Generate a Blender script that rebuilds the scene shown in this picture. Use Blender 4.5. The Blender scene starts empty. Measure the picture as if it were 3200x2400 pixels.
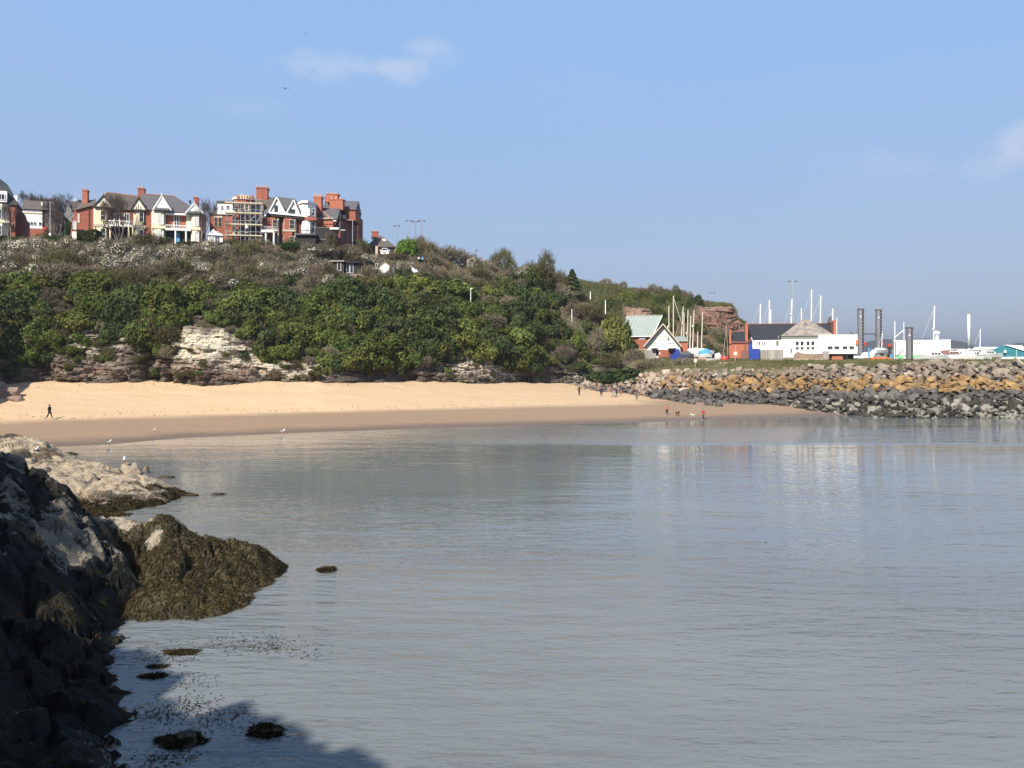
import bpy, bmesh, math, random
import numpy as np
from mathutils import Vector, Matrix

random.seed(7)
RNG = np.random.default_rng(7)
scene = bpy.context.scene
COL = scene.collection

# ------------------------------------------------------------------ camera, sky, sun, exposure
F = 2510.0            # focal length in photo pixels (photo is 3200 wide)
EYE = 9.0             # metres above the water
HOR = 1110.0          # horizon row
cam = bpy.data.cameras.new('camera'); cam_o = bpy.data.objects.new('camera', cam); COL.objects.link(cam_o)
cam.sensor_width = 36.0; cam.lens = F / 3200 * 36; cam.shift_y = -90 / 3200
cam.clip_start = 0.3; cam.clip_end = 12000
cam_o.location = (0, 0, EYE); cam_o.rotation_euler = (math.radians(90), 0, 0)
scene.camera = cam_o

SUN_EL = math.radians(41.5); SUN_H = Vector((-0.46, -0.888)).normalized()
SUN = Vector((SUN_H.x * math.cos(SUN_EL), SUN_H.y * math.cos(SUN_EL), math.sin(SUN_EL)))
sl = bpy.data.lights.new('sun', 'SUN'); sl.energy = 5.0; sl.angle = math.radians(0.55); sl.color = (1.0, 0.93, 0.82)
so = bpy.data.objects.new('sun', sl); COL.objects.link(so); so.rotation_euler = SUN.to_track_quat('Z', 'Y').to_euler()
so.location = (-60, -60, 120)

scene.view_settings.view_transform = 'Standard'; scene.view_settings.look = 'None'
scene.view_settings.exposure = 0.60; scene.view_settings.gamma = 1.0; scene.view_settings.use_curve_mapping = False
scene.cycles.max_bounces = 6; scene.cycles.diffuse_bounces = 2; scene.cycles.glossy_bounces = 3
scene.cycles.transparent_max_bounces = 8; scene.cycles.volume_bounces = 0
scene.cycles.caustics_reflective = False; scene.cycles.caustics_refractive = False


def nt_of(idb):
    idb.use_nodes = True
    t = idb.node_tree; t.nodes.clear()
    return t


class G:
    """tiny node-graph helper"""
    def __init__(s, t): s.t = t
    def n(s, typ, **kw):
        nd = s.t.nodes.new(typ)
        for k, v in kw.items(): setattr(nd, k, v)
        return nd
    def l(s, a, b): s.t.links.new(a, b)
    def m(s, op, a, b=None, c=None, clamp=False):
        nd = s.n('ShaderNodeMath', operation=op); nd.use_clamp = clamp
        for i, v in enumerate((a, b, c)):
            if v is None: continue
            if isinstance(v, (int, float)): nd.inputs[i].default_value = v
            else: s.l(v, nd.inputs[i])
        return nd.outputs[0]
    def mix(s, fac, a, b):
        nd = s.n('ShaderNodeMix', data_type='RGBA')
        for i, v in ((0, fac), (6, a), (7, b)):
            if isinstance(v, (int, float)): nd.inputs[i].default_value = v
            elif isinstance(v, (tuple, list)): nd.inputs[i].default_value = (*v[:3], 1)
            else: s.l(v, nd.inputs[i])
        return nd.outputs[2]
    def noise(s, scale, detail=4, rough=0.55, vec=None, w=None):
        nd = s.n('ShaderNodeTexNoise'); nd.inputs['Scale'].default_value = scale
        nd.inputs['Detail'].default_value = detail; nd.inputs['Roughness'].default_value = rough
        if vec is not None: s.l(vec, nd.inputs['Vector'])
        return nd.outputs[0]
    def ramp(s, fac, lo, hi):
        nd = s.n('ShaderNodeMapRange'); nd.inputs[1].default_value = lo; nd.inputs[2].default_value = hi
        nd.clamp = True; s.l(fac, nd.inputs[0]); return nd.outputs[0]
    def sstep(s, fac, lo, hi):
        nd = s.n('ShaderNodeMapRange', interpolation_type='SMOOTHSTEP'); nd.inputs[1].default_value = lo; nd.inputs[2].default_value = hi
        s.l(fac, nd.inputs[0]); return nd.outputs[0]


def make_world():
    w = bpy.data.worlds.new('World'); scene.world = w
    t = nt_of(w); g = G(t)
    out = g.n('ShaderNodeOutputWorld'); bg = g.n('ShaderNodeBackground'); bg.inputs['Strength'].default_value = 0.092
    sky = g.n('ShaderNodeTexSky', sky_type='NISHITA'); sky.sun_disc = False
    sky.sun_elevation = SUN_EL; sky.sun_rotation = math.atan2(SUN_H.x, SUN_H.y) % (2 * math.pi)
    sky.altitude = 0; sky.air_density = 1.25; sky.dust_density = 0.6; sky.ozone_density = 2.2
    tc = g.n('ShaderNodeTexCoord'); sp = g.n('ShaderNodeSeparateXYZ'); g.l(tc.outputs['Generated'], sp.inputs[0])
    y = g.m('MAXIMUM', sp.outputs[1], 0.02)
    u = g.m('DIVIDE', sp.outputs[0], y); v = g.m('DIVIDE', sp.outputs[2], y)
    wn = g.noise(9, 5, 0.6, tc.outputs['Generated']); wn2 = g.noise(23, 4, 0.6, tc.outputs['Generated'])
    total = None
    for (cu, cv, ru, rv, k) in ((-0.215, 0.360, .062, .019, .42), (-0.150, 0.357, .05, .013, .40), (-0.115, 0.386, .026, .013, .38),
                                (-0.085, 0.372, .045, .016, .13), (0.625, 0.264, .036, .026, .50), (0.60, 0.235, .05, .02, .22), (0.474, 0.238, .04, .014, .14),
                                (-0.5, 0.2, .13, .012, .07), (-0.33, 0.31, .05, .015, .10), (0.05, .16, .2, .012, .05)):
        a = g.m('DIVIDE', g.m('SUBTRACT', u, cu), ru); b = g.m('DIVIDE', g.m('SUBTRACT', v, cv), rv)
        d = g.m('SQRT', g.m('ADD', g.m('MULTIPLY', a, a), g.m('MULTIPLY', b, b)))
        d = g.m('ADD', d, g.m('MULTIPLY', g.m('SUBTRACT', wn, 0.5), 3.4)); d = g.m('ADD', d, g.m('MULTIPLY', g.m('SUBTRACT', wn2, 0.5), 2.2))
        mk = g.m('MULTIPLY', g.sstep(d, 1.35, 0.0), k * 0.8)
        total = mk if total is None else g.m('ADD', total, mk)
    total = g.m('MINIMUM', total, 0.6)
    # faint broken high haze all over the sky, as the photograph's sky has
    hz = g.m('MULTIPLY', g.sstep(g.noise(3.2, 5, 0.6, tc.outputs['Generated']), 0.45, 0.75), 0.06)
    el = g.m('ARCSINE', sp.outputs[2])
    low = g.mix(g.sstep(el, -0.02, 0.40), (2.85, 3.48, 4.90), (2.42, 3.95, 6.55))      # spring sea haze: milky blue, paler and duller towards the horizon
    air = g.m('MULTIPLY', g.sstep(el, 1.15, 0.35), 0.85)
    col = g.mix(air, sky.outputs[0], low)
    col = g.mix(hz, col, (4.2, 4.6, 6.0))
    col = g.mix(total, col, (5.3, 5.45, 6.4))
    tint = g.n('ShaderNodeMix', data_type='RGBA', blend_type='MULTIPLY'); tint.inputs[0].default_value = 1
    g.l(col, tint.inputs[6]); tint.inputs[7].default_value = (1.0, 1.0, 1.0, 1)
    g.l(tint.outputs[2], bg.inputs['Color']); g.l(bg.outputs[0], out.inputs[0])


make_world()

# ------------------------------------------------------------------ object helpers


def thing(name, label, cat, loc=(0, 0, 0), rotz=0.0, group=None):
    o = bpy.data.objects.new(name, None); COL.objects.link(o)
    o.location = loc; o.rotation_euler = (0, 0, rotz); o.empty_display_size = 0.2
    o['label'] = label; o['category'] = cat
    if group: o['group'] = group
    return o


def tag(o, label, cat, group=None):
    o['label'] = label; o['category'] = cat
    if group: o['group'] = group
    return o


def mk(name, verts, faces, mats, parent=None, idx=None, smooth=False, kind=None):
    me = bpy.data.meshes.new(name); me.from_pydata([tuple(v) for v in verts], [], faces)
    for m_ in (mats if isinstance(mats, (list, tuple)) else [mats]): me.materials.append(m_)
    if idx is not None: me.polygons.foreach_set('material_index', np.asarray(idx, dtype=np.int32))
    if smooth: me.polygons.foreach_set('use_smooth', np.ones(len(me.polygons), dtype=bool))
    me.update()
    o = bpy.data.objects.new(name, me); COL.objects.link(o)
    if parent is not None: o.parent = parent
    if kind: o['kind'] = kind
    return o


def mk_np(name, V, Q, mats, parent=None, attrs=None, smooth=False, kind=None, idx=None):
    """V (n,3), Q (m,4) or (m,3) numpy"""
    V = np.ascontiguousarray(V, dtype=np.float32); Q = np.ascontiguousarray(Q, dtype=np.int32)
    me = bpy.data.meshes.new(name); m_, k = Q.shape
    me.vertices.add(len(V)); me.vertices.foreach_set('co', V.ravel())
    me.loops.add(m_ * k); me.loops.foreach_set('vertex_index', Q.ravel())
    me.polygons.add(m_); me.polygons.foreach_set('loop_start', np.arange(0, m_ * k, k, dtype=np.int32))
    me.polygons.foreach_set('loop_total', np.full(m_, k, dtype=np.int32))
    for mm in (mats if isinstance(mats, (list, tuple)) else [mats]): me.materials.append(mm)
    if idx is not None: me.polygons.foreach_set('material_index', np.asarray(idx, dtype=np.int32))
    me.polygons.foreach_set('use_smooth', np.full(m_, smooth, dtype=bool))
    for an, av in (attrs or {}).items():
        at = me.attributes.new(an, 'FLOAT', 'POINT'); at.data.foreach_set('value', np.ascontiguousarray(av, dtype=np.float32))
    me.update(calc_edges=True); me.validate()
    o = bpy.data.objects.new(name, me); COL.objects.link(o)
    if parent is not None: o.parent = parent
    if kind: o['kind'] = kind
    return o


def P(px, py, Y):
    return Vector(((px - 1600) * Y / F, Y, EYE - (py - HOR) * Y / F))


# ------------------------------------------------------------------ numpy noise


def _hash(ix, iy, iz, seed):
    with np.errstate(over='ignore'):
        n = (ix.astype(np.uint32) * np.uint32(374761393) + iy.astype(np.uint32) * np.uint32(668265263)
             + iz.astype(np.uint32) * np.uint32(2246822519) + np.uint32(seed * 3266489917 & 0xffffffff))
        n = (n ^ (n >> np.uint32(13))) * np.uint32(1274126177)
        n = n ^ (n >> np.uint32(16))
    return (n & np.uint32(0xffffff)).astype(np.float64) / 0xffffff


def vnoise(x, y, z, seed=0):
    x, y, z = np.broadcast_arrays(np.asarray(x, float), np.asarray(y, float), np.asarray(z, float))
    fx, fy, fz = np.floor(x), np.floor(y), np.floor(z)
    ix, iy, iz = fx.astype(np.int64), fy.astype(np.int64), fz.astype(np.int64)
    tx, ty, tz = x - fx, y - fy, z - fz
    tx, ty, tz = (t * t * (3 - 2 * t) for t in (tx, ty, tz))
    r = 0
    for dx in (0, 1):
        for dy in (0, 1):
            for dz in (0, 1):
                w = (tx if dx else 1 - tx) * (ty if dy else 1 - ty) * (tz if dz else 1 - tz)
                r = r + w * _hash(ix + dx, iy + dy, iz + dz, seed)
    return r * 2 - 1


def fbm(x, y, z, octv=4, seed=0, gain=0.5):
    r, a, s = 0, 1.0, 1.0
    for i in range(octv):
        r = r + a * vnoise(np.asarray(x) * s + 7.3 * i, np.asarray(y) * s, np.asarray(z) * s - 3.1 * i, seed + i); a *= gain; s *= 2.03
    return r


def h1(a, b, seed=0):
    a = np.asarray(a).astype(np.int64); b = np.asarray(b).astype(np.int64)
    return _hash(a, b, np.zeros_like(a), seed)


# ------------------------------------------------------------------ materials


def mat(name, c1, c2=None, scale=3.0, rough=0.85, bump=0.0, bscale=None, lo=0.35, hi=0.65, metal=0.0, rnd=0.0, spec=0.3):
    m = bpy.data.materials.new(name); g = G(nt_of(m))
    out = g.n('ShaderNodeOutputMaterial'); b = g.n('ShaderNodeBsdfPrincipled'); g.l(b.outputs[0], out.inputs[0])
    tc = g.n('ShaderNodeTexCoord'); v = tc.outputs['Object']
    b.inputs['Roughness'].default_value = rough; b.inputs['Metallic'].default_value = metal; b.inputs['Specular IOR Level'].default_value = spec
    c2 = c2 or tuple(x * 0.8 for x in c1)
    col = g.mix(g.ramp(g.noise(scale, 5, 0.6, v), lo, hi), c1, c2)
    if rnd:
        oi = g.n('ShaderNodeObjectInfo'); hs = g.n('ShaderNodeHueSaturation')
        g.l(g.m('MULTIPLY_ADD', oi.outputs['Random'], 2 * rnd, 1 - rnd), hs.inputs['Value']); g.l(col, hs.inputs['Color']); col = hs.outputs[0]
    g.l(col, b.inputs['Base Color'])
    if bump:
        bp = g.n('ShaderNodeBump'); bp.inputs['Strength'].default_value = 1; bp.inputs['Distance'].default_value = bump
        g.l(g.noise(bscale or scale * 3, 5, 0.6, v), bp.inputs['Height']); g.l(bp.outputs[0], b.inputs['Normal'])
    return m


def leaf_mat(name, c1, c2, trans=0.25, rnd=0.25, hue=0.02):
    """colour between c1 and c2 by each leaf's own 'tint', varied a little from bush to bush"""
    m = bpy.data.materials.new(name); g = G(nt_of(m))
    out = g.n('ShaderNodeOutputMaterial')
    at = g.n('ShaderNodeAttribute', attribute_name='tint'); oi = g.n('ShaderNodeObjectInfo')
    col = g.mix(at.outputs['Fac'], c1, c2)
    hs = g.n('ShaderNodeHueSaturation'); g.l(col, hs.inputs['Color'])
    g.l(g.m('MULTIPLY_ADD', oi.outputs['Random'], 2 * rnd, 1 - rnd), hs.inputs['Value'])
    r2 = g.m('FRACT', g.m('MULTIPLY', oi.outputs['Random'], 37.7)); g.l(g.m('MULTIPLY_ADD', r2, 2 * hue, 0.5 - hue), hs.inputs['Hue'])
    d = g.n('ShaderNodeBsdfDiffuse'); t = g.n('ShaderNodeBsdfTranslucent'); mx = g.n('ShaderNodeMixShader'); mx.inputs[0].default_value = trans
    g.l(hs.outputs[0], d.inputs[0]); g.l(hs.outputs[0], t.inputs[0]); g.l(d.outputs[0], mx.inputs[1]); g.l(t.outputs[0], mx.inputs[2])
    g.l(mx.outputs[0], out.inputs[0])
    return m


def glass_mat(name, c=(0.03, 0.035, 0.045)):
    m = bpy.data.materials.new(name); g = G(nt_of(m)); out = g.n('ShaderNodeOutputMaterial'); b = g.n('ShaderNodeBsdfPrincipled')
    b.inputs['Base Color'].default_value = (*c, 1); b.inputs['Roughness'].default_value = 0.12; b.inputs['Specular IOR Level'].default_value = 0.5
    tc = g.n('ShaderNodeTexCoord'); bp = g.n('ShaderNodeBump'); bp.inputs['Distance'].default_value = 0.02
    g.l(g.noise(1.5, 2, 0.5, tc.outputs['Object']), bp.inputs['Height']); g.l(bp.outputs[0], b.inputs['Normal'])
    g.l(b.outputs[0], out.inputs[0]); return m


M = {}
M['white'] = mat('white_render', (0.85, 0.84, 0.80), (0.76, 0.75, 0.71), 1.2)
M['whitepaint'] = mat('white_paint', (0.86, 0.86, 0.83), (0.80, 0.80, 0.77), 4, rough=0.5)
M['cream'] = mat('cream_render', (0.80, 0.70, 0.48), (0.72, 0.62, 0.41), 1.3)
M['palecream'] = mat('pale_cream_render', (0.82, 0.77, 0.60), (0.74, 0.69, 0.53), 1.3)
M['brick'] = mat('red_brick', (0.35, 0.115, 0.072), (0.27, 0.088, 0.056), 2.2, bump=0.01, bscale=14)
M['brickdark'] = mat('dark_or_shaded_brick', (0.22, 0.085, 0.06), (0.16, 0.065, 0.05), 2.2, bump=0.01, bscale=14)  # real dark brick, and red brick darkened to imitate shade
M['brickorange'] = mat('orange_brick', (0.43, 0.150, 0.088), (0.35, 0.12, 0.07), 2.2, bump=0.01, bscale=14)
M['slate'] = mat('grey_slate', (0.115, 0.11, 0.112), (0.085, 0.085, 0.09), 2.5, rough=0.6)
M['slatebrown'] = mat('brown_slate', (0.12, 0.10, 0.085), (0.085, 0.072, 0.062), 2.0, rough=0.75)
M['slatedark'] = mat('dark_slate', (0.036, 0.038, 0.045), (0.028, 0.03, 0.036), 2.5, rough=0.6)
M['ridgetile'] = mat('red_ridge_tile', (0.38, 0.17, 0.12), None, 3)
M['timberdark'] = mat('dark_timber', (0.045, 0.038, 0.034), None, 3)
M['black'] = mat('black_paint', (0.018, 0.018, 0.02), None, 3, rough=0.5)
M['dark'] = mat('dark_shade', (0.035, 0.03, 0.03), None, 3)  # near-black standing in for recess shade; also used on dark fronts
M['stone'] = mat('dressed_stone', (0.55, 0.48, 0.36), (0.45, 0.39, 0.29), 3)
M['grey'] = mat('grey_render', (0.30, 0.29, 0.27), None, 2)
M['glass'] = glass_mat('window_glass')
M['blind'] = mat('white_blind', (0.62, 0.62, 0.58), None, 2, rough=0.5)
M['steel'] = mat('galvanised_steel', (0.45, 0.46, 0.47), None, 6, rough=0.45, metal=0.4)
M['board'] = mat('scaffold_board', (0.60, 0.52, 0.38), (0.48, 0.41, 0.30), 5)
M['postwood'] = mat('weathered_timber', (0.34, 0.29, 0.23), (0.24, 0.20, 0.16), 6)
M['trunk'] = mat('bark', (0.17, 0.14, 0.115), (0.12, 0.10, 0.08), 6)
M['twig'] = mat('bare_twig', (0.16, 0.115, 0.095), (0.12, 0.085, 0.07), 6)
M['deadwood'] = mat('dead_wood', (0.42, 0.36, 0.27), None, 6)
M['pot'] = mat('chimney_pot', (0.60, 0.42, 0.30), None, 5)
M['solar'] = mat('solar_panel', (0.012, 0.018, 0.045), None, 3, rough=0.2, spec=0.5)
M['greenroof'] = mat('pale_green_sheet_roof', (0.275, 0.33, 0.31), (0.24, 0.29, 0.27), 1.0, rough=0.7)
M['boathouse'] = mat('painted_boarding', (0.82, 0.79, 0.76), (0.70, 0.67, 0.64), 1.5)
M['bluepaint'] = mat('blue_paint', (0.02, 0.06, 0.34), (0.025, 0.05, 0.26), 2, rough=0.5)
M['bluetarp'] = mat('light_blue_tarpaulin', (0.10, 0.36, 0.62), None, 3, rough=0.5)
M['redbuoy'] = mat('red_plastic', (0.55, 0.07, 0.05), None, 3, rough=0.45)
M['orange'] = mat('orange_plastic', (0.75, 0.18, 0.05), None, 3, rough=0.45)
M['roofweather'] = mat('weathered_slate', (0.29, 0.25, 0.21), (0.15, 0.14, 0.13), 0.9, rough=0.9, lo=0.42, hi=0.62)
M['fence'] = mat('grey_fence_timber', (0.36, 0.32, 0.28), (0.28, 0.25, 0.22), 5, rnd=0.25)
M['pile'] = mat('tarred_steel_pile', (0.23, 0.235, 0.245), (0.17, 0.175, 0.185), 1.2, rough=0.7)
M['teal'] = mat('teal_cladding', (0.03, 0.20, 0.24), None, 1.5, rough=0.6)
M['green'] = mat('pale_green_paint', (0.24, 0.55, 0.28), None, 1.5, rough=0.6)
M['mast'] = mat('white_mast', (0.85, 0.85, 0.84), None, 6, rough=0.35)
M['mastcream'] = mat('cream_mast', (0.66, 0.60, 0.48), (0.56, 0.50, 0.4), 4, rough=0.5)
M['hull'] = mat('white_gelcoat', (0.82, 0.82, 0.80), None, 3, rough=0.3, spec=0.5)
M['cover'] = mat('brown_boat_cover', (0.22, 0.10, 0.085), None, 3)
M['wire'] = mat('rigging_wire', (0.62, 0.64, 0.66), None, 3, rough=0.4)
M['tyre'] = mat('rubber', (0.02, 0.02, 0.022), None, 3)
# ------------------------------------------------------------------ large structure: water, sand, headlands


def grid_quads(ny, nx):
    a = np.arange(ny * nx).reshape(ny, nx)
    return np.stack([a[:-1, :-1], a[:-1, 1:], a[1:, 1:], a[1:, :-1]], -1).reshape(-1, 4)


def sweep(keys, pxs, rows):
    """keys {px: [(Y, z), ...]}; returns X, Y, Z grids of shape (sum(rows)+1, len(pxs)) and the row parameter"""
    kp = np.array(sorted(keys)); A = np.array([keys[k] for k in kp])      # (nk, npts, 2)
    n = A.shape[1]
    Yk = np.stack([np.interp(pxs, kp, A[:, i, 0]) for i in range(n)]); Zk = np.stack([np.interp(pxs, kp, A[:, i, 1]) for i in range(n)])
    ts = np.concatenate([i + np.linspace(0, 1, r, endpoint=False) for i, r in enumerate(rows)] + [[n - 1]])
    i0 = np.minimum(ts.astype(int), n - 2); fr = (ts - i0)[:, None]
    Yg = Yk[i0] * (1 - fr) + Yk[i0 + 1] * fr; Zg = Zk[i0] * (1 - fr) + Zk[i0 + 1] * fr
    Xg = (pxs[None, :] - 1600) / F * Yg
    return Xg, Yg, Zg, ts


def zof(Y, py): return EYE - (py - HOR) * Y / F


# ---- water
def water_material():
    m = bpy.data.materials.new('sea_water'); g = G(nt_of(m)); out = g.n('ShaderNodeOutputMaterial'); b = g.n('ShaderNodeBsdfPrincipled')
    tc = g.n('ShaderNodeTexCoord'); pos = tc.outputs['Object']
    def mp(sx, sy, rot=0.0):
        k = g.n('ShaderNodeMapping'); k.inputs['Scale'].default_value = (sx, sy, 1); k.inputs['Rotation'].default_value = (0, 0, rot); g.l(pos, k.inputs[0]); return k.outputs[0]
    sp = g.n('ShaderNodeSeparateXYZ'); g.l(pos, sp.inputs[0])
    n1 = g.noise(1.0, 3, 0.55, mp(0.55, 1.6, 0.10)); n2 = g.noise(1.0, 3, 0.6, mp(1.7, 4.6, 0.16)); n3 = g.noise(1.0, 2, 0.5, mp(0.10, 0.42, 0.07))
    # wind streaks: rippled and calmer patches
    patch = g.ramp(g.noise(1.0, 3, 0.5, mp(0.018, 0.055, 0.05)), 0.35, 0.65)
    near = g.sstep(sp.outputs[1], 60, 24); band = g.m('MULTIPLY', g.sstep(sp.outputs[1], 79, 84), g.sstep(sp.outputs[1], 104, 97)); band = g.m('MULTIPLY', band, g.sstep(sp.outputs[0], -16, 2))                                   # livelier ripples in open water, a breeze-ruffled band off the sand
    amp = g.m('MULTIPLY_ADD', patch, 0.8, 0.45); amp = g.m('MULTIPLY', amp, g.m('ADD', g.m('MULTIPLY_ADD', near, 1.45, 0.42), g.m('MULTIPLY', band, 1.6)))
    hgt = g.m('ADD', g.m('MULTIPLY', n1, 0.072), g.m('MULTIPLY', n2, g.m('MULTIPLY_ADD', g.sstep(sp.outputs[1], 48, 20), 0.024, 0.005))); hgt = g.m('ADD', hgt, g.m('MULTIPLY', n3, 0.10))
    hgt = g.m('MULTIPLY', hgt, amp)
    bp = g.n('ShaderNodeBump'); bp.inputs['Strength'].default_value = 1.0; bp.inputs['Distance'].default_value = 1.0
    g.l(hgt, bp.inputs['Height']); g.l(bp.outputs[0], b.inputs['Normal'])
    silt = g.noise(1.0, 4, 0.6, mp(0.03, 0.06))
    col = g.mix(g.ramp(silt, 0.3, 0.7), (0.136, 0.151, 0.156), (0.182, 0.193, 0.192))
    shal = g.sstep(sp.outputs[2], -1, 0)
    g.l(col, b.inputs['Base Color'])
    b.inputs['Roughness'].default_value = 0.025; b.inputs['IOR'].default_value = 1.333; b.inputs['Specular IOR Level'].default_value = 0.5
    g.l(b.outputs[0], out.inputs[0]); return m


xs = np.array([-5000, -1200, -300, -120, -60, 0, 60, 120, 300, 1200, 5000.]); ys = np.array([-3000, -600, -100, 0, 40, 80, 120, 300, 1000, 3000, 7000.])
XX, YY = np.meshgrid(xs, ys)
wo = mk_np('sea', np.stack([XX, YY, 0 * XX], -1).reshape(-1, 3), grid_quads(len(ys), len(xs)), water_material(), kind='structure')

# ---- seabed / land sheet below everything out to the horizon
xs = np.linspace(-6000, 6000, 13); XX, YY = np.meshgrid(xs, xs)
mk_np('seabed', np.stack([XX, YY, 0 * XX - 6], -1).reshape(-1, 3), grid_quads(13, 13), mat('seabed_mud', (0.12, 0.10, 0.08)), kind='structure')

# ---- beach sand
def wl(py): return EYE * F / (py - HOR)
def wet(py): return 7.7 * F / (py - HOR)
S = {-700: [(50, -1.6), (62, 0), (84, 1.3), (100, 4.2), (116, 6.0)],
     -300: [(55, -1.6), (wl(1436), 0), (wet(1318), 1.3), (104, 4.4), (120, 5.6)],
     0: [(60, -1.6), (wl(1408), 0), (wet(1313), 1.3), (113, 4.85), (122, 5.6)],
     155: [(62, -1.6), (wl(1398), 0), (wet(1310), 1.3), (115, 4.9), (123, 5.6)],
     340: [(64, -1.6), (wl(1389), 0), (wet(1304), 1.3), (117, 4.95), (125, 5.6)],
     600: [(70, -1.6), (wl(1367), 0), (wet(1296), 1.3), (119.5, 4.93), (128, 5.6)],
     1000: [(76, -1.6), (wl(1350), 0), (wet(1285), 1.3), (124, 4.8), (133, 5.4)],
     1350: [(82, -1.6), (wl(1338), 0), (wet(1276), 1.3), (137, 4.3), (146, 5.0)],
     1600: [(86, -1.6), (wl(1331), 0), (wet(1269), 1.3), (150, 3.8), (160, 4.4)],
     1750: [(88, -1.6), (wl(1327), 0), (wet(1265), 1.3), (163, 3.3), (172, 4.0)],
     1845: [(89, -1.6), (wl(1324), 0), (wet(1263), 1.3), (158, 2.05), (172, 3.0)],
     1985: [(90, -1.6), (wl(1320), 0), (wet(1261), 1.3), (155, 1.42), (170, 2.2)],
     2111: [(91, -1.6), (wl(1316), 0), (128, 0.95), (138, 1.05), (150, 1.4)],
     2300: [(93, -1.6), (wl(1310), 0), (129, 0.85), (136, 0.95), (150, 1.2)],
     2463: [(95, -1.6), (wl(1306), 0), (126, 0.42), (134, 0.62), (150, 0.8)],
     2544: [(96, -1.6), (wl(1304), 0), (121, 0.18), (127, 0.32), (150, 0.4)],
     2666: [(97, -1.6), (118, -0.02), (122, 0.05), (128, 0.05), (150, 0.1)],
     2800: [(97, -1.6), (117, -0.6), (122, -0.5), (128, -0.5), (150, -0.5)],
     3700: [(97, -1.6), (117, -1.6), (122, -1.5), (128, -1.5), (150, -1.5)]}
pxs = np.arange(-700, 3701, 16.0)
X, Y, Z, ts = sweep(S, pxs, [10, 34, 60, 8])
land = np.clip((ts - 0.9) / 0.6, 0, 1)[:, None]
Z = Z + land * (0.05 * fbm(X * 0.15, Y * 0.3, 0, 3, 5) + 0.02 * fbm(X * 0.9, Y * 1.4, 0, 3, 6)) + np.clip(ts[:, None] - 1.8, 0, 1) * 0.06 * fbm(X * 0.5, Y * 0.8, 1, 3, 8)


def sand_material():
    m = bpy.data.materials.new('beach_sand'); g = G(nt_of(m)); out = g.n('ShaderNodeOutputMaterial'); b = g.n('ShaderNodeBsdfPrincipled')
    tc = g.n('ShaderNodeTexCoord'); pos = tc.outputs['Object']; sp = g.n('ShaderNodeSeparateXYZ'); g.l(pos, sp.inputs[0])
    st = g.n('ShaderNodeMapping'); st.inputs['Scale'].default_value = (0.05, 0.35, 1); g.l(pos, st.inputs[0])
    n = g.noise(1.0, 5, 0.6, st.outputs[0]); nf = g.noise(2.2, 5, 0.65, pos)
    dry = g.mix(g.ramp(n, 0.35, 0.65), (0.555, 0.395, 0.242), (0.515, 0.36, 0.215)); dry = g.mix(g.ramp(nf, 0.62, 0.75), dry, (0.43, 0.285, 0.162))
    z = g.m('ADD', sp.outputs[2], g.m('MULTIPLY', g.m('SUBTRACT', n, 0.5), 0.35))
    wetm = g.sstep(z, 1.42, 1.04); soak_reflect = g.sstep(z, 0.42, 0.05)  # soaked sand; its darkening also paints the dark reflection along the waterline
    wcol = g.mix(g.ramp(nf, 0.4, 0.7), (0.290, 0.200, 0.130), (0.258, 0.176, 0.114)); wcol = g.mix(soak_reflect, wcol, (0.155, 0.112, 0.082))
    g.l(g.mix(wetm, dry, wcol), b.inputs['Base Color'])
    g.l(g.m('MULTIPLY_ADD', soak_reflect, -0.35, 0.85), b.inputs['Roughness']); b.inputs['Specular IOR Level'].default_value = 0.25
    bp = g.n('ShaderNodeBump'); bp.inputs['Distance'].default_value = 0.14; g.l(g.m('MULTIPLY', nf, g.m('SUBTRACT', 1.0, wetm)), bp.inputs['Height']); g.l(bp.outputs[0], b.inputs['Normal'])
    g.l(b.outputs[0], out.inputs[0]); return m


M['sand'] = sand_material()
mk_np('beach', np.stack([X, Y, Z], -1).reshape(-1, 3), grid_quads(*X.shape), M['sand'], smooth=True, kind='structure')
SANDK = (X, Y, Z)


def sand_z(x, y):
    px = x / y * F + 1600
    kp = sorted(S); A = np.array([S[k] for k in kp])
    ya = [np.interp(px, kp, A[:, i, 0]) for i in range(5)]; za = [np.interp(px, kp, A[:, i, 1]) for i in range(5)]
    return float(np.interp(y, ya, za))


def on_sand(px, py):
    """the point of the sand seen at that pixel"""
    lo, hi = 60.0, 170.0
    Yv = np.linspace(lo, hi, 1101); zr = zof(Yv, py)
    zs = np.array([sand_z((px - 1600) / F * y, y) for y in Yv[::10]]); zs = np.interp(Yv, Yv[::10], zs)
    k = np.argmax(zs >= zr); y = Yv[k]
    return Vector(((px - 1600) / F * y, y, max(zs[k], 0.0)))


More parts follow.
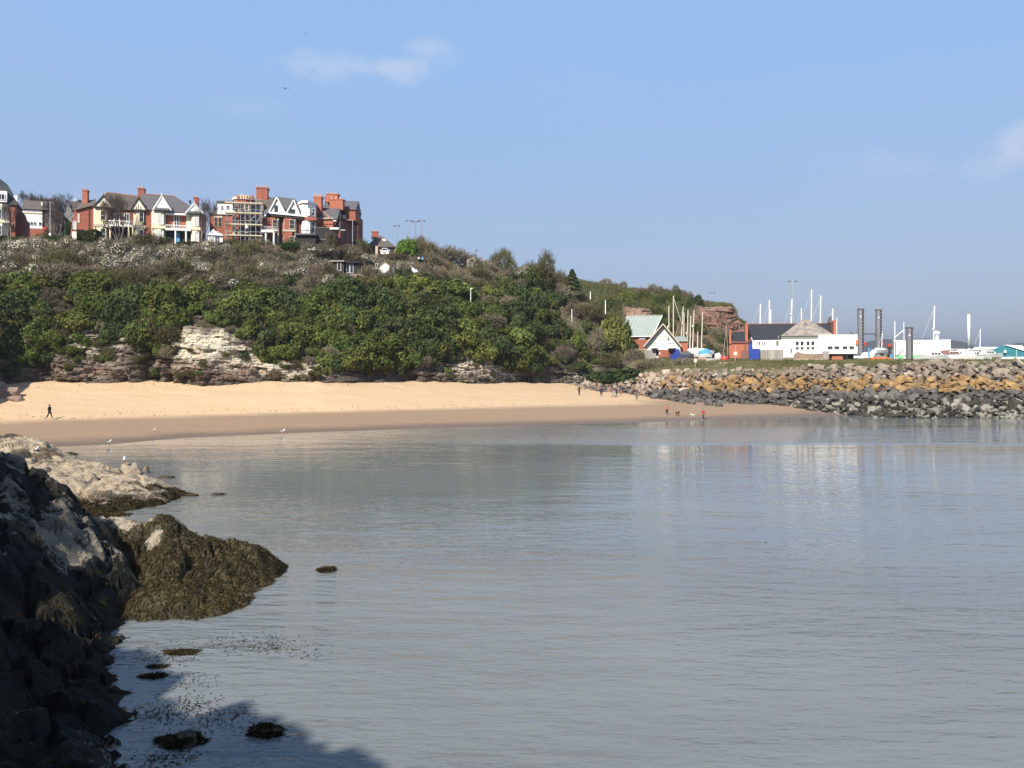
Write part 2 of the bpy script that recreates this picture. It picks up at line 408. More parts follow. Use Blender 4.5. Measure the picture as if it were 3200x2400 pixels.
# ---- the headland with the bay's cliff: foot, top of bare rock, middle, upper slope, crest under the houses
HK = {-700: [(70, 1270), (73, 1030), (78, 880), (92, 760), (118, 640)],
      -420: [(85, 1285), (88, 985), (93, 875), (106, 770), (134, 690)],
      -300: [(91, 1262), (94, 968), (99, 875), (112, 780), (142, 705)],
      -170: [(104, 1216), (107, 1030), (113, 890), (127, 795), (149, 740)],
      0: [(113, 1205), (116, 1090), (123, 910), (138, 800), (158, 752)],
      300: [(116.5, 1198), (119.5, 1040), (127, 900), (141, 800), (160, 757)],
      700: [(120, 1195), (123, 1050), (132, 910), (147, 825), (164, 768)],
      1000: [(124, 1193), (127.5, 1120), (139, 920), (154, 850), (170, 780)],
      1200: [(131, 1194), (134, 1135), (146, 940), (160, 865), (178, 800)],
      1300: [(135, 1195), (138, 1120), (150, 950), (164, 870), (182, 803)],
      1450: [(142, 1196), (145, 1105), (157, 970), (171, 895), (186, 838)],
      1600: [(150, 1197), (153, 1130), (165, 1000), (179, 925), (193, 866)],
      1750: [(163, 1198), (166, 1140), (176, 1040), (188, 965), (200, 902)],
      1850: [(168, 1198), (171, 1160), (179, 1080), (190, 1015), (204, 958)],
      1930: [(170, 1199), (172, 1175), (180, 1120), (190, 1075), (206, 1035)],
      2010: [(169, 1196), (171.5, 1180), (177, 1150), (186, 1125), (206, 1118)],
      2120: [(152, 1190), (156, 1168), (165, 1150), (182, 1122), (206, 1119)]}
HZ = {}
for k, v in HK.items():
    r = [(y, zof(y, p)) for y, p in v]
    HZ[k] = [(r[0][0] - 0.4, r[0][1] - 1.6)] + r + [(r[-1][0] + 55, r[-1][1] + (0.5 if k < 1300 else -2.0 if k < 1900 else 0)), (r[-1][0] + 75, 1.0 if k < 1900 else r[-1][1])]
pxs = np.concatenate([np.arange(-700, -60, 12.0), np.arange(-60, 2121, 3.6)])
X, Y, Z, ts = sweep(HZ, pxs, [6, 66, 46, 28, 26, 8, 4])
T = ts[:, None] + 0 * X; PXG = pxs[None, :] + 0 * X
rock_w = np.clip((3.0 - T) / 0.9, 0, 1) * np.clip(T / 1.0, 0.15, 1)
def lumps(x, z): return 1.5 * fbm(x * 0.11, z * 0.05, 0.3, 3, 21) + 0.8 * fbm(x * 0.42, z * 0.16, 0.7, 3, 22)
bedz = Z + 0.085 * X + 0.25 * fbm(X * 0.08, Z * 0.4, 0, 2, 23)
bed = np.floor(bedz / 0.62); bed2 = np.floor(bedz / 0.27 + 0.3)
blk = np.floor(X / 1.5 + 9 * h1(bed, bed * 0, 3)); blk2 = np.floor(X / 0.7 + 9 * h1(bed2, bed2 * 0, 4))
strata = 0.85 * (h1(bed, blk, 5) - 0.5) + 0.42 * (h1(bed2, blk2, 6) - 0.5) + 0.55 * (h1(bed, bed * 0, 9) - 0.5)
foot = np.clip((2.1 - (Z - Z[6:7])) / 1.6, 0, 1)                       # wave-cut notch at the foot
caves = sum(a * np.exp(-((PXG - c) / w) ** 2) * np.clip(1 - (Z - Z[6:7]) / h, 0, 1) for a, c, w, h in
            ((2.6, 523, 13, 4.5), (1.8, 382, 12, 4), (1.5, 440, 10, 3), (2.0, 850, 34, 2.0), (1.5, 960, 30, 2.2), (2.6, 1285, 30, 4), (2.0, 1350, 14, 3), (1.8, 1640, 30, 3.5), (2.0, 120, 40, 5)))
gully = 2.6 * np.exp(-((PXG - 455) / 34) ** 2) + 2.2 * np.exp(-((PXG - 80) / 60) ** 2) + 1.6 * np.exp(-((PXG - 1250) / 45) ** 2) - 2.2 * np.exp(-((PXG - 650) / 70) ** 2) - 1.5 * np.exp(-((PXG - 1470) / 60) ** 2)
out = lumps(X, Z) * np.clip(0.4 + (Z - Z[6:7]) / 7, 0, 1) + strata + 0.22 * fbm(X * 1.5, Y * 1.5, Z * 1.9, 3, 24) - 0.9 * foot * (0.6 + 0.5 * fbm(X * 0.3, 0, 0, 2, 25)) - caves - gully
veg_h = 1.1 * fbm(X * 0.12, Y * 0.12, Z * 0.12, 4, 31)
Y2 = Y - rock_w * out; Z2 = Z + (1 - rock_w) * np.clip((4.6 - T) / 0.6, 0, 1) * veg_h * 0.7
pale = sum(a * np.exp(-((PXG - cx) / wx) ** 2 - ((1110 - (Z - EYE) * F / Y - cy) / wy) ** 2) for a, cx, cy, wx, wy in
           ((1.25, 660, 1075, 125, 66), (1.35, 870, 1148, 125, 30), (.62, 270, 1060, 60, 40), (.7, 365, 1030, 30, 50), (.85, 1470, 1130, 60, 45), (.6, 1560, 1165, 70, 25), (.5, 1010, 1160, 80, 20), (.7, 520, 1060, 60, 45), (.4, 1800, 1180, 60, 16), (.35, 300, 1170, 60, 14)))
# bare limestone pales, weathered faces darken: bed by bed
tone = np.clip(pale * 1.15 + 0.24 * (h1(bed, blk, 7) - 0.5) + 0.14 * (h1(bed2, blk2, 8) - 0.5) + 0.28 * fbm(X * 0.5, Y, Z * 1.1, 3, 26) - 0.25 * foot, 0, 1)
red = np.clip(1.3 * np.exp(-((Z - Z[6:7] - 1.9 + 0.0 * X) / 1.2) ** 2) * (np.exp(-((PXG - 720) / 170) ** 2) + .7 * np.exp(-((PXG - 260) / 90) ** 2)) + .9 * np.exp(-((PXG - 1490) / 50) ** 2 - ((Z - Z[6:7] - 4.5) / 2.2) ** 2)
              + .9 * np.exp(-((PXG - 615) / 16) ** 2 - ((Z - Z[6:7] - 10.3) / 1.8) ** 2), 0, 1) * np.clip(0.6 + 0.8 * fbm(X * 0.3, Y * 0.3, Z, 2, 27), 0, 1)
vegm = np.clip((T - 2.0) / 0.25 + 0.5 * fbm(X * 0.3, Y * 0.3, Z * 0.3, 3, 28), 0, 1)


def cliff_material(name, dark, pale_c, red_c, grass1, grass2):
    m = bpy.data.materials.new(name); g = G(nt_of(m)); out = g.n('ShaderNodeOutputMaterial'); b = g.n('ShaderNodeBsdfPrincipled')
    tc = g.n('ShaderNodeTexCoord'); pos = tc.outputs['Object']; at = lambda n: g.n('ShaderNodeAttribute', attribute_name=n).outputs['Fac']
    n = g.noise(1.1, 6, 0.68, pos); n2 = g.noise(0.35, 4, 0.6, pos)
    sm = g.n('ShaderNodeMapping'); sm.inputs['Scale'].default_value = (0.9, 0.9, 0.14); g.l(pos, sm.inputs[0]); streak = g.noise(1.0, 4, 0.6, sm.outputs[0])
    t = g.m('ADD', at('tone'), g.m('MULTIPLY', g.m('SUBTRACT', n, 0.5), 0.7), clamp=True)
    col = g.mix(t, dark, pale_c); col = g.mix(g.m('MULTIPLY', at('red'), g.ramp(n, 0.3, 0.6)), col, red_c)
    col = g.mix(g.m('MULTIPLY', g.ramp(streak, 0.52, 0.68), 0.6), col, (0.06, 0.052, 0.046))
    lay = g.n('ShaderNodeMapping'); lay.inputs['Scale'].default_value = (0.22, 0.22, 3.0); lay.inputs['Rotation'].default_value = (0, 0.085, 0); g.l(pos, lay.inputs[0]); bedn = g.noise(1.0, 4, 0.6, lay.outputs[0])
    jt = g.n('ShaderNodeMapping'); jt.inputs['Scale'].default_value = (1.5, 1.5, 0.3); g.l(pos, jt.inputs[0]); joint = g.noise(1.0, 4, 0.6, jt.outputs[0])
    col = g.mix(g.m('MULTIPLY', g.ramp(bedn, 0.50, 0.38), 0.55), col, (0.075, 0.062, 0.05)); col = g.mix(g.m('MULTIPLY', g.ramp(joint, 0.42, 0.34), 0.7), col, (0.05, 0.042, 0.036))
    gr = g.mix(g.ramp(n2, 0.4, 0.62), grass1, grass2); gr = g.mix(g.ramp(n, 0.5, 0.75), gr, (0.10, 0.075, 0.05))
    g.l(g.mix(at('veg'), col, gr), b.inputs['Base Color']); b.inputs['Roughness'].default_value = 0.95; b.inputs['Specular IOR Level'].default_value = 0.1
    bp = g.n('ShaderNodeBump'); bp.inputs['Distance'].default_value = 0.25; g.l(g.m('ADD', n, g.m('ADD', bedn, joint)), bp.inputs['Height']); g.l(bp.outputs[0], b.inputs['Normal'])
    g.l(b.outputs[0], out.inputs[0]); return m


M['cliff'] = cliff_material('limestone_cliff', (0.11, 0.088, 0.068), (0.62, 0.555, 0.425), (0.27, 0.15, 0.105), (0.060, 0.052, 0.028), (0.098, 0.074, 0.052))
mk_np('headland', np.stack([X, Y2, Z2], -1).reshape(-1, 3), grid_quads(*X.shape), M['cliff'], attrs={'tone': tone.ravel(), 'red': red.ravel(), 'veg': vegm.ravel()}, kind='structure')

_kp = np.array(sorted(HK)); _A = np.array([HZ[k] for k in _kp])


def hill_at(px, py):
    """point of the headland's slope that shows at a pixel, or None above its crest"""
    Yk = np.array([np.interp(px, _kp, _A[:, i, 0]) for i in range(1, 6)]); Zk = np.array([np.interp(px, _kp, _A[:, i, 1]) for i in range(1, 6)])
    pk = HOR - (Zk - EYE) * F / Yk
    if py < pk[-1]: return None
    y = float(np.interp(-py, -pk, Yk)); x = (px - 1600) / F * y; z = float(np.interp(y, Yk, Zk))
    t = float(np.interp(y, Yk, [1, 2, 3, 4, 5]))
    if t < 3:
        w = min(max((3.0 - t) / 0.9, 0), 1); y2 = y - w * float(lumps(np.array(x), np.array(z)))
        y2 += w * (2.6 * math.exp(-((px - 455) / 34) ** 2) + 2.2 * math.exp(-((px - 80) / 60) ** 2) + 1.6 * math.exp(-((px - 1250) / 45) ** 2) - 2.2 * math.exp(-((px - 650) / 70) ** 2) - 1.5 * math.exp(-((px - 1470) / 60) ** 2))
        y = y2
    return Vector((x, y, z))


def crest_py(px):
    Yk = np.interp(px, _kp, _A[:, 5, 0]); Zk = np.interp(px, _kp, _A[:, 5, 1]); return HOR - (Zk - EYE) * F / Yk


# ---- the cliff on which the photographer stands, behind and to the left, outside the frame; it shades the near rocks
NC = [(-150.0, 62.0, 15), (-90.1, 34.8, 18), (-60.1, 27.3, 19.6), (-42.1, 24.3, 19.6), (-32.1, 23.3, 19.6), (-27.6, 18.8, 19.6), (-25.1, 13.8, 19.6), (-24.1, 9.3, 19.6), (-23.3, 4.6, 19.6), (-19.6, 2.4, 19.6), (-17.1, 0.2, 19.6), (-12.6, -2.6, 19.6), (-5.0, -6.5, 16), (8.0, -11.0, 9), (26.0, -16.0, 7), (60.0, -26.0, 6), (110.0, -60.0, 5)]
t_ = np.linspace(0, len(NC) - 1, 420); cxy = np.array(NC, float)
cx, cy, cz = (np.interp(t_, np.arange(len(NC)), cxy[:, i]) for i in range(3))
tx, ty = np.gradient(cx), np.gradient(cy); ln = np.hypot(tx, ty); nx_, ny_ = -ty / ln, tx / ln    # towards the sea
hh = np.linspace(0, 1, 40)[:, None]
offs = 3.2 * (1 - hh) ** 2 + 0.8 * fbm(cx[None] * 0.2 + hh * 3, cy[None] * 0.2, hh * 4, 4, 41) * (hh < 0.97)
Xf, Yf, Zf = cx + nx_ * offs, cy + ny_ * offs, -2 + (cz + 2) * hh + (0.9 * fbm(cx[None] * 0.25, cy[None] * 0.25, 5, 4, 43) + 0.8 * fbm(cx[None] * 0.9, cy[None] * 0.9, 2, 3, 44)) * hh
back = np.array([8, 40, 90.])[:, None]
Xb, Yb, Zb = cx - nx_ * back, cy - ny_ * back, np.vstack([cz + 1.0, cz + 2.0, cz * 0 - 3])
Xf, Yf, Zf = np.vstack([Xf, Xb]), np.vstack([Yf, Yb]), np.vstack([Zf, Zb])
at0 = np.zeros(Xf.size); vv = np.zeros(Xf.shape); vv[39:] = 1
mk_np('shore_cliff', np.stack([Xf, Yf, Zf], -1).reshape(-1, 3), grid_quads(*Xf.shape), M['cliff'], attrs={'tone': np.clip(0.3 + 0.4 * fbm(Xf * .3, Yf * .3, Zf * .3, 3, 4), 0, 1).ravel(), 'red': at0, 'veg': vv.ravel()}, kind='structure')

# ---- second headland with the red end cliff, beyond the boathouse
FK = {1700: [(214, 1118), (222, 1000), (238, 930), (262, 880), (288, 862)], 1800: [(216, 1118), (225, 1000), (240, 940), (262, 896), (288, 874)],
      1850: [(217, 1118), (226, 1005), (240, 945), (262, 900), (288, 884)], 1900: [(218, 1118), (227, 1005), (241, 948), (263, 905), (289, 893)],
      1950: [(220, 1118), (229, 1000), (233, 958), (262, 918), (290, 902)], 2030: [(222, 1118), (231, 1005), (235, 966), (262, 925), (290, 907)],
      2060: [(224, 1118), (232, 1020), (241, 975), (262, 930), (290, 913)], 2130: [(226, 1118), (234, 1030), (241, 985), (261, 940), (290, 922)],
      2200: [(229, 1118), (237, 1030), (243, 985), (252, 962), (288, 944)], 2250: [(231, 1118), (239, 1030), (245, 975), (250, 957), (282, 952)],
      2285: [(233, 1118), (241, 1030), (247, 985), (251, 958), (272, 957)], 2298: [(235, 1118), (243, 1038), (248, 1000), (252, 975), (262, 972)],
      2308: [(237, 1118), (244, 1045), (249, 1020), (252, 1003), (260, 1002)], 2330: [(240, 1118), (245, 1070), (249, 1045), (253, 1015), (260, 1014)],
      2352: [(242, 1120), (246, 1100), (249, 1085), (253, 1040), (260, 1042)], 2380: [(244, 1122), (246, 1118), (250, 1114), (254, 1112), (260, 1112)]}
FZ = {}
for k, v in FK.items():
    r = [(y, zof(y, p)) for y, p in v]; FZ[k] = r + [(r[-1][0] + 30, r[-1][1]), (r[-1][0] + 60, 2.0)]
pxs = np.arange(1700, 2381, 3.0)
X, Y, Z, ts = sweep(FZ, pxs, [30, 30, 22, 18, 6, 4]); T = ts[:, None] + 0 * X; PXG = pxs[None] + 0 * X
cw = np.clip((PXG - 2165) / 30, 0, 1) * np.clip((T - 0.9) / 0.2, 0, 1) * np.clip((3.15 - T) / 0.15, 0, 1)
cw = np.maximum(cw, np.exp(-((PXG - 1995) / 45) ** 4) * np.clip((T - 0.9) / 0.2, 0, 1) * np.clip((2.05 - T) / 0.1, 0, 1))
bed = np.floor((Z + 0.06 * X + 0.3 * fbm(X * .1, Z * .3, 0, 2, 3)) / 0.9); blk = np.floor(X / 2.2 + 9 * h1(bed, bed * 0, 3))
st = 1.5 * (h1(bed, blk, 15) - 0.5) + 1.2 * (h1(bed, bed * 0, 19) - 0.5) + 0.5 * fbm(X * .8, Y, Z, 3, 6)
Y = Y - cw * st; Z = Z + (1 - cw) * 0.8 * fbm(X * .15, Y * .15, 0, 4, 61) * np.clip((3.8 - T), 0, 1)
mk_np('far_headland', np.stack([X, Y, Z], -1).reshape(-1, 3), grid_quads(*X.shape),
      cliff_material('red_sandstone_cliff', (0.17, 0.10, 0.075), (0.40, 0.27, 0.19), (0.24, 0.115, 0.085), (0.036, 0.050, 0.018), (0.062, 0.064, 0.028)),
      attrs={'tone': np.clip(0.45 + 0.5 * (h1(bed, blk, 7) - .5) + 0.55 * np.clip(T - 2.6, 0, 1) + .4 * np.exp(-((PXG - 1995) / 45) ** 4), 0, 1).ravel(), 'red': np.clip(0.8 - (T - 2) * 0.5 - .8 * np.exp(-((PXG - 1995) / 45) ** 4), 0, 1).ravel(), 'veg': ((1 - cw) * (1 - .75 * np.clip((PXG - 2090) / 30, 0, 1) * np.clip((2.1 - T) / .3, 0, 1) * np.clip(.6 + fbm(X * .2, Y * .2, Z * .2, 3, 66), 0, 1))).ravel()}, kind='structure')
_fk = np.array(sorted(FK)); _FA = np.array([FZ[k] for k in _fk])


def far_at(px, py):
    Yk = np.array([np.interp(px, _fk, _FA[:, i, 0]) for i in range(5)]); Zk = np.array([np.interp(px, _fk, _FA[:, i, 1]) for i in range(5)])
    pk = HOR - (Zk - EYE) * F / Yk
    y = float(np.interp(-py, -pk, Yk)); return Vector(((px - 1600) / F * y, y, float(np.interp(y, Yk, Zk))))


# ---- level quayside behind the breakwater
QK = {1930: [(168, 1193), (174, 1165), (184, 1122), (300, 1116), (420, 1114)], 2010: [(160, 1182), (172, 1150), (183, 1122), (300, 1116), (420, 1114)],
      2120: [(150, 1164), (162, 1146), (180, 1122), (300, 1116), (420, 1114)], 2254: [(147, 1164), (158, 1142), (172, 1126), (300, 1116), (420, 1114)],
      2400: [(146, 1158), (154, 1140), (162, 1128), (300, 1117), (420, 1114)], 2540: [(143, 1152), (152, 1136), (160, 1126), (300, 1117), (420, 1114)],
      2700: [(139, 1152), (146, 1138), (156, 1126), (300, 1117), (420, 1114)], 2880: [(134, 1138), (140, 1134), (152, 1128), (300, 1117), (420, 1114)],
      3000: [(132, 1134), (138, 1132), (150, 1128), (300, 1117), (420, 1114)], 3200: [(131, 1140), (137, 1136), (150, 1129), (300, 1117), (420, 1114)], 3800: [(131, 1140), (137, 1136), (150, 1129), (300, 1117), (420, 1114)]}
QZ = {k: [(y, zof(y, p)) for y, p in v] for k, v in QK.items()}
QZ = {k: [(v[0][0] - 0.5, v[0][1] - 2.5)] + v + [(430, -2)] for k, v in QZ.items()}
pxs = np.arange(1930, 3801, 8.0); X, Y, Z, ts = sweep(QZ, pxs, [2, 12, 12, 10, 3, 2])
Z = Z + 0.25 * fbm(X * .25, Y * .25, 0, 4, 71) * np.clip(3.0 - ts, 0, 1)[:, None] * np.clip(ts - 1, 0, 1)[:, None]
def grass_mat(name, a, b_, c):
    m = bpy.data.materials.new(name); g = G(nt_of(m)); out = g.n('ShaderNodeOutputMaterial'); b = g.n('ShaderNodeBsdfDiffuse'); tc = g.n('ShaderNodeTexCoord'); v = tc.outputs['Object']
    col = g.mix(g.ramp(g.noise(.25, 5, .6, v), .4, .6), a, b_); col = g.mix(g.ramp(g.noise(2.0, 5, .65, v), .5, .72), col, c); g.l(col, b.inputs[0]); g.l(b.outputs[0], out.inputs[0]); return m
M['verge'] = grass_mat('rough_verge', (0.10, 0.105, 0.045), (0.17, 0.135, 0.08), (0.09, 0.07, 0.045))
mk_np('quayside', np.stack([X, Y, Z], -1).reshape(-1, 3), grid_quads(*X.shape), M['verge'], smooth=True, kind='structure')
_qk = np.array(sorted(QZ)); _QA = np.array([QZ[k] for k in _qk])


def quay_z(x, y):
    px = x / y * F + 1600
    return float(np.interp(y, [np.interp(px, _qk, _QA[:, i, 0]) for i in range(1, 6)], [np.interp(px, _qk, _QA[:, i, 1]) for i in range(1, 6)]))


# ---- distant wooded hills across the water
hx = np.linspace(-2400, 3600, 320); px_ = hx / 2600 * F + 1600
hy = np.interp(px_, [-800, 2300, 2680, 2740, 2850, 2960, 3000, 3040, 3090, 3130, 3200, 3400, 4200], [1080, 1080, 1074, 1064, 1059, 1060, 1068, 1079, 1086, 1075, 1071, 1078, 1070])
hz_ = EYE - (hy - HOR) * 2600 / F + 3.0 * fbm(hx * 0.012, 0, 0, 4, 81) + 2.0 * fbm(hx * 0.06, 0, 0, 3, 82)
rows_ = [(2200, 0.0), (2350, 0.35), (2480, 0.75), (2600, 1.0), (2900, 1.0), (3400, 0.2), (3500, 0.0)]
Xh = np.stack([hx * (r[0] / 2600) for r in rows_]); Yh = np.stack([hx * 0 + r[0] for r in rows_]); Zh = np.stack([hz_ * r[1] + (12 * r[1] * fbm(hx * .01, r[0] * .01, 0, 3, 83) if r[0] < 2600 else 0) for r in rows_])
mk_np('distant_hills', np.stack([Xh, Yh, Zh - 1], -1).reshape(-1, 3), grid_quads(*Xh.shape), grass_mat('distant_woods', (0.045, 0.05, 0.035), (0.07, 0.068, 0.05), (0.05, 0.05, 0.04)), smooth=True, kind='structure')

# ---- air
hzm = bpy.data.materials.new('sea_haze'); g = G(nt_of(hzm)); o_ = g.n('ShaderNodeOutputMaterial'); pv = g.n('ShaderNodeVolumePrincipled')
pv.inputs['Color'].default_value = (0.40, 0.44, 0.53, 1); pv.inputs['Density'].default_value = 0.00024; pv.inputs['Anisotropy'].default_value = 0.1
g.l(pv.outputs[0], o_.inputs['Volume'])
x0, x1, y0, y1, z0, z1 = -6200, 6200, -6200, 7200, -7.5, 95.0
mk('haze', [(x, y, z) for x in (x0, x1) for y in (y0, y1) for z in (z0, z1)], [(0, 1, 3, 2), (4, 6, 7, 5), (0, 4, 5, 1), (2, 3, 7, 6), (0, 2, 6, 4), (1, 5, 7, 3)], hzm, kind='stuff')
# ------------------------------------------------------------------ breakwater of banded boulders
M['bpale'] = mat('pale_boulder', (0.47, 0.385, 0.30), (0.34, 0.27, 0.21), 1.2, bump=0.06, bscale=4, rnd=0.18)
M['btan'] = mat('brown_grey_boulder', (0.275, 0.225, 0.170), (0.20, 0.163, 0.125), 1.2, bump=0.06, bscale=4, rnd=0.22)
M['bpink'] = mat('pinkish_boulder', (0.31, 0.215, 0.16), (0.23, 0.165, 0.128), 1.2, bump=0.06, bscale=4, rnd=0.2)
M['borange'] = mat('orange_lichened_boulder', (0.325, 0.195, 0.072), (0.25, 0.165, 0.085), 0.9, bump=0.06, bscale=4, rnd=0.18)
M['bdark'] = mat('dark_tide_stained_boulder', (0.125, 0.114, 0.10), (0.09, 0.083, 0.075), 1.2, bump=0.06, bscale=4, rnd=0.25)
M['bweed'] = mat('weed_blackened_boulder', (0.032, 0.030, 0.022), (0.055, 0.05, 0.038), 1.5, bump=0.1, bscale=5, rnd=0.25, lo=.4, hi=.6)
M['bshell'] = mat('barnacled_boulder', (0.235, 0.218, 0.178), (0.05, 0.047, 0.038), 1.1, bump=0.06, bscale=5, rnd=0.15, lo=.5, hi=.62)
BK = {1775: (165, 1200, 168, 1192), 1845: (158, 1221, 170, 1186), 1985: (153, 1235, 165, 1174), 2111: (137.5, 1257, 152, 1161), 2254: (134, 1266, 148, 1161), 2396: (134, 1263, 147, 1156),
      2463: (132, 1270, 146, 1153), 2544: (125, 1288, 143, 1148), 2666: (120, 1299, 140, 1150), 2747: (116, 1308, 137.5, 1148), 2880: (114.5, 1312, 134, 1134), 3000: (114.5, 1312, 132, 1131), 3200: (114.5, 1312, 131, 1139), 3800: (114.5, 1312, 131, 1139)}
_bk = np.array(sorted(BK)); _BA = np.array([BK[k] for k in _bk], float)


def bw(px, t):
    a = [np.interp(px, _bk, _BA[:, i]) for i in range(4)]
    z0, z1 = zof(a[0], a[1]), zof(a[2], a[3])
    return a[0] + (a[2] - a[0]) * t, z0 + (z1 - z0) * t


breakwater = thing('breakwater', 'long rubble breakwater banded pale, orange and dark, between the sand and the quayside', 'breakwater', P(2500, 1280, 126))
bwl = breakwater.location
pxs = np.arange(1775, 3790, 12.0); tt = np.linspace(-0.12, 1.05, 26)
Yg = np.stack([bw(p, tt)[0] for p in pxs], 1); Zg = np.stack([bw(p, tt)[1] for p in pxs], 1) - 0.45; Xg = (pxs[None] - 1600) / F * Yg
mk_np('core', np.stack([Xg, Yg, Zg], -1).reshape(-1, 3) - np.array(bwl), grid_quads(*Xg.shape), mat('rubble_core', (0.07, 0.06, 0.05), None, 2), breakwater)


def hull_rock(seed, sx=1.0, sy=0.8, sz=0.62, n=15):
    r = random.Random(seed); bm = bmesh.new()
    for _ in range(n):
        v = Vector((r.gauss(0, 1), r.gauss(0, 1), r.gauss(0, 1))).normalized() * r.uniform(0.82, 1.08)
        v = Vector([math.copysign(abs(c) ** 0.75, c) for c in v])
        bm.verts.new((v.x * sx, v.y * sy, v.z * sz))
    bmesh.ops.convex_hull(bm, input=bm.verts)
    for v in [v for v in bm.verts if not v.link_faces]: bm.verts.remove(v)
    bm.normal_update(); bm.verts.index_update()
    V = [v.co.copy() for v in bm.verts]; Fc = [[v.index for v in f.verts] for f in bm.faces]; bm.free()
    return V, Fc


protos = []
for s in range(12):
    r = random.Random(100 + s); V, Fc = hull_rock(s, 1.0, r.uniform(.65, .95), r.uniform(.5, .8), r.choice((12, 14, 17)))
    me = bpy.data.meshes.new('boulder'); me.from_pydata(V, [], Fc); me.materials.append(M['btan']); protos.append((me, V, Fc))
rr = random.Random(5); spots = []
px = 1778.0
while px < 3330:
    Y0 = float(bw(px, 0.4)[0]); step = 0.84 / Y0 * F
    L = math.hypot(float(bw(px, 1)[0] - bw(px, 0)[0]), float(bw(px, 1)[1] - bw(px, 0)[1])); nr = max(2, int(L / 0.76))
    for k in range(nr + 1):
        t = (k + rr.uniform(-.35, .35)) / nr; p = px + rr.uniform(-.5, .5) * step
        y, z = (float(v) for v in bw(p, t)); x = (p - 1600) / F * y; q = HOR - (z - EYE) * F / y
        s = min(rr.lognormvariate(math.log(0.46), 0.40), 1.15) * (0.8 if p < 2000 else 1)
        w = q + rr.gauss(0, 4.5) + (0 if p > 2200 else (2200 - p) * 0.03)
        if p > 2460 and q > 1254 + rr.gauss(0, 7): m_ = 'bweed' if rr.random() < .5 else 'bshell'
        elif w > 1222: m_ = 'bdark' if p > 2020 or rr.random() < .35 else 'bpink'
        elif w > 1185 and p > 2130 + rr.gauss(0, 60): m_ = 'borange' if rr.random() < .94 else 'btan'
        elif p < 2180 + rr.gauss(0, 60): m_ = 'bpale' if rr.random() < .62 else 'bpink'
        else: m_ = rr.choice(('btan', 'btan', 'btan', 'bpink', 'bdark' if rr.random() < .3 else 'btan', 'bpale' if rr.random() < .35 else 'btan'))
        spots.append((s / y if p < 3210 else 0, (x, y, z + s * 0.15), s, m_, rr.randrange(12), (rr.uniform(-.5, .5), rr.uniform(-.5, .5), rr.uniform(0, 6.28)), (rr.uniform(.85, 1.25), rr.uniform(.8, 1.1), rr.uniform(.8, 1.15))))
    px += step
# a few stray boulders lying at the foot
for p, q, s in ((2215, 1266, 1.2), (2245, 1269, .8), (2160, 1262, .9), (2130, 1258, .7), (2040, 1246, .6), (1862, 1222, .6), (1880, 1226, .5), (2350, 1266, .4)):
    v = on_sand(p, q); spots.append((1, (v.x, v.y, v.z + s * .25), s, 'bdark', rr.randrange(12), (0, 0, rr.uniform(0, 6)), (1, 1, 1)))
spots.sort(key=lambda a: -a[0])
from mathutils import Euler
mats_rest = ['bpale', 'btan', 'bpink', 'borange', 'bdark', 'bweed', 'bshell']
RV, RF, RI = [], [], []
for i, (_, loc, s, m_, pi, rot, sc) in enumerate(spots):
    me, V, Fc = protos[pi]; M4 = Euler(rot).to_matrix() @ Matrix.Diagonal([s * c for c in sc])
    if i < 300:
        o = bpy.data.objects.new('boulder', me); COL.objects.link(o); o.parent = breakwater; o.location = Vector(loc) - bwl; o.rotation_euler = rot; o.scale = [s * c for c in sc]
        o.material_slots[0].link = 'OBJECT'; o.material_slots[0].material = M[m_]
    else:
        b0 = len(RV); l = Vector(loc) - bwl
        RV += [M4 @ v + l for v in V]; RF += [[b0 + k for k in f] for f in Fc]; RI += [mats_rest.index(m_)] * len(Fc)
mk('rubble', RV, RF, [M[k] for k in mats_rest], breakwater, RI, kind='stuff')
# driftwood poles lying on the boulders
for a, b_, lab in (((3010, 1148, 131.5), (3045, 1170, 128.5), 'pale timber baulk lying down the boulders'), ((3160, 1128, 131), (3184, 1152, 129), 'pale timber baulk at the top of the breakwater by the teal shed')):
    A, B_ = P(*a) + Vector((0, -1, .6)), P(*b_) + Vector((0, -1, .6)); d = (B_ - A); n_ = d.cross(Vector((0, 0, 1))).normalized() * .17; u_ = d.cross(n_).normalized() * .15
    vs = [q + s1 * n_ + s2 * u_ - A for q in (A, B_) for s1, s2 in ((-1, -1), (1, -1), (1, 1), (-1, 1))]
    o = mk('timber_baulk', vs, [(0, 1, 2, 3), (7, 6, 5, 4), (0, 4, 5, 1), (1, 5, 6, 2), (2, 6, 7, 3), (3, 7, 4, 0)], M['deadwood']); o.location = A; tag(o, lab, 'driftwood')

# ------------------------------------------------------------------ rocks in the water on the photographer's side


def tps(pts, q, lam=0.02):
    p = np.array(pts, float); n = len(p)
    def k(d2): return 0.5 * d2 * np.log(d2 + 1e-9)
    D = ((p[:, None, :2] - p[None, :, :2]) ** 2).sum(-1); A = np.zeros((n + 3, n + 3)); A[:n, :n] = k(D) + lam * np.eye(n) * 50
    A[:n, n] = 1; A[:n, n + 1:] = p[:, :2]; A[n, :n] = 1; A[n + 1:, :n] = p[:, :2].T
    w = np.linalg.solve(A, np.concatenate([p[:, 2], [0, 0, 0]])); out = np.empty(len(q))
    for i in range(0, len(q), 20000):
        c = q[i:i + 20000]; d = ((c[:, None] - p[None, :, :2]) ** 2).sum(-1); out[i:i + 20000] = k(d) @ w[:n] + w[n] + c @ w[n + 1:]
    return out


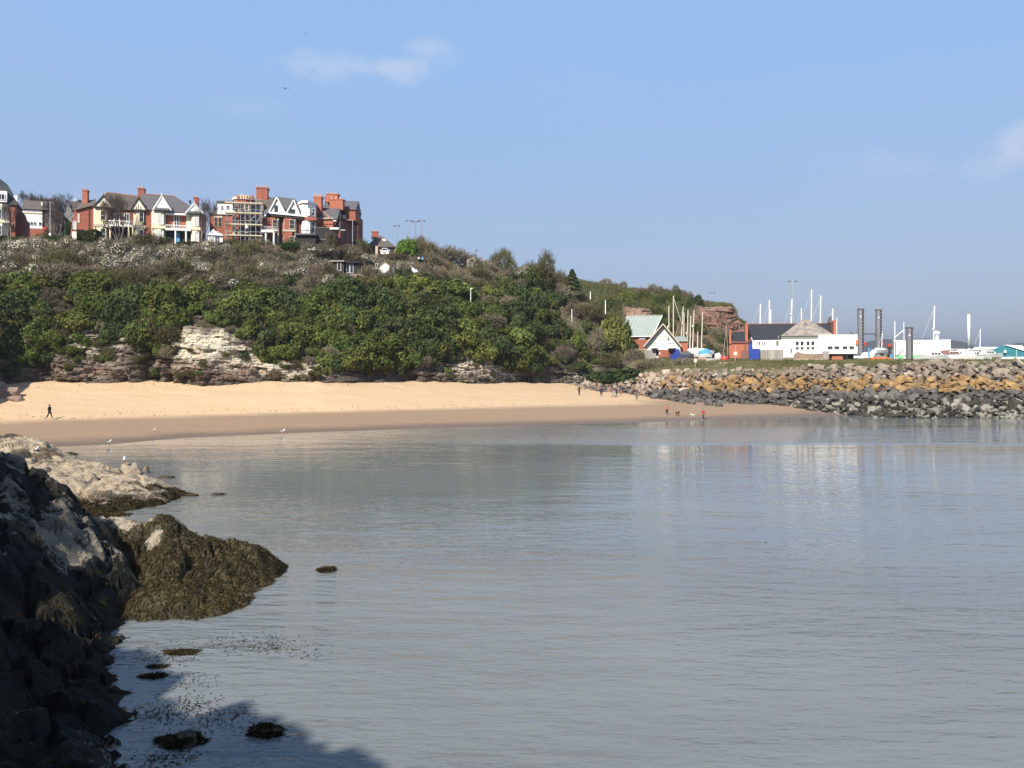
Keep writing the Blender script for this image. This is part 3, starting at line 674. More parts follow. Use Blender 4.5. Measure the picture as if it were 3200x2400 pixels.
def rock_material(name, c1, c2, dark, weed_c):
    """bare stone c1..c2, dark tar lichen patches, weed staining where the tide reaches"""
    m = bpy.data.materials.new(name); g = G(nt_of(m)); out = g.n('ShaderNodeOutputMaterial'); b = g.n('ShaderNodeBsdfPrincipled')
    tc = g.n('ShaderNodeTexCoord'); pos = tc.outputs['Object']
    at = lambda n: g.n('ShaderNodeAttribute', attribute_name=n).outputs['Fac']
    n = g.noise(1.4, 6, 0.65, pos); nf = g.noise(6, 6, 0.7, pos); nb = g.noise(0.5, 3, 0.6, pos)
    col = g.mix(g.ramp(n, 0.35, 0.65), c1, c2); col = g.mix(g.m('MULTIPLY', g.ramp(nf, 0.55, 0.7), 0.5), col, tuple(x * .5 for x in c2))
    t = g.m('ADD', at('weed'), g.m('MULTIPLY', g.m('SUBTRACT', n, 0.5), 1.1)); t = g.m('ADD', t, g.m('MULTIPLY', g.m('SUBTRACT', nf, 0.5), 0.9))
    wm = g.ramp(t, 0.42, 0.56); col = g.mix(wm, col, g.mix(g.ramp(nb, .4, .6), dark, weed_c))
    g.l(col, b.inputs['Base Color']); b.inputs['Roughness'].default_value = 0.8; b.inputs['Specular IOR Level'].default_value = 0.25
    bp = g.n('ShaderNodeBump'); bp.inputs['Distance'].default_value = 0.18; g.l(g.m('ADD', n, g.m('MULTIPLY', nf, 0.6)), bp.inputs['Height']); g.l(bp.outputs[0], b.inputs['Normal'])
    g.l(b.outputs[0], out.inputs[0]); return m


def rock(name, label, ctrl, bounds, res, material, weedfn, rough, block, root_at, hole=None):
    """ctrl: world points (x, y, z) the surface passes through"""
    x0, x1, y0, y1 = bounds; xs = np.arange(x0, x1, res); ys = np.arange(y0, y1, res); XX, YY = np.meshgrid(xs, ys)
    z = tps(ctrl, np.stack([XX.ravel(), YY.ravel()], 1)).reshape(XX.shape)
    # jointed blocks: each with its own level and tilt, split by cracks
    u = XX * .85 + YY * .5 + 0.8 * fbm(XX * .35, YY * .35, 1, 3, 51); v = -XX * .5 + YY * .85 + 0.8 * fbm(XX * .35, YY * .35, 9, 3, 52)
    bu = np.floor(u / block); bv = np.floor(v / (block * .62) + 5 * h1(bu, bu * 0, 53)); fu = u / block - bu; fv = (v / (block * .62) + 5 * h1(bu, bu * 0, 53)); fv = fv - np.floor(fv)
    a = h1(bu, bv, 54) - .5; tx_ = h1(bu, bv, 55) - .5; ty_ = h1(bu, bv, 56) - .5
    edge = np.minimum(np.minimum(fu, 1 - fu), np.minimum(fv, 1 - fv))
    ins = np.clip((z + 0.4) / 1.2, 0.12, 1)
    z = z + ins * rough * (1.1 * a + 0.9 * tx_ * (fu - .5) + 0.9 * ty_ * (fv - .5) - 0.55 * np.exp(-(edge / 0.05) ** 2)) + ins * rough * 0.55 * fbm(XX * .9, YY * .9, 0, 3, 57) + rough * .22 * fbm(XX * 2.9, YY * 2.9, 0, 3, 58) - rough * .35 * np.clip(.16 - np.abs(fbm(XX * .8 + .3 * YY, YY * 1.1, 2, 3, 59)), 0, 1) * 3
    wd = weedfn(XX, YY, z)
    root = thing(name, label, 'rock', (root_at[0], root_at[1], 0))
    keep = z > -1.4
    Q = grid_quads(*XX.shape); kq = keep.ravel()[Q].any(1); Q = Q[kq]
    V = np.stack([XX, YY, z], -1).reshape(-1, 3) - np.array(root_at + (0,)) if len(root_at) == 2 else None
    used = np.unique(Q); remap = np.full(len(V), -1); remap[used] = np.arange(len(used))
    mk_np('stone', V[used], remap[Q], material, root, attrs={'weed': wd.ravel()[used]}, smooth=False)
    return root, XX, YY, z, wd


def C(lst): return [tuple(P(a, b_, y)) for a, b_, y in lst]


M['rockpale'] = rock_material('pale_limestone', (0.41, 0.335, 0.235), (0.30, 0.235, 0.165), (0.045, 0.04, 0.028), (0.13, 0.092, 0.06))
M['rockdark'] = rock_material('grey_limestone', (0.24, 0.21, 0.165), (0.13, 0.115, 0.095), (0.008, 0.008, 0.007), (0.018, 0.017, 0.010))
M['rockweed'] = rock_material('weedy_limestone', (0.38, 0.32, 0.245), (0.30, 0.25, 0.19), (0.05, 0.043, 0.025), (0.085, 0.066, 0.034))

near_pts = C([(-150, 1415, 34), (0, 1437, 32), (60, 1458, 31.5), (120, 1480, 31), (158, 1507, 30.5), (170, 1550, 30), (215, 1590, 29.3), (245, 1660, 28.5),
              (200, 1700, 28), (240, 1790, 27.5), (290, 1880, 27), (330, 1945, 26.5), (0, 1560, 28), (100, 1580, 28.5), (0, 1700, 25.5), (100, 1720, 26), (180, 1800, 26), (0, 1850, 23), (120, 1900, 23.5), (250, 1950, 24.5),
              (0, 2000, 20.5), (150, 2050, 21), (300, 2080, 22.3), (0, 2200, 18), (200, 2220, 18.8), (350, 2200, 20.3), (100, 2400, 16.3), (300, 2400, 17), (0, 2400, 16),
              (366, 1984, 25.8), (342, 2061, 23.7), (440, 2131, 22.1), (385, 2160, 21.5), (451, 2205, 20.6), (407, 2262, 19.6), (395, 2375, 17.9), (415, 2420, 17.3), (440, 2600, 15.2)])
near_pts += [(-10.6, 26.2, -.9), (-10.6, 24, -.9), (-9.0, 22.3, -.9), (-8.2, 20.6, -1), (-8.0, 19, -1.2), (-7.0, 17, -1.2), (-6.3, 15, -1.0), (-12.6, 29, -.6), (-13.4, 31, -.5), (-15.4, 32.8, 0.2), (-18, 34.5, 1.0), (-21, 36.5, 1.6), (-25, 38, 2.0),
             (-30, 33, 5.5), (-32, 27, 6), (-30, 20, 6), (-24, 13, 5), (-15, 11, 2.0), (-9, 11, .4), (-24, 41, -.6), (-18, 37.5, -.8), (-30, 42, .2)]
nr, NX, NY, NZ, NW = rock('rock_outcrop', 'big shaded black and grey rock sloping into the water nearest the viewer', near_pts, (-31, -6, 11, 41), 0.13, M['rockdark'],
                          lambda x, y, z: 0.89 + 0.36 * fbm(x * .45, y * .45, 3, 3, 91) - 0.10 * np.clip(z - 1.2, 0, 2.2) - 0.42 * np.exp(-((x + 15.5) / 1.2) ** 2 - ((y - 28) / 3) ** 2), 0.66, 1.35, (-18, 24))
sw_pts = C([(200, 1614, 33.5), (244, 1614, 33.3), (285, 1616, 33.2), (350, 1624, 33.1), (390, 1624, 33), (447, 1641, 33), (500, 1640, 33), (549, 1637, 33), (586, 1663, 33), (659, 1677, 33), (704, 1708, 33), (740, 1720, 33), (797, 1726, 33), (834, 1759, 33), (872, 1801, 32.6),
            (850, 1832, 31.3), (818, 1871, 29.6), (781, 1895, 28.8), (692, 1922, 27.9), (610, 1938, 27.3), (447, 1946, 27.1), (380, 1925, 27.6), (330, 1880, 28.6),
            (350, 1720, 32), (450, 1740, 31.4), (550, 1740, 31.3), (650, 1770, 31.4), (750, 1800, 31.5), (400, 1830, 29.6), (520, 1840, 29.2), (640, 1850, 29.3), (740, 1860, 29.6), (300, 1760, 30.8)])
sw_pts += [(-18.5, 34.8, 1.7), (-16.8, 35.3, .8), (-13.5, 35.6, .3), (-11, 35.4, .0), (-9.2, 34.3, -.3), (-8.6, 32.8, -1.2), (-8.7, 30.5, -1.2), (-8.8, 28.2, -1.1), (-10, 26.6, -.9), (-12, 26, -.9), (-14, 26.8, -.6), (-15, 28, -.4), (-17, 31, 1.0), (-15, 37.5, -1), (-10, 37, -1.2), (-19, 38, -.5)]
sr, SX, SY, SZ, SW_ = rock('rock_outcrop', 'low rounded sunlit rock shaggy with brown seaweed, jutting into the water', sw_pts, (-19, -7.5, 25.5, 38), 0.075, M['rockweed'],
                          lambda x, y, z: 0.83 + 0.2 * fbm(x * .5, y * .5, 3, 3, 93) - 0.50 * np.exp(-((y - 33.2) / .75) ** 2) * np.exp(-((x + 16) / 2.6) ** 2) - 0.62 * np.exp(-((x + 14.35) / .34) ** 2 - ((y - 32.2) / .4) ** 2), 0.33, 1.5, (-13, 31))
pl_pts = C([(-60, 1366, 63), (0, 1373, 62), (60, 1374, 62), (122, 1377, 61.5), (149, 1386, 61), (185, 1404, 60), (231, 1450, 57), (260, 1446, 56.5), (289, 1447, 56), (321, 1472, 55), (348, 1481, 54.5), (400, 1484, 54), (439, 1490, 53.8), (488, 1508, 53.5), (533, 1513, 53), (549, 1526, 52.6), (576, 1549, 51.6),
            (542, 1571, 49.2), (497, 1580, 48), (438, 1594, 46.7), (407, 1610, 45.2), (330, 1622, 44.1), (0, 1440, 54), (100, 1480, 50.5), (200, 1520, 49), (300, 1540, 48.6), (400, 1545, 48.8), (200, 1590, 45), (260, 1608, 44.6), (100, 1560, 44.5), (0, 1500, 46), (480, 1545, 50), (-60, 1480, 47)])
pl_pts += [(-20.0, 52, -.4), (-20.4, 49, -.6), (-21.5, 46.3, -.6), (-23, 44, -.6), (-21, 54, -.6), (-23.5, 55.5, -.2), (-27, 57.5, .2), (-30.5, 59, .4), (-33, 62, .6), (-36.5, 64.5, .6), (-40, 66, .4), (-24, 58, -1), (-30, 62, -1), (-36, 67.5, -.6), (-42, 70, -.6), (-46, 66, 0), (-44, 60, 1.4), (-42, 50, 1.8), (-24.5, 42.5, -.6), (-28, 41.5, .1), (-35, 42, 1.4), (-20, 57, -1.3), (-19, 50, -1.2)]
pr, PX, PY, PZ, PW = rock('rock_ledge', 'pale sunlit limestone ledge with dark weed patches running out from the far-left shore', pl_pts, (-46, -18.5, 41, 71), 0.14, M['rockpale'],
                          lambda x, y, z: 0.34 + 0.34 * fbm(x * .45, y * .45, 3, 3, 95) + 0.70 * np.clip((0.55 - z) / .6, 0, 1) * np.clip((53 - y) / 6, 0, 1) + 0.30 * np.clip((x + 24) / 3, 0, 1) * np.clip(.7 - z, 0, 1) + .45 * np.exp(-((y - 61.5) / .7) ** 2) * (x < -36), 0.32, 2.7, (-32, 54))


# ---- seaweed hanging on the rocks: short drooping ribbons
def fronds(XX, YY, ZZ, prob, n, rng, lmin, lmax, wid, cols_at):
    gy, gx = np.gradient(ZZ, YY[1, 0] - YY[0, 0], XX[0, 1] - XX[0, 0]); p = (prob * (ZZ > -.05)).ravel(); p = p / p.sum(); k = rng.choice(p.size, n, p=p)
    px_, py_, pz_ = XX.ravel()[k] + rng.uniform(-.05, .05, n), YY.ravel()[k] + rng.uniform(-.05, .05, n), ZZ.ravel()[k]
    dx, dy = -gx.ravel()[k] + rng.normal(0, .35, n), -gy.ravel()[k] + rng.normal(-.1, .35, n); l = np.hypot(dx, dy) + 1e-6; dx, dy = dx / l, dy / l
    L = rng.uniform(lmin, lmax, n); s = np.clip(np.hypot(gx.ravel()[k], gy.ravel()[k]), .1, 2.0)
    b = np.stack([px_, py_, pz_ + .02], 1); d = np.stack([dx, dy, 0 * dx], 1); w = np.stack([-dy, dx, rng.uniform(-.4, .4, n)], 1) * wid * rng.uniform(.6, 1.4, n)[:, None]
    up = np.array([[0, 0, 1.0]])
    m1 = b + d * (L * .45)[:, None] + up * (L * .28 - .45 * L * s * .6)[:, None]; m2 = b + d * (L * .9)[:, None] - up * (L * .9 * s * .85 + .02 - L * .06)[:, None]
    V = np.stack([b - w, b + w, m1 + w, m1 - w, m2 + w * .4, m2 - w * .4], 1).reshape(-1, 3); o_ = np.arange(n)[:, None] * 6
    Q = np.concatenate([o_ + np.array([[0, 1, 2, 3]]), o_ + np.array([[3, 2, 4, 5]])]); return V, Q, np.repeat(rng.uniform(0, 1, n) * .6 + .4 * (.5 + .5 * vnoise(px_ * .8, py_ * .8, 0, 5)), 6)


M['weed'] = leaf_mat('bladder_wrack', (0.020, 0.018, 0.010), (0.074, 0.056, 0.026), trans=0.15, rnd=0.0, hue=0.0)
for (root, XX, YY, ZZ, WW, n, lo, rt) in ((sr, SX, SY, SZ, np.clip((SW_ - .45) * 3, 0, 1), 26000, (.05, .17, .017), (-13, 31, 0)), (pr, PX, PY, PZ, np.clip((PW - .62) * 3, 0, 1) * (PZ < 1.0), 5000, (.15, .4, .03), (-32, 54, 0)), (nr, NX, NY, NZ, np.clip((NW - .6) * 3, 0, 1) * (NX > -20) * (NZ < 2.2), 4500, (.07, .20, .016), (-18, 24, 0))):
    V, Q, tint = fronds(XX, YY, ZZ, WW, n, RNG, *lo, None); mk_np('seaweed', V - np.array(rt), Q, M['weed'], root, attrs={'tint': tint}, kind='stuff')


# ---- small weed-grown rocks standing in the water, and weed afloat round them
def weed_mound(label, px, py, w, h, n=900, name='weedy_rock', stone='rockweed', d=None):
    Yc = EYE * F / (py - HOR); c = P(px, py, Yc); d = d or w * .7
    r = random.Random(int(px)); V, Fc = hull_rock(int(px), w / 2 * .92, d / 2 * .92, h, 26)
    root = thing(name, label, 'rock', c); me = mk('stone', V, Fc, M[stone], root); me.data.attributes.new('weed', 'FLOAT', 'POINT').data.foreach_set('value', np.full(len(V), 0.75 if n else .2, dtype=np.float32))
    if n:
        rng = np.random.default_rng(int(px)); a = rng.uniform(0, 6.283, n); q = np.sqrt(rng.uniform(0, 1.15, n)); x = q * np.cos(a) * w / 2; y = q * np.sin(a) * d / 2
        k_ = .75 + .5 * vnoise(np.cos(a) * 1.7 + px, np.sin(a) * 1.7, q * 2, 3); x = x * k_; y = y * k_; z = h * np.sqrt(np.clip(1 - q * q, 0, 1)) * (.75 + .4 * vnoise(x * 5, y * 5, px, 4)) + .015; L = rng.uniform(.05, .16, n); u = np.stack([np.cos(a) + rng.normal(0, .8, n), np.sin(a) + rng.normal(0, .8, n), rng.uniform(-.5, .25, n)], 1); u /= np.linalg.norm(u, axis=1)[:, None]
        b = np.stack([x, y, z], 1); sd = np.cross(u, rng.normal(0, 1, (n, 3))); sd = sd / np.linalg.norm(sd, axis=1)[:, None] * .013
        e = b + u * L[:, None]; e[:, 2] = np.maximum(e[:, 2], .015); V = np.stack([b - sd, b + sd, e + sd * .5, e - sd * .5], 1).reshape(-1, 3); Q = np.arange(n)[:, None] * 4 + np.array([[0, 1, 2, 3]])
        mk_np('seaweed', V, Q, M['weed'], root, attrs={'tint': np.repeat(rng.uniform(0, .8, n), 4)}, kind='stuff')
    return root


weed_mound('small dark weedy rock alone in open water beyond the shaggy rock', 1024, 1784, .85, .20, 900)
weed_mound('tufted weed-covered rock poking out of the shaded water, nearest the viewer', 828, 2290, .92, .17, 1800, d=.6)
weed_mound('flat dark weed mass in the shaded water, beside the big black rock', 565, 2316, 1.1, .12, 2200, d=1.0)
weed_mound('thin dark weed-topped rock awash, farthest of the shaded ones', 560, 2040, 1.05, .035, 800, d=.45)
weed_mound('tiny dark weed-topped rock awash, smallest of the shaded ones', 488, 2084, .6, .03, 300, d=.2)
weed_mound('slim dark weed-topped rock awash just off the black spur', 482, 2115, .78, .07, 500, d=.28)
weed_mound('low dark rock awash by the sand behind the pale ledge', 222, 1420, 1.3, .22, 500)
weed_mound('low flat rock awash at the outer tip of the pale ledge', 680, 1546, 1.0, .10, 300)
weed_mound('small rock just touching the outer tip of the pale ledge', 600, 1549, 1.0, .16, 300)
gull_rock = weed_mound('bare pale-topped rock in the water with a gull standing on it', 408, 1480, 2.2, .82, 0, name='rock', stone='rockpale', d=1.6)
weed_mound('upright grey stone beside the rock with the gull', 454, 1478, .62, .72, 0, name='rock', stone='rockdark', d=.5)
weed_mound('low dark stone awash to the side of the gull rock', 522, 1493, 1.4, .16, 200, name='rock', d=.8)
# reddish rocks on the sand at the far-left edge of the frame
for (x, q, w, h, lab, sd_) in ((18, 1240, 3.6, 1.5, 'larger reddish rock on the dry sand under the shaded cliff', 1), (50, 1252, 2.2, .7, 'smaller flat reddish rock on the dry sand beside the larger one', 2), (-30, 1236, 4.5, 2.4, 'reddish rock on the dry sand cut by the photo edge', 3)):
    v = on_sand(x, q); Vv, Fc = hull_rock(60 + sd_, w / 2, w / 2.6, h * .75, 22); o = mk('boulder', Vv, Fc, M['bpink']); o.location = v + Vector((0, 0, h * .2)); tag(o, lab, 'rock')
# weed afloat: loose blades on the water
n = 1500; rng = np.random.default_rng(3); cl = [(470, 2060), (560, 2045), (700, 2010), (860, 2010), (800, 2020), (620, 2200), (560, 2210), (470, 2230), (520, 2240), (650, 2260), (560, 2360), (480, 2380), (720, 2240), (830, 2290), (600, 2130), (960, 2035), (660, 1560)]
ci = rng.integers(0, len(cl), n); cc = np.array(cl, float)[ci]; pxw = cc[:, 0] + rng.normal(0, 42, n); pyw = cc[:, 1] + rng.normal(0, 17, n); Yw = EYE * F / (pyw - HOR)
b = np.stack([(pxw - 1600) / F * Yw, Yw, 0.012 + 0 * Yw], 1); a = rng.uniform(0, 6.28, n); L = rng.uniform(.03, .11, n); u = np.stack([np.cos(a), np.sin(a), rng.uniform(-.05, .15, n)], 1) * L[:, None]; sd = np.stack([-np.sin(a), np.cos(a), 0 * a], 1) * rng.uniform(.006, .014, n)[:, None]
mk_np('floating_seaweed', np.stack([b - sd, b + sd, b + u + sd, b + u - sd], 1).reshape(-1, 3), np.arange(n)[:, None] * 4 + np.array([[0, 1, 2, 3]]), M['weed'], attrs={'tint': np.repeat(rng.uniform(0, .5, n), 4)}, kind='stuff')

# strandline: scraps of dry weed and pebbles along the last high tide and under the cliff
n = 420; rng = np.random.default_rng(8); pxs_ = rng.uniform(-60, 2050, n); kp_ = np.array(sorted(S)); SA = np.array([S[k] for k in kp_]); wv = rng.uniform(0, 1, n) < .55
ya, yb, za, zb = (np.interp(pxs_, kp_, SA[:, i, j]) for i, j in ((2, 0), (3, 0), (2, 1), (3, 1))); f = np.where(wv, np.abs(rng.normal(.05, .05, n)) + .03 * np.sin(pxs_ * .02), .93 + rng.normal(0, .04, n)); f = np.clip(f, 0, 1.0)
yy = ya + (yb - ya) * f; b = np.stack([(pxs_ - 1600) / F * yy, yy, za + (zb - za) * f + .05], 1); s_ = rng.uniform(.03, .12, n); V = b[:, None] + np.array([[-1, -.6, -.3], [1, -.5, -.3], [.2, .8, -.3], [0, 0, .5]])[None] * s_[:, None, None] * rng.uniform(.6, 1.4, (n, 4, 1))
mk_np('strandline', V.reshape(-1, 3), (np.arange(n)[:, None, None] * 4 + np.array([[0, 1, 3], [1, 2, 3], [2, 0, 3]])[None]).reshape(-1, 3), mat('dry_wrack', (0.07, 0.055, 0.04), (0.16, 0.12, 0.085), 1.5), kind='stuff')
# ------------------------------------------------------------------ vegetation
M['ivyleaf'] = leaf_mat('ivy_leaf', (0.042, 0.062, 0.017), (0.195, 0.220, 0.062), trans=0.32, rnd=0.34, hue=0.028)
M['darkleaf'] = leaf_mat('evergreen_leaf', (0.032, 0.048, 0.019), (0.098, 0.122, 0.046), rnd=0.25)
M['scrubtwig'] = leaf_mat('scrub_twig', (0.112, 0.096, 0.064), (0.255, 0.215, 0.146), trans=.1, rnd=0.25, hue=.015)
M['olivetwig'] = leaf_mat('budding_twig', (0.088, 0.082, 0.036), (0.17, 0.15, 0.075), trans=.15, rnd=0.2, hue=.015)
M['tantwig'] = leaf_mat('pale_tan_twig', (0.15, 0.115, 0.075), (0.33, 0.26, 0.17), trans=.15, rnd=0.15)
M['blossom'] = leaf_mat('blackthorn_blossom', (0.48, 0.445, 0.36), (0.72, 0.68, 0.56), trans=.2, rnd=0.08, hue=0)
M['brightleaf'] = leaf_mat('bright_leaf', (0.085, 0.15, 0.02), (0.17, 0.26, 0.045), rnd=0.1)
M['hedgeleaf'] = leaf_mat('hedge_leaf', (0.025, 0.045, 0.014), (0.06, 0.09, 0.028), rnd=0.1)
M['grassleaf'] = leaf_mat('rough_grass', (0.085, 0.095, 0.032), (0.22, 0.19, 0.09), rnd=0.1)


def unit(a): return a / (np.linalg.norm(a, axis=1)[:, None] + 1e-9)


def quads(c, n, up, ls, ws):
    """leaf cards at c facing n, long axis near up"""
    t = unit(np.cross(n, up)); b = np.cross(t, n); t = t * ws[:, None]; b = b * ls[:, None]
    V = np.stack([c - t - b, c + t - b, c + t * .8 + b, c - t * .8 + b], 1).reshape(-1, 3); return V, np.arange(len(c))[:, None] * 4 + np.array([[0, 1, 2, 3]])


def lumpset(rng, n, R, flat, lr):
    a = rng.uniform(0, 6.283, n); q = np.sqrt(rng.uniform(0, 1, n)) * R; z = rng.uniform(-.25, 1, n) * flat * np.sqrt(np.clip(1 - (q / R) ** 2, .1, 1))
    return np.stack([q * np.cos(a), q * np.sin(a), z], 1), rng.uniform(*lr, n)


def on_lumps(rng, C_, r, n):
    i = rng.choice(len(r), n, p=r ** 2 / (r ** 2).sum()); d = unit(rng.normal(0, 1, (n, 3))); p = C_[i] + d * r[i][:, None] * rng.uniform(.82, 1.06, n)[:, None]
    D = np.linalg.norm(p[:, None] - C_[None], axis=2) / r[None]; k = (D.min(1) > .8); return p[k], d[k], i[k]


def bush_mesh(kind, seed):
    rng = np.random.default_rng(seed); Vs, Qs, Ts, Is = [], [], [], []; base = 0
    def add(V, Q, t, mi):
        nonlocal base
        Vs.append(V); Qs.append(Q + base); Ts.append(np.repeat(t, 4)); Is.append(np.full(len(Q), mi)); base += len(V)
    if kind in ('ivy', 'dark', 'bright'):
        C_, r = lumpset(rng, 30, 1.75, 1.25, (.25, .72)); p, d, i = on_lumps(rng, C_, r, 5600); lt = rng.uniform(0, 1, 30)
        n = unit(d + rng.normal(0, .55, p.shape)); p = p + d * (rng.uniform(0, 1, len(p)) ** 4 * .35)[:, None]; s = rng.uniform(.06, .15, len(p)); add(*quads(p, n, rng.normal(0, 1, p.shape), s, s * rng.uniform(.5, 1, len(p))), np.clip(.55 * lt[i] + .45 * rng.uniform(0, 1, len(p)), 0, 1), 0)
        mats = {'ivy': ['ivyleaf'], 'dark': ['darkleaf'], 'bright': ['brightleaf']}[kind]
    elif kind == 'cone':
        z = rng.uniform(0, 3.2, 3200); a = rng.uniform(0, 6.283, 3200); q = (1 - z / 3.4) * 1.25 * (0.82 + .25 * np.sin(z * 9 + 2 * np.sin(a * 3))); p = np.stack([q * np.cos(a), q * np.sin(a), z], 1)
        n = unit(p * [1, 1, 0] + rng.normal(0, .5, p.shape) + [0, 0, .3]); s = rng.uniform(.07, .14, len(p)); add(*quads(p, n, rng.normal(0, 1, p.shape), s, s * .7), rng.uniform(0, 1, len(p)), 0); mats = ['darkleaf']
    else:
        C_, r = lumpset(rng, 13, 1.5, 1.15, (.42, .85)); p, d, i = on_lumps(rng, C_, r, 3400); p = p + d * (rng.uniform(0, 1, len(p)) ** 3 * .3)[:, None]; lt = rng.uniform(0, 1, 13)
        ax = unit(d + rng.normal(0, .5, p.shape) + [0, 0, .55]); n = unit(np.cross(ax, rng.normal(0, 1, p.shape)))
        add(*quads(p, n, ax, rng.uniform(.14, .36, len(p)), rng.uniform(.010, .026, len(p))), np.clip(.4 * lt[i] + .6 * rng.uniform(0, 1, len(p)), 0, 1), 0)
        p, d, i = on_lumps(rng, C_ * .93, r * .93, 1500); s = rng.uniform(.04, .095, len(p)); add(*quads(p, unit(d + rng.normal(0, .6, p.shape)), rng.normal(0, 1, p.shape), s, s * .7), np.clip(.35 * lt[i] + .4 * rng.uniform(0, 1, len(p)), 0, 1), 0)
        mats = {'scrub': ['scrubtwig'], 'olive': ['olivetwig'], 'tan': ['tantwig'], 'blossom': ['scrubtwig', 'blossom']}[kind]
        if kind == 'blossom':
            on = rng.uniform(0, 1, 13) < .72; p, d, i = on_lumps(rng, C_, r * 1.06, 3800); k = on[i] & (d[:, 2] > -.35); p, d = p[k], d[k]; m_ = rng.uniform(0, 1, len(p)) < .8; p, d = p[m_], d[m_]
            s = rng.uniform(.04, .095, len(p)); add(*quads(p, unit(d + rng.normal(0, .5, p.shape)), rng.normal(0, 1, p.shape), s, s * .8), rng.uniform(0, 1, len(p)), 1)
    me_o = mk_np('bush', np.concatenate(Vs), np.concatenate(Qs), [M[k] for k in mats], attrs={'tint': np.concatenate(Ts)}, idx=np.concatenate(Is)); me = me_o.data; bpy.data.objects.remove(me_o); return me


BUSH = {}
for kind, cnt in (('ivy', 5), ('dark', 2), ('scrub', 4), ('blossom', 4), ('olive', 3), ('tan', 2), ('bright', 1), ('cone', 1)):
    BUSH[kind] = [bush_mesh(kind, 900 + 17 * i + len(kind)) for i in range(cnt)]
KN = {'ivy': ('ivy_bush', 'green ivy bush', 'ivy bushes on the headland', 'bush'), 'dark': ('evergreen_bush', 'dark evergreen bush', 'evergreen bushes on the headland', 'bush'),
      'scrub': ('scrub_bush', 'bare brown scrub bush', 'brown scrub on the headland', 'bush'), 'blossom': ('blackthorn_bush', 'white-flowering blackthorn bush', 'flowering blackthorns on the headland', 'bush'),
      'olive': ('scrub_bush', 'olive-green scrub bush', 'olive scrub on the headland', 'bush'), 'tan': ('scrub_bush', 'pale tan scrub bush', 'tan scrub on the headland', 'bush')}
# the lower edge of the foliage over the bare cliff, and the upper edge of the green, in photo pixels
LOW = [(-400, 1144), (0, 1144), (60, 1114), (130, 1089), (200, 1039), (250, 1019), (290, 1029), (318, 1062), (345, 1044), (352, 1004), (385, 1009), (420, 1094), (470, 1079), (510, 1109), (553, 1109), (564, 1044), (600, 984), (640, 989), (680, 1016), (746, 1054), (800, 1102), (870, 1138), (930, 1132), (1000, 1130), (1080, 1144),
       (1149, 1154), (1239, 1154), (1307, 1136), (1352, 1130), (1433, 1110), (1460, 1092), (1505, 1120), (1578, 1140), (1623, 1156), (1668, 1150), (1736, 1124), (1804, 1154), (1840, 1136), (1870, 1122), (1990, 1092)]
TOP = [(-400, 880), (0, 880), (200, 902), (290, 872), (350, 898), (420, 932), (500, 932), (560, 912), (650, 915), (750, 905), (850, 900), (950, 900), (1050, 910), (1150, 890), (1250, 872), (1400, 893), (1500, 930), (1600, 882), (1700, 905), (1760, 965), (1850, 985), (1950, 995)]
il = lambda t, x: float(np.interp(x, [a for a, _ in t], [b for _, b in t]))
rv = random.Random(11); plants = []
Yq = 700.0
py = 752.0
row = 0
while py < 1150:
    row += 1; px = -70 + (row % 2) * 24
    while px < 1985:
        p = px + rv.uniform(-17, 17); q = py + rv.uniform(-11, 11); lo, tp, cr = il(LOW, p), il(TOP, p), crest_py(p)
        px += (45 if p < 1050 else 39) if q > tp else 38
        if q > lo - 4 or q < cr - 4 + (8 if p < 1100 else 0): continue
        # open ground kept clear: the garden terrace with its sheds
        if 1015 < p < 1335 and 803 < q < 872 and not (1122 < p < 1162 and q < 850): continue
        if 1140 < p < 1350 and q < 814: continue
        v = hill_at(p, q)
        if v is None: continue
        s = min(max(rv.lognormvariate(0, .26), .6), 1.65); jag = q - tp + rv.gauss(0, 16)
        if jag > 0:
            u = rv.random(); dk = min(max(.10 + (.17 if p > 1100 else 0) + .75 * float(vnoise(p / 90, q / 55, .5, 77)), 0), .85)
            k = 'dark' if u < dk else ('scrub' if u < dk + (.09 if p < 1050 else .04) else ('olive' if u < dk + (.15 if p < 1050 else .10) else 'ivy'))
            if 165 < p < 225 and 930 < q < 1010: k = 'scrub'
            if 1480 < p < 1560 and 1000 < q < 1060: k = 'scrub'
            if p > 1720 and q > 1000: k = rv.choice(('scrub', 'scrub', 'dark', 'ivy'))
            s *= (1.12 if p < 1050 else 1.22) if k in ('ivy', 'dark') else 1.05
            if q > lo - 40 and 560 < p < 1000: s *= .68
        else:
            u = rv.random()
            if p < 720: pb = .80 if 770 < q < 850 else (.34 if q <= 770 and p < 240 else .22 if q < 900 else .06)
            elif p < 900: pb = .14 if q > 800 else 0
            elif p < 1060: pb = .40 if q > 815 else 0
            else: pb = .14 + (.4 if 1640 < p < 1850 and 850 < q < 925 else 0) + (.22 if 1380 < p < 1480 else 0)
            k = 'blossom' if u < pb else ('scrub' if u < pb + .55 * (1 - pb) else 'olive' if u < pb + (.86 if p < 1300 else .9) * (1 - pb) else 'tan')
            if 1300 < p < 1440 and 800 < q < 880 and u > .25: k = 'tan'
            s *= 1.25 if p < 900 else 1.32
            if p < 900 and q < 785: s *= .56
        plants.append([k, p, q, v, s])
    py += 30
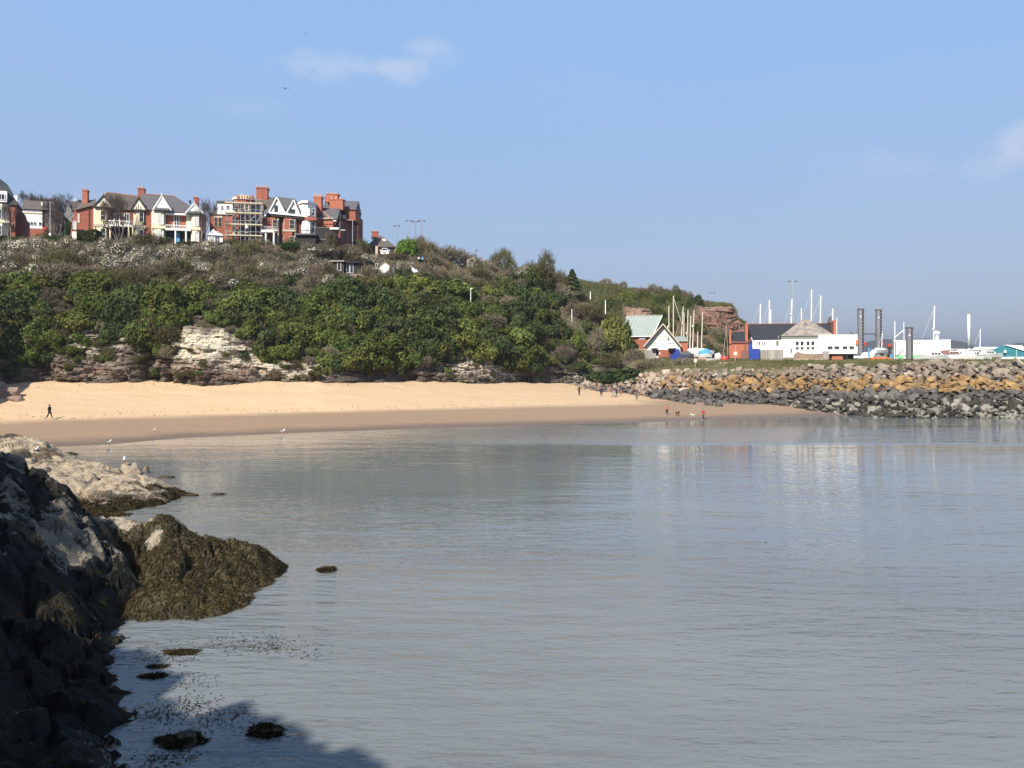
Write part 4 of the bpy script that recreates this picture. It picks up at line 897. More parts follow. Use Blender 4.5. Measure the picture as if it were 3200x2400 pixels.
# ivy and brambles hanging over the lip of the bare cliff
for p in range(-60, 1900, 27):
    q = il(LOW, p) + (rv.uniform(-8, 14) if p > 820 else rv.uniform(-12, 4))
    if rv.random() < .12: continue
    v = hill_at(p, q)
    if v is not None: plants.append(['scrub' if rv.random() < .22 else 'dark' if rv.random() < (.15 if p < 1050 else .4) else 'ivy', p, q, v, rv.uniform(.6, 1.05) * (.6 if 560 < p < 960 else 1)])
for p, q in ((195, 1075), (215, 1105), (238, 1060), (262, 1075), (290, 1085), (240, 1130), (300, 1130), (330, 1110), (205, 1150), (425, 1092), (450, 1080), (470, 1100), (505, 1095), (530, 1105), (548, 1085), (395, 1050), (330, 1048), (318, 1068), (345, 1030), (60, 1140), (30, 1150), (95, 1120), (10, 1170), (130, 1120), (905, 1150), (1120, 1150), (1200, 1155), (1660, 1160), (1740, 1150), (1780, 1160), (420, 1130), (440, 1115)):
    v = hill_at(p, q); plants.append(['dark' if p < 140 else 'ivy' if rv.random() < .6 else 'olive', p, q, v, rv.uniform(.45, .7)])
for i in range(46):
    p = rv.choice((rv.uniform(180, 540), rv.uniform(560, 860), rv.uniform(860, 1560))); q = rv.uniform(il(LOW, p) + 8, 1185)
    if 600 < p < 760 and rv.random() < .6: continue
    v = hill_at(p, q)
    if v is not None: plants.append([rv.choice(('ivy', 'olive', 'scrub', 'ivy')), p, q, v, rv.uniform(.22, .48)])
# named ones: skyline bushes and others that stand out
LM = [(-200, 'far-left gabled house'), (75, 'white rendered house'), (165, 'grey gabled house'), (225, 'red brick side wall'), (300, 'cream bay'), (375, 'bare garden tree'), (440, 'tall middle chimney'), (490, 'left white gable'), (560, 'red balcony wall'), (610, 'right white gable'),
      (660, 'white garden house'), (715, 'scaffolding'), (790, 'square brick chimney'), (845, 'white portico'), (880, 'twin white gables'), (940, 'white bay tower'), (1000, 'red terrace chimneys'), (1060, 'dark garden chalet'), (1120, 'street lamp'), (1170, 'cream garden shed'), (1230, 'red-roofed bungalow'), (1285, 'floodlights'), (1370, 'big hilltop thicket'), (1480, 'white bent pole'), (1560, 'skyline bushes'), (1640, 'rounded skyline tree'), (1730, 'dark conifer'), (1810, 'white marker posts'), (1880, 'headland tip')]
ORD = ['first', 'second', 'third', 'fourth', 'fifth', 'sixth', 'seventh', 'eighth', 'ninth', 'tenth']
cls = {}
for pl in plants:
    k, p, q = pl[:3]; lm = [n for x, n in LM if x <= p][-1]; lo, tp, cr = il(LOW, p), il(TOP, p), crest_py(p); f = (q - cr) / max(lo - cr, 1)
    band = 'at the slope top' if f < .14 else 'high on the slope' if f < .36 else 'halfway up' if f < .62 else 'low on the slope' if f < .84 else 'over the bare cliff'
    cls.setdefault((k, lm, band), []).append(pl)
for (k, lm, band), L in cls.items():
    L.sort(key=lambda a: a[1]); nm, kl, gp, ct = KN[k]
    for i, (_, p, q, v, s) in enumerate(L):
        lead = '' if len(L) == 1 else ('left-hand ' if i == 0 else 'right-hand ') if len(L) == 2 else 'leftmost ' if i == 0 else 'rightmost ' if i == len(L) - 1 else 'middle ' if len(L) == 3 else ORD[i] + ' from left '
        o = bpy.data.objects.new(nm, rv.choice(BUSH[k])); COL.objects.link(o); o.location = v + Vector((0, .3, .15)); o.rotation_euler = (rv.uniform(-.15, .35), rv.uniform(-.2, .2), rv.uniform(0, 6.28)); o.scale = (s * rv.uniform(.85, 1.2), s * rv.uniform(.85, 1.2), s * rv.uniform(.85, 1.4 if k in ('ivy', 'dark') else 1.15))
        tag(o, f'{lead}{kl} {band} below the {lm}', ct, gp)


def bush(kind, px, py, h_px, w_px, label, Y=None, at=None, cat='bush', name=None, group=None, sink=.25):
    """one bush whose foot shows at px, py and that reaches h_px up"""
    v = at or (P(px, py, Y) if Y else hill_at(px, py))
    o = bpy.data.objects.new(name or KN.get(kind, ('shrub',))[0], BUSH[kind][int(px) % len(BUSH[kind])]); COL.objects.link(o); k = v.y / F
    hz = h_px * k / (3.2 if kind == 'cone' else 1.5); wx = w_px * k / (2.5 if kind == 'cone' else 3.6); o.location = v - Vector((0, 0, 0 if kind == 'cone' else hz * sink * .5)); o.scale = (wx, wx, hz); o.rotation_euler = (0, 0, px * 1.7); tag(o, label, cat, group); return o


bush('scrub', 1375, 812, 62, 150, 'largest brown thicket on the hilltop skyline to the right of the floodlights', Y=186)
bush('olive', 1335, 800, 62, 90, 'olive thicket on the hilltop close behind the floodlight poles', Y=184)
bush('bright', 1272, 792, 46, 62, 'bright yellow-green shrub beside the floodlight poles', Y=183, name='shrub')
bush('scrub', 1300, 775, 40, 60, 'brown bush behind the bright green shrub on the hilltop', Y=188)
bush('olive', 1565, 842, 56, 92, 'rounded grey-green bush on the skyline, first after the big thicket', Y=193)
bush('olive', 1690, 872, 74, 100, 'tallest rounded grey-green bush on the skyline above the wooded cliff', Y=196)
bush('cone', 1788, 905, 62, 66, 'dark pointed conifer on the skyline at the end of the wooded headland', Y=199, cat='tree', name='conifer')
bush('olive', 1745, 895, 44, 70, 'grey-green bush on the skyline just before the dark conifer', Y=197)
bush('tan', 1500, 838, 34, 90, 'tan bush on the skyline between the two rounded bushes', Y=190)
bush('blossom', 1640, 862, 36, 60, 'white blackthorn on the skyline beside the tallest rounded bush', Y=191)
bush('blossom', 1460, 825, 34, 60, 'white blackthorn on the skyline below the big brown thicket', Y=185)
bush('dark', 1130, 790, 36, 50, 'green bush on the hilltop between the street lamp and the bungalow', Y=179)
bush('olive', 1120, 792, 36, 70, 'olive bush at the foot of the street lamp', Y=177)
bush('olive', 1100, 812, 22, 80, 'dark olive bush on the bank above the garden chalet', Y=166); bush('scrub', 1010, 790, 20, 110, 'brown bush in front of the white flat-roofed shelter', Y=158)
bush('olive', 470, 772, 33, 135, 'big olive-green rounded bush in front of the white-gabled house', Y=155, sink=.1)
bush('dark', 560, 790, 26, 60, 'dark low bush at the right of the big olive bush', Y=155)
bush('dark', 1625, 965, 70, 110, 'big dark rounded evergreen in the middle of the wooded headland', at=hill_at(1625, 965))
bush('dark', 1245, 965, 50, 100, 'dark evergreen with deep shade under the garden shed', at=hill_at(1245, 965))
bush('ivy', 1908, 1085, 92, 105, 'large ivy-clad tree at the very tip of the headland beside the green-roofed shed', at=hill_at(1920, 1075), cat='tree', name='ivy_tree')
bush('dark', 1945, 1112, 46, 64, 'dark ivy bush at the headland tip, lowest before the boathouse', at=hill_at(1950, 1095))
bush('scrub', 1845, 1120, 62, 84, 'brown ivy-stemmed bush hanging over the end of the cliff', at=hill_at(1850, 1100))
bush('scrub', 1978, 1130, 26, 70, 'brown bramble thicket on the bank beside the boathouse', at=hill_at(1985, 1120))
bush('olive', 1900, 1150, 34, 80, 'olive bramble patch on the bank below the headland tip', at=hill_at(1905, 1140))
bush('dark', 1930, 1188, 34, 160, 'flat dark green bramble patch behind the pale boulders', Y=166)
bush('scrub', 2040, 1150, 30, 130, 'brown bramble patch on the bank below the boathouse wall', Y=171)
bush('scrub', 2130, 1148, 26, 110, 'brown bramble patch beneath the blue door of the boathouse', Y=168)
for (px, py, h, w, k, lab) in ((2040, 912, 34, 44, 'scrub', 'tallest brown bush on the crest of the far headland'), (2070, 912, 26, 36, 'olive', 'greenish bush touching the tallest brown one on the far headland crest'), (2110, 916, 26, 44, 'olive', 'rounded bush midway along the far headland crest'), (2140, 922, 24, 46, 'scrub', 'brown bush just past the middle of the far headland crest'),
                               (2182, 938, 20, 26, 'scrub', 'small brown bush on the far headland crest near the red cliff'), (2262, 952, 16, 26, 'olive', 'last small bush on the lip of the red end cliff'), (1935, 894, 26, 44, 'scrub', 'brown bush on the far headland crest where it leaves the nearer hill'), (1890, 888, 20, 60, 'scrub', 'low brown bush on the far crest just behind the dark conifer'),
                               (1990, 905, 14, 60, 'tan', 'tan strip of scrub on the far headland crest'), (2215, 946, 10, 40, 'tan', 'lowest tan bush on the far crest above the red cliff')):
    bush(k, px, py + 4, h, w, lab, at=far_at(px, py + 6), group='bushes on the far headland crest')
# bank of the far headland below its red cliff, and its green slope: scattered bushes
i = 0; SL = [(1900, 960), (1960, 935), (2010, 935), (2060, 950), (2100, 940), (2140, 960), (2170, 950), (2050, 985), (2090, 980), (2130, 1000), (2080, 1020), (2230, 1050), (2260, 1070), (2200, 1070), (2180, 1035), (2240, 1090), (2290, 1085), (2170, 1090), (2215, 1100), (2140, 1060)]
WH = ['far left, under the crest', 'below the brown crest bush', 'above the small pale crag', 'right of the small pale crag', 'in the middle under the crest', 'above the masts', 'left of the red cliff lip', 'over the green-roofed shed', 'behind the tallest boatyard mast', 'beside the crossed forestay', 'behind the gable of the boathouse', 'under the red cliff face', 'low under the red cliff', 'among the leaning masts', 'left foot of the red cliff', 'just above the red float', 'beside the red brick annexe', 'low behind the boatyard masts', 'low behind the yacht yard', 'below the crossed stays']
for (px, py), w in zip(SL, WH):
    red_side = py > 1030; bush('scrub' if red_side and i % 2 else ('dark' if i % 3 == 0 else 'ivy'), px, py, 24, 46, f'small bush on the far headland slope, {w}', at=far_at(px, py), group='bushes on the far headland slope'); i += 1


bush('blossom', 1250, 852, 30, 46, 'white-flowering bush between the cream shed and the dead tree', at=hill_at(1250, 850))
bush('scrub', 1140, 856, 26, 44, 'brown bush between the garden chalet and the bench', at=hill_at(1140, 854))
bush('scrub', 1330, 866, 34, 60, 'brown bush to the right of the crumpled tarpaulin', at=hill_at(1335, 862))
bush('olive', 1175, 884, 24, 70, 'olive bush just under the garden bench', at=hill_at(1175, 882))
bush('scrub', 1090, 884, 22, 80, 'brown bush on the bank just under the garden chalet', at=hill_at(1090, 884))
bush('scrub', 1250, 814, 12, 80, 'brown bush behind the cream shed under the parked car', at=hill_at(1240, 806))

# hedges and ground cover
def leaf_box(name, label, x0, x1, ytop, ybot, Y, depth, matk, cat, n, s=(.06, .14), parent=None):
    a, b_ = P(x0, ybot, Y), P(x1, ytop, Y); rng = np.random.default_rng(int(x0) + 1007); p = rng.uniform(0, 1, (n, 3)); f = rng.integers(0, 3, n); p[f == 0, 1] = 0; p[f == 1, 2] = 1; p[f == 2, 0] = np.round(p[f == 2, 0])
    sz = np.array([b_.x - a.x, depth, b_.z - a.z]); q = p * sz; q[:, 2] *= 1 + .16 * fbm(q[:, 0] * .6, q[:, 1], 0, 3, 7); q[:, 1] += .25 * fbm(q[:, 0] * .7, q[:, 2] * .7, 1, 3, 8)
    nrm = unit((p - .5) * np.array([.6, 1, 1]) + rng.normal(0, .35, (n, 3))); s_ = rng.uniform(*s, n); V, Q = quads(q, nrm, rng.normal(0, 1, (n, 3)), s_, s_ * .8)
    o = mk_np(name, V, Q, M[matk], attrs={'tint': np.repeat(rng.uniform(0, 1, n), 4)}); o.location = a; tag(o, label, cat); return o


leaf_box('hedge', 'clipped dark green hedge along the road from the far-left house to the bare tree', -40, 215, 740, 764, 155.5, 1.2, 'hedgeleaf', 'hedge', 9000)
leaf_box('hedge', 'taller dark hedge block in front of the red brick side wall', 236, 300, 722, 762, 157, 2.0, 'hedgeleaf', 'hedge', 3500)
leaf_box('hedge', 'low dark hedge before the right-hand white gable and the white garden house', 552, 720, 757, 772, 160, 1.0, 'hedgeleaf', 'hedge', 4500)
leaf_box('hedge', 'low dark hedge at the foot of the scaffolding', 722, 815, 755, 775, 163, 1.0, 'hedgeleaf', 'hedge', 3200)
leaf_box('hedge', 'low green hedge under the twin white gables', 880, 975, 760, 775, 164, 1.2, 'hedgeleaf', 'hedge', 3200)
bush('dark', 225, 762, 68, 60, 'dark evergreen shrub between the white rendered house and the red brick wall', Y=165, name='shrub')
bush('olive', 150, 762, 44, 70, 'rounded green shrub at the lamp column near the white rendered house', Y=160, name='shrub')
bush('olive', 728, 776, 26, 70, 'light green garden shrub by the foot of the scaffolding', Y=162, name='shrub')


def cover(name, n, sampler, matk, kind_h, seed):
    rng = np.random.default_rng(seed); pts = sampler(rng, n); n = len(pts); ax = unit(np.stack([rng.normal(0, .45, n), rng.normal(0, .45, n), np.ones(n)], 1)); nr_ = unit(np.cross(ax, rng.normal(0, 1, (n, 3))))
    L = rng.uniform(*kind_h, n); V, Q = quads(pts + ax * L[:, None] * .8, nr_, ax, L, L * rng.uniform(.06, .16, n)); mk_np(name, V, Q, M[matk], attrs={'tint': np.repeat(np.clip(.5 + .5 * fbm(pts[:, 0] * .15, pts[:, 1] * .15, 0, 3, 3) + rng.normal(0, .2, n), 0, 1), 4)}, kind='stuff')


def hill_sampler(rng, n):
    px = rng.uniform(-60, 1985, n); u = rng.uniform(0, 1, n); out = []
    Ya = np.array([np.interp(px, _kp, _A[:, i, 0]) for i in range(2, 6)]); Za = np.array([np.interp(px, _kp, _A[:, i, 1]) for i in range(2, 6)]); t = u * 3.0; i0 = np.minimum(t.astype(int), 2); f = t - i0; j = np.arange(n)
    y = Ya[i0, j] * (1 - f) + Ya[i0 + 1, j] * f; z = Za[i0, j] * (1 - f) + Za[i0 + 1, j] * f
    q_ = HOR - (z - EYE) * F / y; k = (q_ < np.interp(px, [a for a, _ in LOW], [b for _, b in LOW]) - 6) & ~((px > 1025) & (px < 1320) & (q_ > 812) & (q_ < 868) & (rng.uniform(0, 1, n) < .6))
    return np.stack([(px - 1600) / F * y, y, z + .1], 1)[k]


cover('undergrowth', 60000, hill_sampler, 'scrubtwig', (.12, .45), 21)
cover('brambles', 16000, hill_sampler, 'hedgeleaf', (.10, .3), 22)


def quay_sampler(rng, n):
    px = rng.uniform(1990, 3300, n); f = rng.uniform(0, 1, n) ** .8; y0 = np.interp(px, _qk, _QA[:, 1, 0]); y1 = np.interp(px, _qk, _QA[:, 3, 0]); z0, z1, z2 = (np.interp(px, _qk, _QA[:, i, 1]) for i in (1, 2, 3)); ym = np.interp(px, _qk, _QA[:, 2, 0])
    y = y0 + (y1 - y0) * f; z = np.where(y < ym, z0 + (z1 - z0) * (y - y0) / (ym - y0), z1 + (z2 - z1) * (y - ym) / (y1 - ym)); keep = vnoise(px * .012, y * .2, 0, 9) > -.55
    return np.stack([(px - 1600) / F * y, y, z + .02], 1)[keep]


cover('verge_grass', 16000, quay_sampler, 'grassleaf', (.10, .32), 23)


def far_sampler(rng, n):
    px = rng.uniform(1700, 2330, n); t = rng.uniform(0.2, 4, n); Ya = np.array([np.interp(px, _fk, _FA[:, i, 0]) for i in range(5)]); Za = np.array([np.interp(px, _fk, _FA[:, i, 1]) for i in range(5)]); i0 = np.minimum(t.astype(int), 3); f = t - i0; j = np.arange(n)
    y = Ya[i0, j] * (1 - f) + Ya[i0 + 1, j] * f; z = Za[i0, j] * (1 - f) + Za[i0 + 1, j] * f; k = ~((px > 2150) & (t > 1.8) & (t < 3.1)) & ~((np.abs(px - 1995) < 50) & (t > .9) & (t < 2)); k &= ~((px > 2090) & (t < 2) & (rng.uniform(0, 1, n) < .6))
    return np.stack([(px - 1600) / F * y, y, z + .1], 1)[k]


cover('far_brambles', 22000, far_sampler, 'ivyleaf', (.25, .6), 25)
cover('far_undergrowth', 7000, far_sampler, 'olivetwig', (.25, .7), 26)
# ------------------------------------------------------------------ building kit


class B:
    """a building (or other made thing) laid out on its own facade plane: x, y read on a survey grid (ox, oy, k), d metres back from the facade"""
    def __init__(s, name, label, cat, grid, Y, xref, ybase, yaw=0.0, group=None, zfix=None):
        s.g = grid; s.Y = Y; s.xr = xref; s.yb = ybase; s.c, s.s = math.cos(math.radians(yaw)), math.sin(math.radians(yaw))
        px, py = s.px(xref), s.py(ybase); s.o = P(px, py, Y)
        if zfix is not None: s.o.z = zfix
        s.root = thing(name, label, cat, s.o, math.radians(yaw), group); s.k = Y / F
    def px(s, x): return s.g[0] + x / s.g[2]
    def py(s, y): return s.g[1] + y / s.g[2]
    def U(s, x, d=0.0):
        k = (s.px(x) - 1600) / F; return (k * (s.Y + d * s.c) - s.o.x + d * s.s) / (s.c - k * s.s)
    def V(s, y, d=0.0): return EYE - (s.py(y) - HOR) * (s.Y + d * s.c) / F - s.o.z
    def pt(s, x, y, d=0.0): return (s.U(x, d), d, s.V(y, d))
    def mesh(s, name, pts, faces, mat_, parent=None, smooth=False):
        return mk(name, pts, faces, M[mat_] if isinstance(mat_, str) else mat_, parent or s.root, smooth=smooth)
    def box(s, name, x0, x1, y0, y1, d0, d1, mat_, parent=None):
        a, b, t, l = s.U(x0, d0), s.U(x1, d0), s.V(y0, d0), s.V(y1, d0); a, b = min(a, b), max(a, b); l, t = min(l, t), max(l, t)
        return s.mesh(name, [(a, d0, l), (b, d0, l), (b, d1, l), (a, d1, l), (a, d0, t), (b, d0, t), (b, d1, t), (a, d1, t)], [(0, 1, 5, 4), (1, 2, 6, 5), (2, 3, 7, 6), (3, 0, 4, 7), (4, 5, 6, 7), (3, 2, 1, 0)], mat_, parent)
    def poly(s, name, pts, d0, d1, mat_, parent=None):
        n = len(pts); q = [(s.U(x, d0), s.V(y, d0)) for x, y in pts]
        if sum(q[i][0] * q[(i + 1) % n][1] - q[(i + 1) % n][0] * q[i][1] for i in range(n)) < 0: q = q[::-1]
        return s.mesh(name, [(u, d0, v) for u, v in q] + [(u, d1, v) for u, v in q], [tuple(range(n)), tuple(range(2 * n - 1, n - 1, -1))] + [(i + n, (i + 1) % n + n, (i + 1) % n, i) for i in range(n)], mat_, parent)
    def slope(s, name, pts, mat_, th=0.18, parent=None):
        """a roof plane through (x, y, d) corners, given thickness"""
        q = [Vector((s.U(x, d), d, s.V(y, d)) if d < 7 else (s.U(x), d, s.V(y))) for x, y, d in pts]; n = len(q); nm = (q[1] - q[0]).cross(q[2] - q[0]).normalized()
        if nm.z < 0 or (abs(nm.z) < 1e-4 and nm.y > 0): q = q[::-1]; nm = -nm
        return s.mesh(name, q + [v - nm * th for v in q], [tuple(range(n)), tuple(range(2 * n - 1, n - 1, -1))] + [(i, i + n, (i + 1) % n + n, (i + 1) % n) for i in range(n)], mat_, parent)
    def roof(s, name, x0, x1, ye, yr, d0, d1, mat_, hl=0, hr=0, over=0.0, parent=None):
        """a closed ridge roof, ridge along the facade, hipped by hl / hr grid units"""
        m_ = (d0 + d1) / 2; a, b, e, r = s.U(x0, d0), s.U(x1, d0), s.V(ye, d0), s.V(yr, m_); ra, rb = s.U(x0 + hl, m_), s.U(x1 - hr, m_)
        if hl == 0: ra = a
        if hr == 0: rb = b
        return s.mesh(name, [(a, d0, e), (b, d0, e), (b, d1, e), (a, d1, e), (ra, m_, r), (rb, m_, r)], [(0, 1, 5, 4), (2, 3, 4, 5), (1, 2, 5), (3, 0, 4), (3, 2, 1, 0)], mat_, parent)
    def gable(s, name, x0, xa, x1, yb, ya, d0, d1, mat_, parent=None):
        return s.poly(name, [(x0, yb), (x1, yb), (xa, ya)], d0, d1, mat_, parent)
    def bar(s, name, p0, p1, w, d0, d1, mat_, parent=None):
        """a straight board between two facade points, w grid units wide"""
        x0, y0 = p0; x1, y1 = p1; l = math.hypot(x1 - x0, y1 - y0); nx, ny = -(y1 - y0) / l * w / 2, (x1 - x0) / l * w / 2
        return s.poly(name, [(x0 + nx, y0 + ny), (x1 + nx, y1 + ny), (x1 - nx, y1 - ny), (x0 - nx, y0 - ny)], d0, d1, mat_, parent)
    def barge(s, x0, xa, x1, yb, ya, d0, d1, w, mat_):
        s.bar('bargeboard', (x0, yb), (xa, ya), w, d0, d1, mat_); s.bar('bargeboard', (xa, ya), (x1, yb), w, d0 - .02, d1, mat_)
    def canted(s, name, x0, x1, y0, y1, d, mat_, inset=.28, parent=None, d1=0.3):
        a, b, t, l = s.U(x0), s.U(x1), s.V(y0), s.V(y1); i = (b - a) * inset
        f = [(a, 0), (a + i, -d), (b - i, -d), (b, 0), (b, d1), (a, d1)]; n = 6
        return s.mesh(name, [(x, y, l) for x, y in f] + [(x, y, t) for x, y in f], [tuple(range(n - 1, -1, -1)), tuple(range(n, 2 * n))] + [(j, (j + 1) % n, (j + 1) % n + n, j + n) for j in range(n)], mat_, parent)
    def drum(s, name, xc, w, y0, y1, d, mat_, n=10, parent=None, w1=None, smooth=False):
        u, t, l = s.U(xc, d), s.V(y0, d), s.V(y1, d); r = abs(s.U(xc + w / 2, d) - u); r1 = r if w1 is None else abs(s.U(xc + w1 / 2, d) - u); an = [6.2832 * (j + .5) / n for j in range(n)]
        return s.mesh(name, [(u + r * math.cos(a), d + r * math.sin(a), l) for a in an] + [(u + r1 * math.cos(a), d + r1 * math.sin(a), t) for a in an], [tuple(range(n - 1, -1, -1)), tuple(range(n, 2 * n))] + [(j, (j + 1) % n, (j + 1) % n + n, j + n) for j in range(n)], mat_, parent, smooth)
    def tube(s, name, p0, p1, r, mat_, parent=None, n=6, r1=None):
        return tube_between(name, s.pt(*p0), s.pt(*p1), r, mat_, parent or s.root, n, r1)
    def win(s, x0, x1, y0, y1, d=0.0, cols=1, rows=2, fm='whitepaint', pm='glass', sill=False, fw=None, parent=None):
        """a framed window: frame with glazing bars, its pane set back"""
        a, b, t, l = s.U(x0, d), s.U(x1, d), s.V(y0, d), s.V(y1, d); a, b = min(a, b), max(a, b); w = fw or max(.05, min(.11, (b - a) * .09)); vs, fs = [], []
        def bx(xa, xb, za, zb, da, db):
            o = len(vs); vs.extend([(xa, da, za), (xb, da, za), (xb, db, za), (xa, db, za), (xa, da, zb), (xb, da, zb), (xb, db, zb), (xa, db, zb)]); fs.extend([tuple(i + o for i in f) for f in ((0, 1, 5, 4), (1, 2, 6, 5), (2, 3, 7, 6), (3, 0, 4, 7), (4, 5, 6, 7), (3, 2, 1, 0))])
        bx(a, a + w, l, t, d - .12, d + .03); bx(b - w, b, l, t, d - .12, d + .03); bx(a + w, b - w, t - w, t, d - .12, d + .03); bx(a + w, b - w, l, l + w, d - .12, d + .03)
        for i in range(1, cols): xm = a + (b - a) * i / cols; bx(xm - w * .35, xm + w * .35, l + w, t - w, d - .10, d + .02)
        for i in range(1, rows): zm = l + (t - l) * i / rows; bx(a + w, b - w, zm - w * .35, zm + w * .35, d - .095, d + .02)
        f = s.mesh('window', vs, fs, fm, parent)
        s.mesh('pane', [(a + w * .6, d - .055, l + w * .6), (b - w * .6, d - .055, l + w * .6), (b - w * .6, d - .055, t - w * .6), (a + w * .6, d - .055, t - w * .6), (a + w * .6, d + .015, l + w * .6), (b - w * .6, d + .015, l + w * .6), (b - w * .6, d + .015, t - w * .6), (a + w * .6, d + .015, t - w * .6)], [(0, 1, 2, 3), (7, 6, 5, 4), (0, 4, 5, 1), (1, 5, 6, 2), (2, 6, 7, 3), (3, 7, 4, 0)], pm, f if parent is None else parent)
        if sill: s.mesh('sill', [(x, y, z) for z in (l - .14, l) for x, y in ((a - .08, d - .2), (b + .08, d - .2), (b + .08, d + .02), (a - .08, d + .02))], [(3, 2, 1, 0), (4, 5, 6, 7), (0, 1, 5, 4), (1, 2, 6, 5), (2, 3, 7, 6), (3, 0, 4, 7)], 'stone', f if parent is None else parent)
        return f
    def chimney(s, x0, x1, y0, y1, d0, d1, mat_='brick', pots=2, ypot=None, parent=None):
        c = s.box('chimney', x0, x1, y0, y1, d0, d1, mat_, parent); h = (y1 - y0) * .09; e = (x1 - x0) * .07
        s.box('chimney_cap', x0 - e, x1 + e, y0 - .01, y0 + h, d0 - .08, d1 + .08, mat_, c)
        for i in range(pots):
            xc = x0 + (x1 - x0) * (i + .5) / pots; s.drum('chimney_pot', xc, (x1 - x0) * .5 / max(pots, 1.6), (ypot if ypot is not None else y0 - (x1 - x0) * .3), y0 - .02, (d0 + d1) / 2, 'pot', 8, c, (x1 - x0) * .42 / max(pots, 1.6))
        return c


def tube_between(name, a, b, r, mat_, parent=None, n=6, r1=None, kind=None):
    a, b = Vector(a), Vector(b); d = (b - a).normalized(); u = d.cross(Vector((0, 0, 1)) if abs(d.z) < .9 else Vector((1, 0, 0))).normalized(); v = d.cross(u); r1 = r if r1 is None else r1
    an = [6.2832 * j / n for j in range(n)]; vs = [a + (u * math.cos(t) + v * math.sin(t)) * r for t in an] + [b + (u * math.cos(t) + v * math.sin(t)) * r1 for t in an]
    return mk(name, vs, [tuple(range(n)), tuple(range(2 * n - 1, n - 1, -1))] + [(j + n, (j + 1) % n + n, (j + 1) % n, j) for j in range(n)], M[mat_] if isinstance(mat_, str) else mat_, parent, kind=kind)


C1 = (0, 500, 5.53); C2 = (200, 500, 4.424); C3 = (620, 520, 4.254); C4 = (1000, 640, 4.424); C5 = (1900, 850, 4.424); C6 = (2240, 850, 4.424); C7 = (2640, 850, 3.95)

# ------------------------------------------------------------------ houses along the clifftop road, left to right
b = B('house', 'far-left cream and brick house with a dark mansard roof, cut by the photo edge', 'house', C1, 160, 0, 1350, 24)
b.box('wall', -420, 262, 760, 1360, 0, 7, 'brick')
b.slope('roof', [(-420, 760, -.3), (310, 760, -.3), (135, 425, 2.2), (-420, 425, 2.2)], 'slatedark'); b.slope('roof', [(-420, 425, 2.2), (135, 425, 2.2), (-10, 320, 4), (-420, 320, 4)], 'slatedark'); b.slope('roof', [(310, 760, -.3), (310, 760, 7.2), (135, 425, 5), (135, 425, 2.2)], 'slatedark')
b.slope('roof', [(135, 425, 2.2), (135, 425, 5), (-10, 320, 4)], 'slatedark'); b.slope('roof', [(-420, 760, 7.2), (310, 760, 7.2), (135, 425, 5), (-420, 425, 5)], 'slatedark')
b.box('dormer', -200, 118, 530, 720, -.5, 3, 'whitepaint'); b.win(-100, 88, 580, 690, -.5, 3, 1)
b.canted('bay', -180, 148, 770, 1360, 1.1, 'palecream'); b.win(-60, 28, 850, 1010, -1.1, 1, 2); b.win(-60, 28, 1130, 1300, -1.1, 1, 2); b.box('string_course', -184, 152, 1040, 1075, -1.2, .2, 'palecream')
b.poly('white_gablet', [(225, 600), (300, 585), (300, 710)], -.1, .5, 'whitepaint'); b.box('sill_stone', 190, 222, 1070, 1105, -.15, .1, 'stone')
b.box('wall', 262, 450, 1000, 1360, 1.5, 7, 'brickdark'); b.poly('side_wing', [(262, 760), (390, 880), (450, 1090), (450, 1360), (262, 1360)], 2.5, 7, 'brickdark')  # right-hand side wall, its shade put into darker brick

b = B('house', 'white rendered house with a brown roof set back between the brick houses', 'house', C1, 186, 560, 1330, 16)
b.box('wall', 385, 730, 840, 1180, 0, 8, 'white'); b.box('wall', 730, 960, 840, 1180, .4, 8, 'slatebrown'); b.roof('roof', 370, 960, 850, 705, -.4, 8.4, 'slatebrown', 40, 30)
for x0, x1 in ((440, 480), (545, 610), (665, 715)): b.win(x0, x1, 855, 885, 0, 2, 1)
b.box('string_course', 385, 730, 905, 925, -.12, .1, 'stone')
for x0, x1 in ((478, 518), (530, 575), (588, 628), (668, 728)): b.win(x0, x1, 1070, 1125, 0, 1, 1)
b.win(800, 840, 900, 945, .4, 1, 1); b.box('roof_flue', 710, 735, 720, 780, .6, 1.0, 'whitepaint'); b.box('garden_wall', 455, 870, 1180, 1330, -2.0, -1.5, 'brick'); b.box('red_garden_cover', 735, 795, 1145, 1195, -3, -2.1, 'redbuoy')
b = B('house', 'brown-roofed house farther back carrying a row of solar panels', 'house', C1, 205, 720, 1300, 16)
b.box('wall', 460, 990, 790, 1100, 0, 7, 'slatebrown'); b.roof('roof', 420, 1010, 800, 660, -.3, 7.3, 'slatebrown', 60, 60)
for i in range(5): x0 = 525 + i * 85; b.slope('solar_panel', [(x0, 745, 1.0), (x0 + 74, 745, 1.0), (x0 + 66, 680, 2.6), (x0 - 6, 680, 2.6)], 'solar', .08)
b = B('house', 'grey gabled house with a brown roof peeping out behind the red brick side wall', 'house', C1, 192, 1230, 1200, 20)
b.poly('wall', [(1125, 880), (1165, 715), (1240, 880), (1240, 1200), (1110, 1200)], 0, 7, 'grey'); b.box('wall', 1240, 1420, 860, 1200, 0.2, 7, 'white'); b.slope('roof', [(1235, 870, -.2), (1430, 860, -.2), (1430, 710, 3.5), (1160, 710, 3.5)], 'slatebrown'); b.slope('roof', [(1235, 870, 7.4), (1430, 860, 7.4), (1430, 710, 3.5), (1160, 710, 3.5)], 'slatebrown')
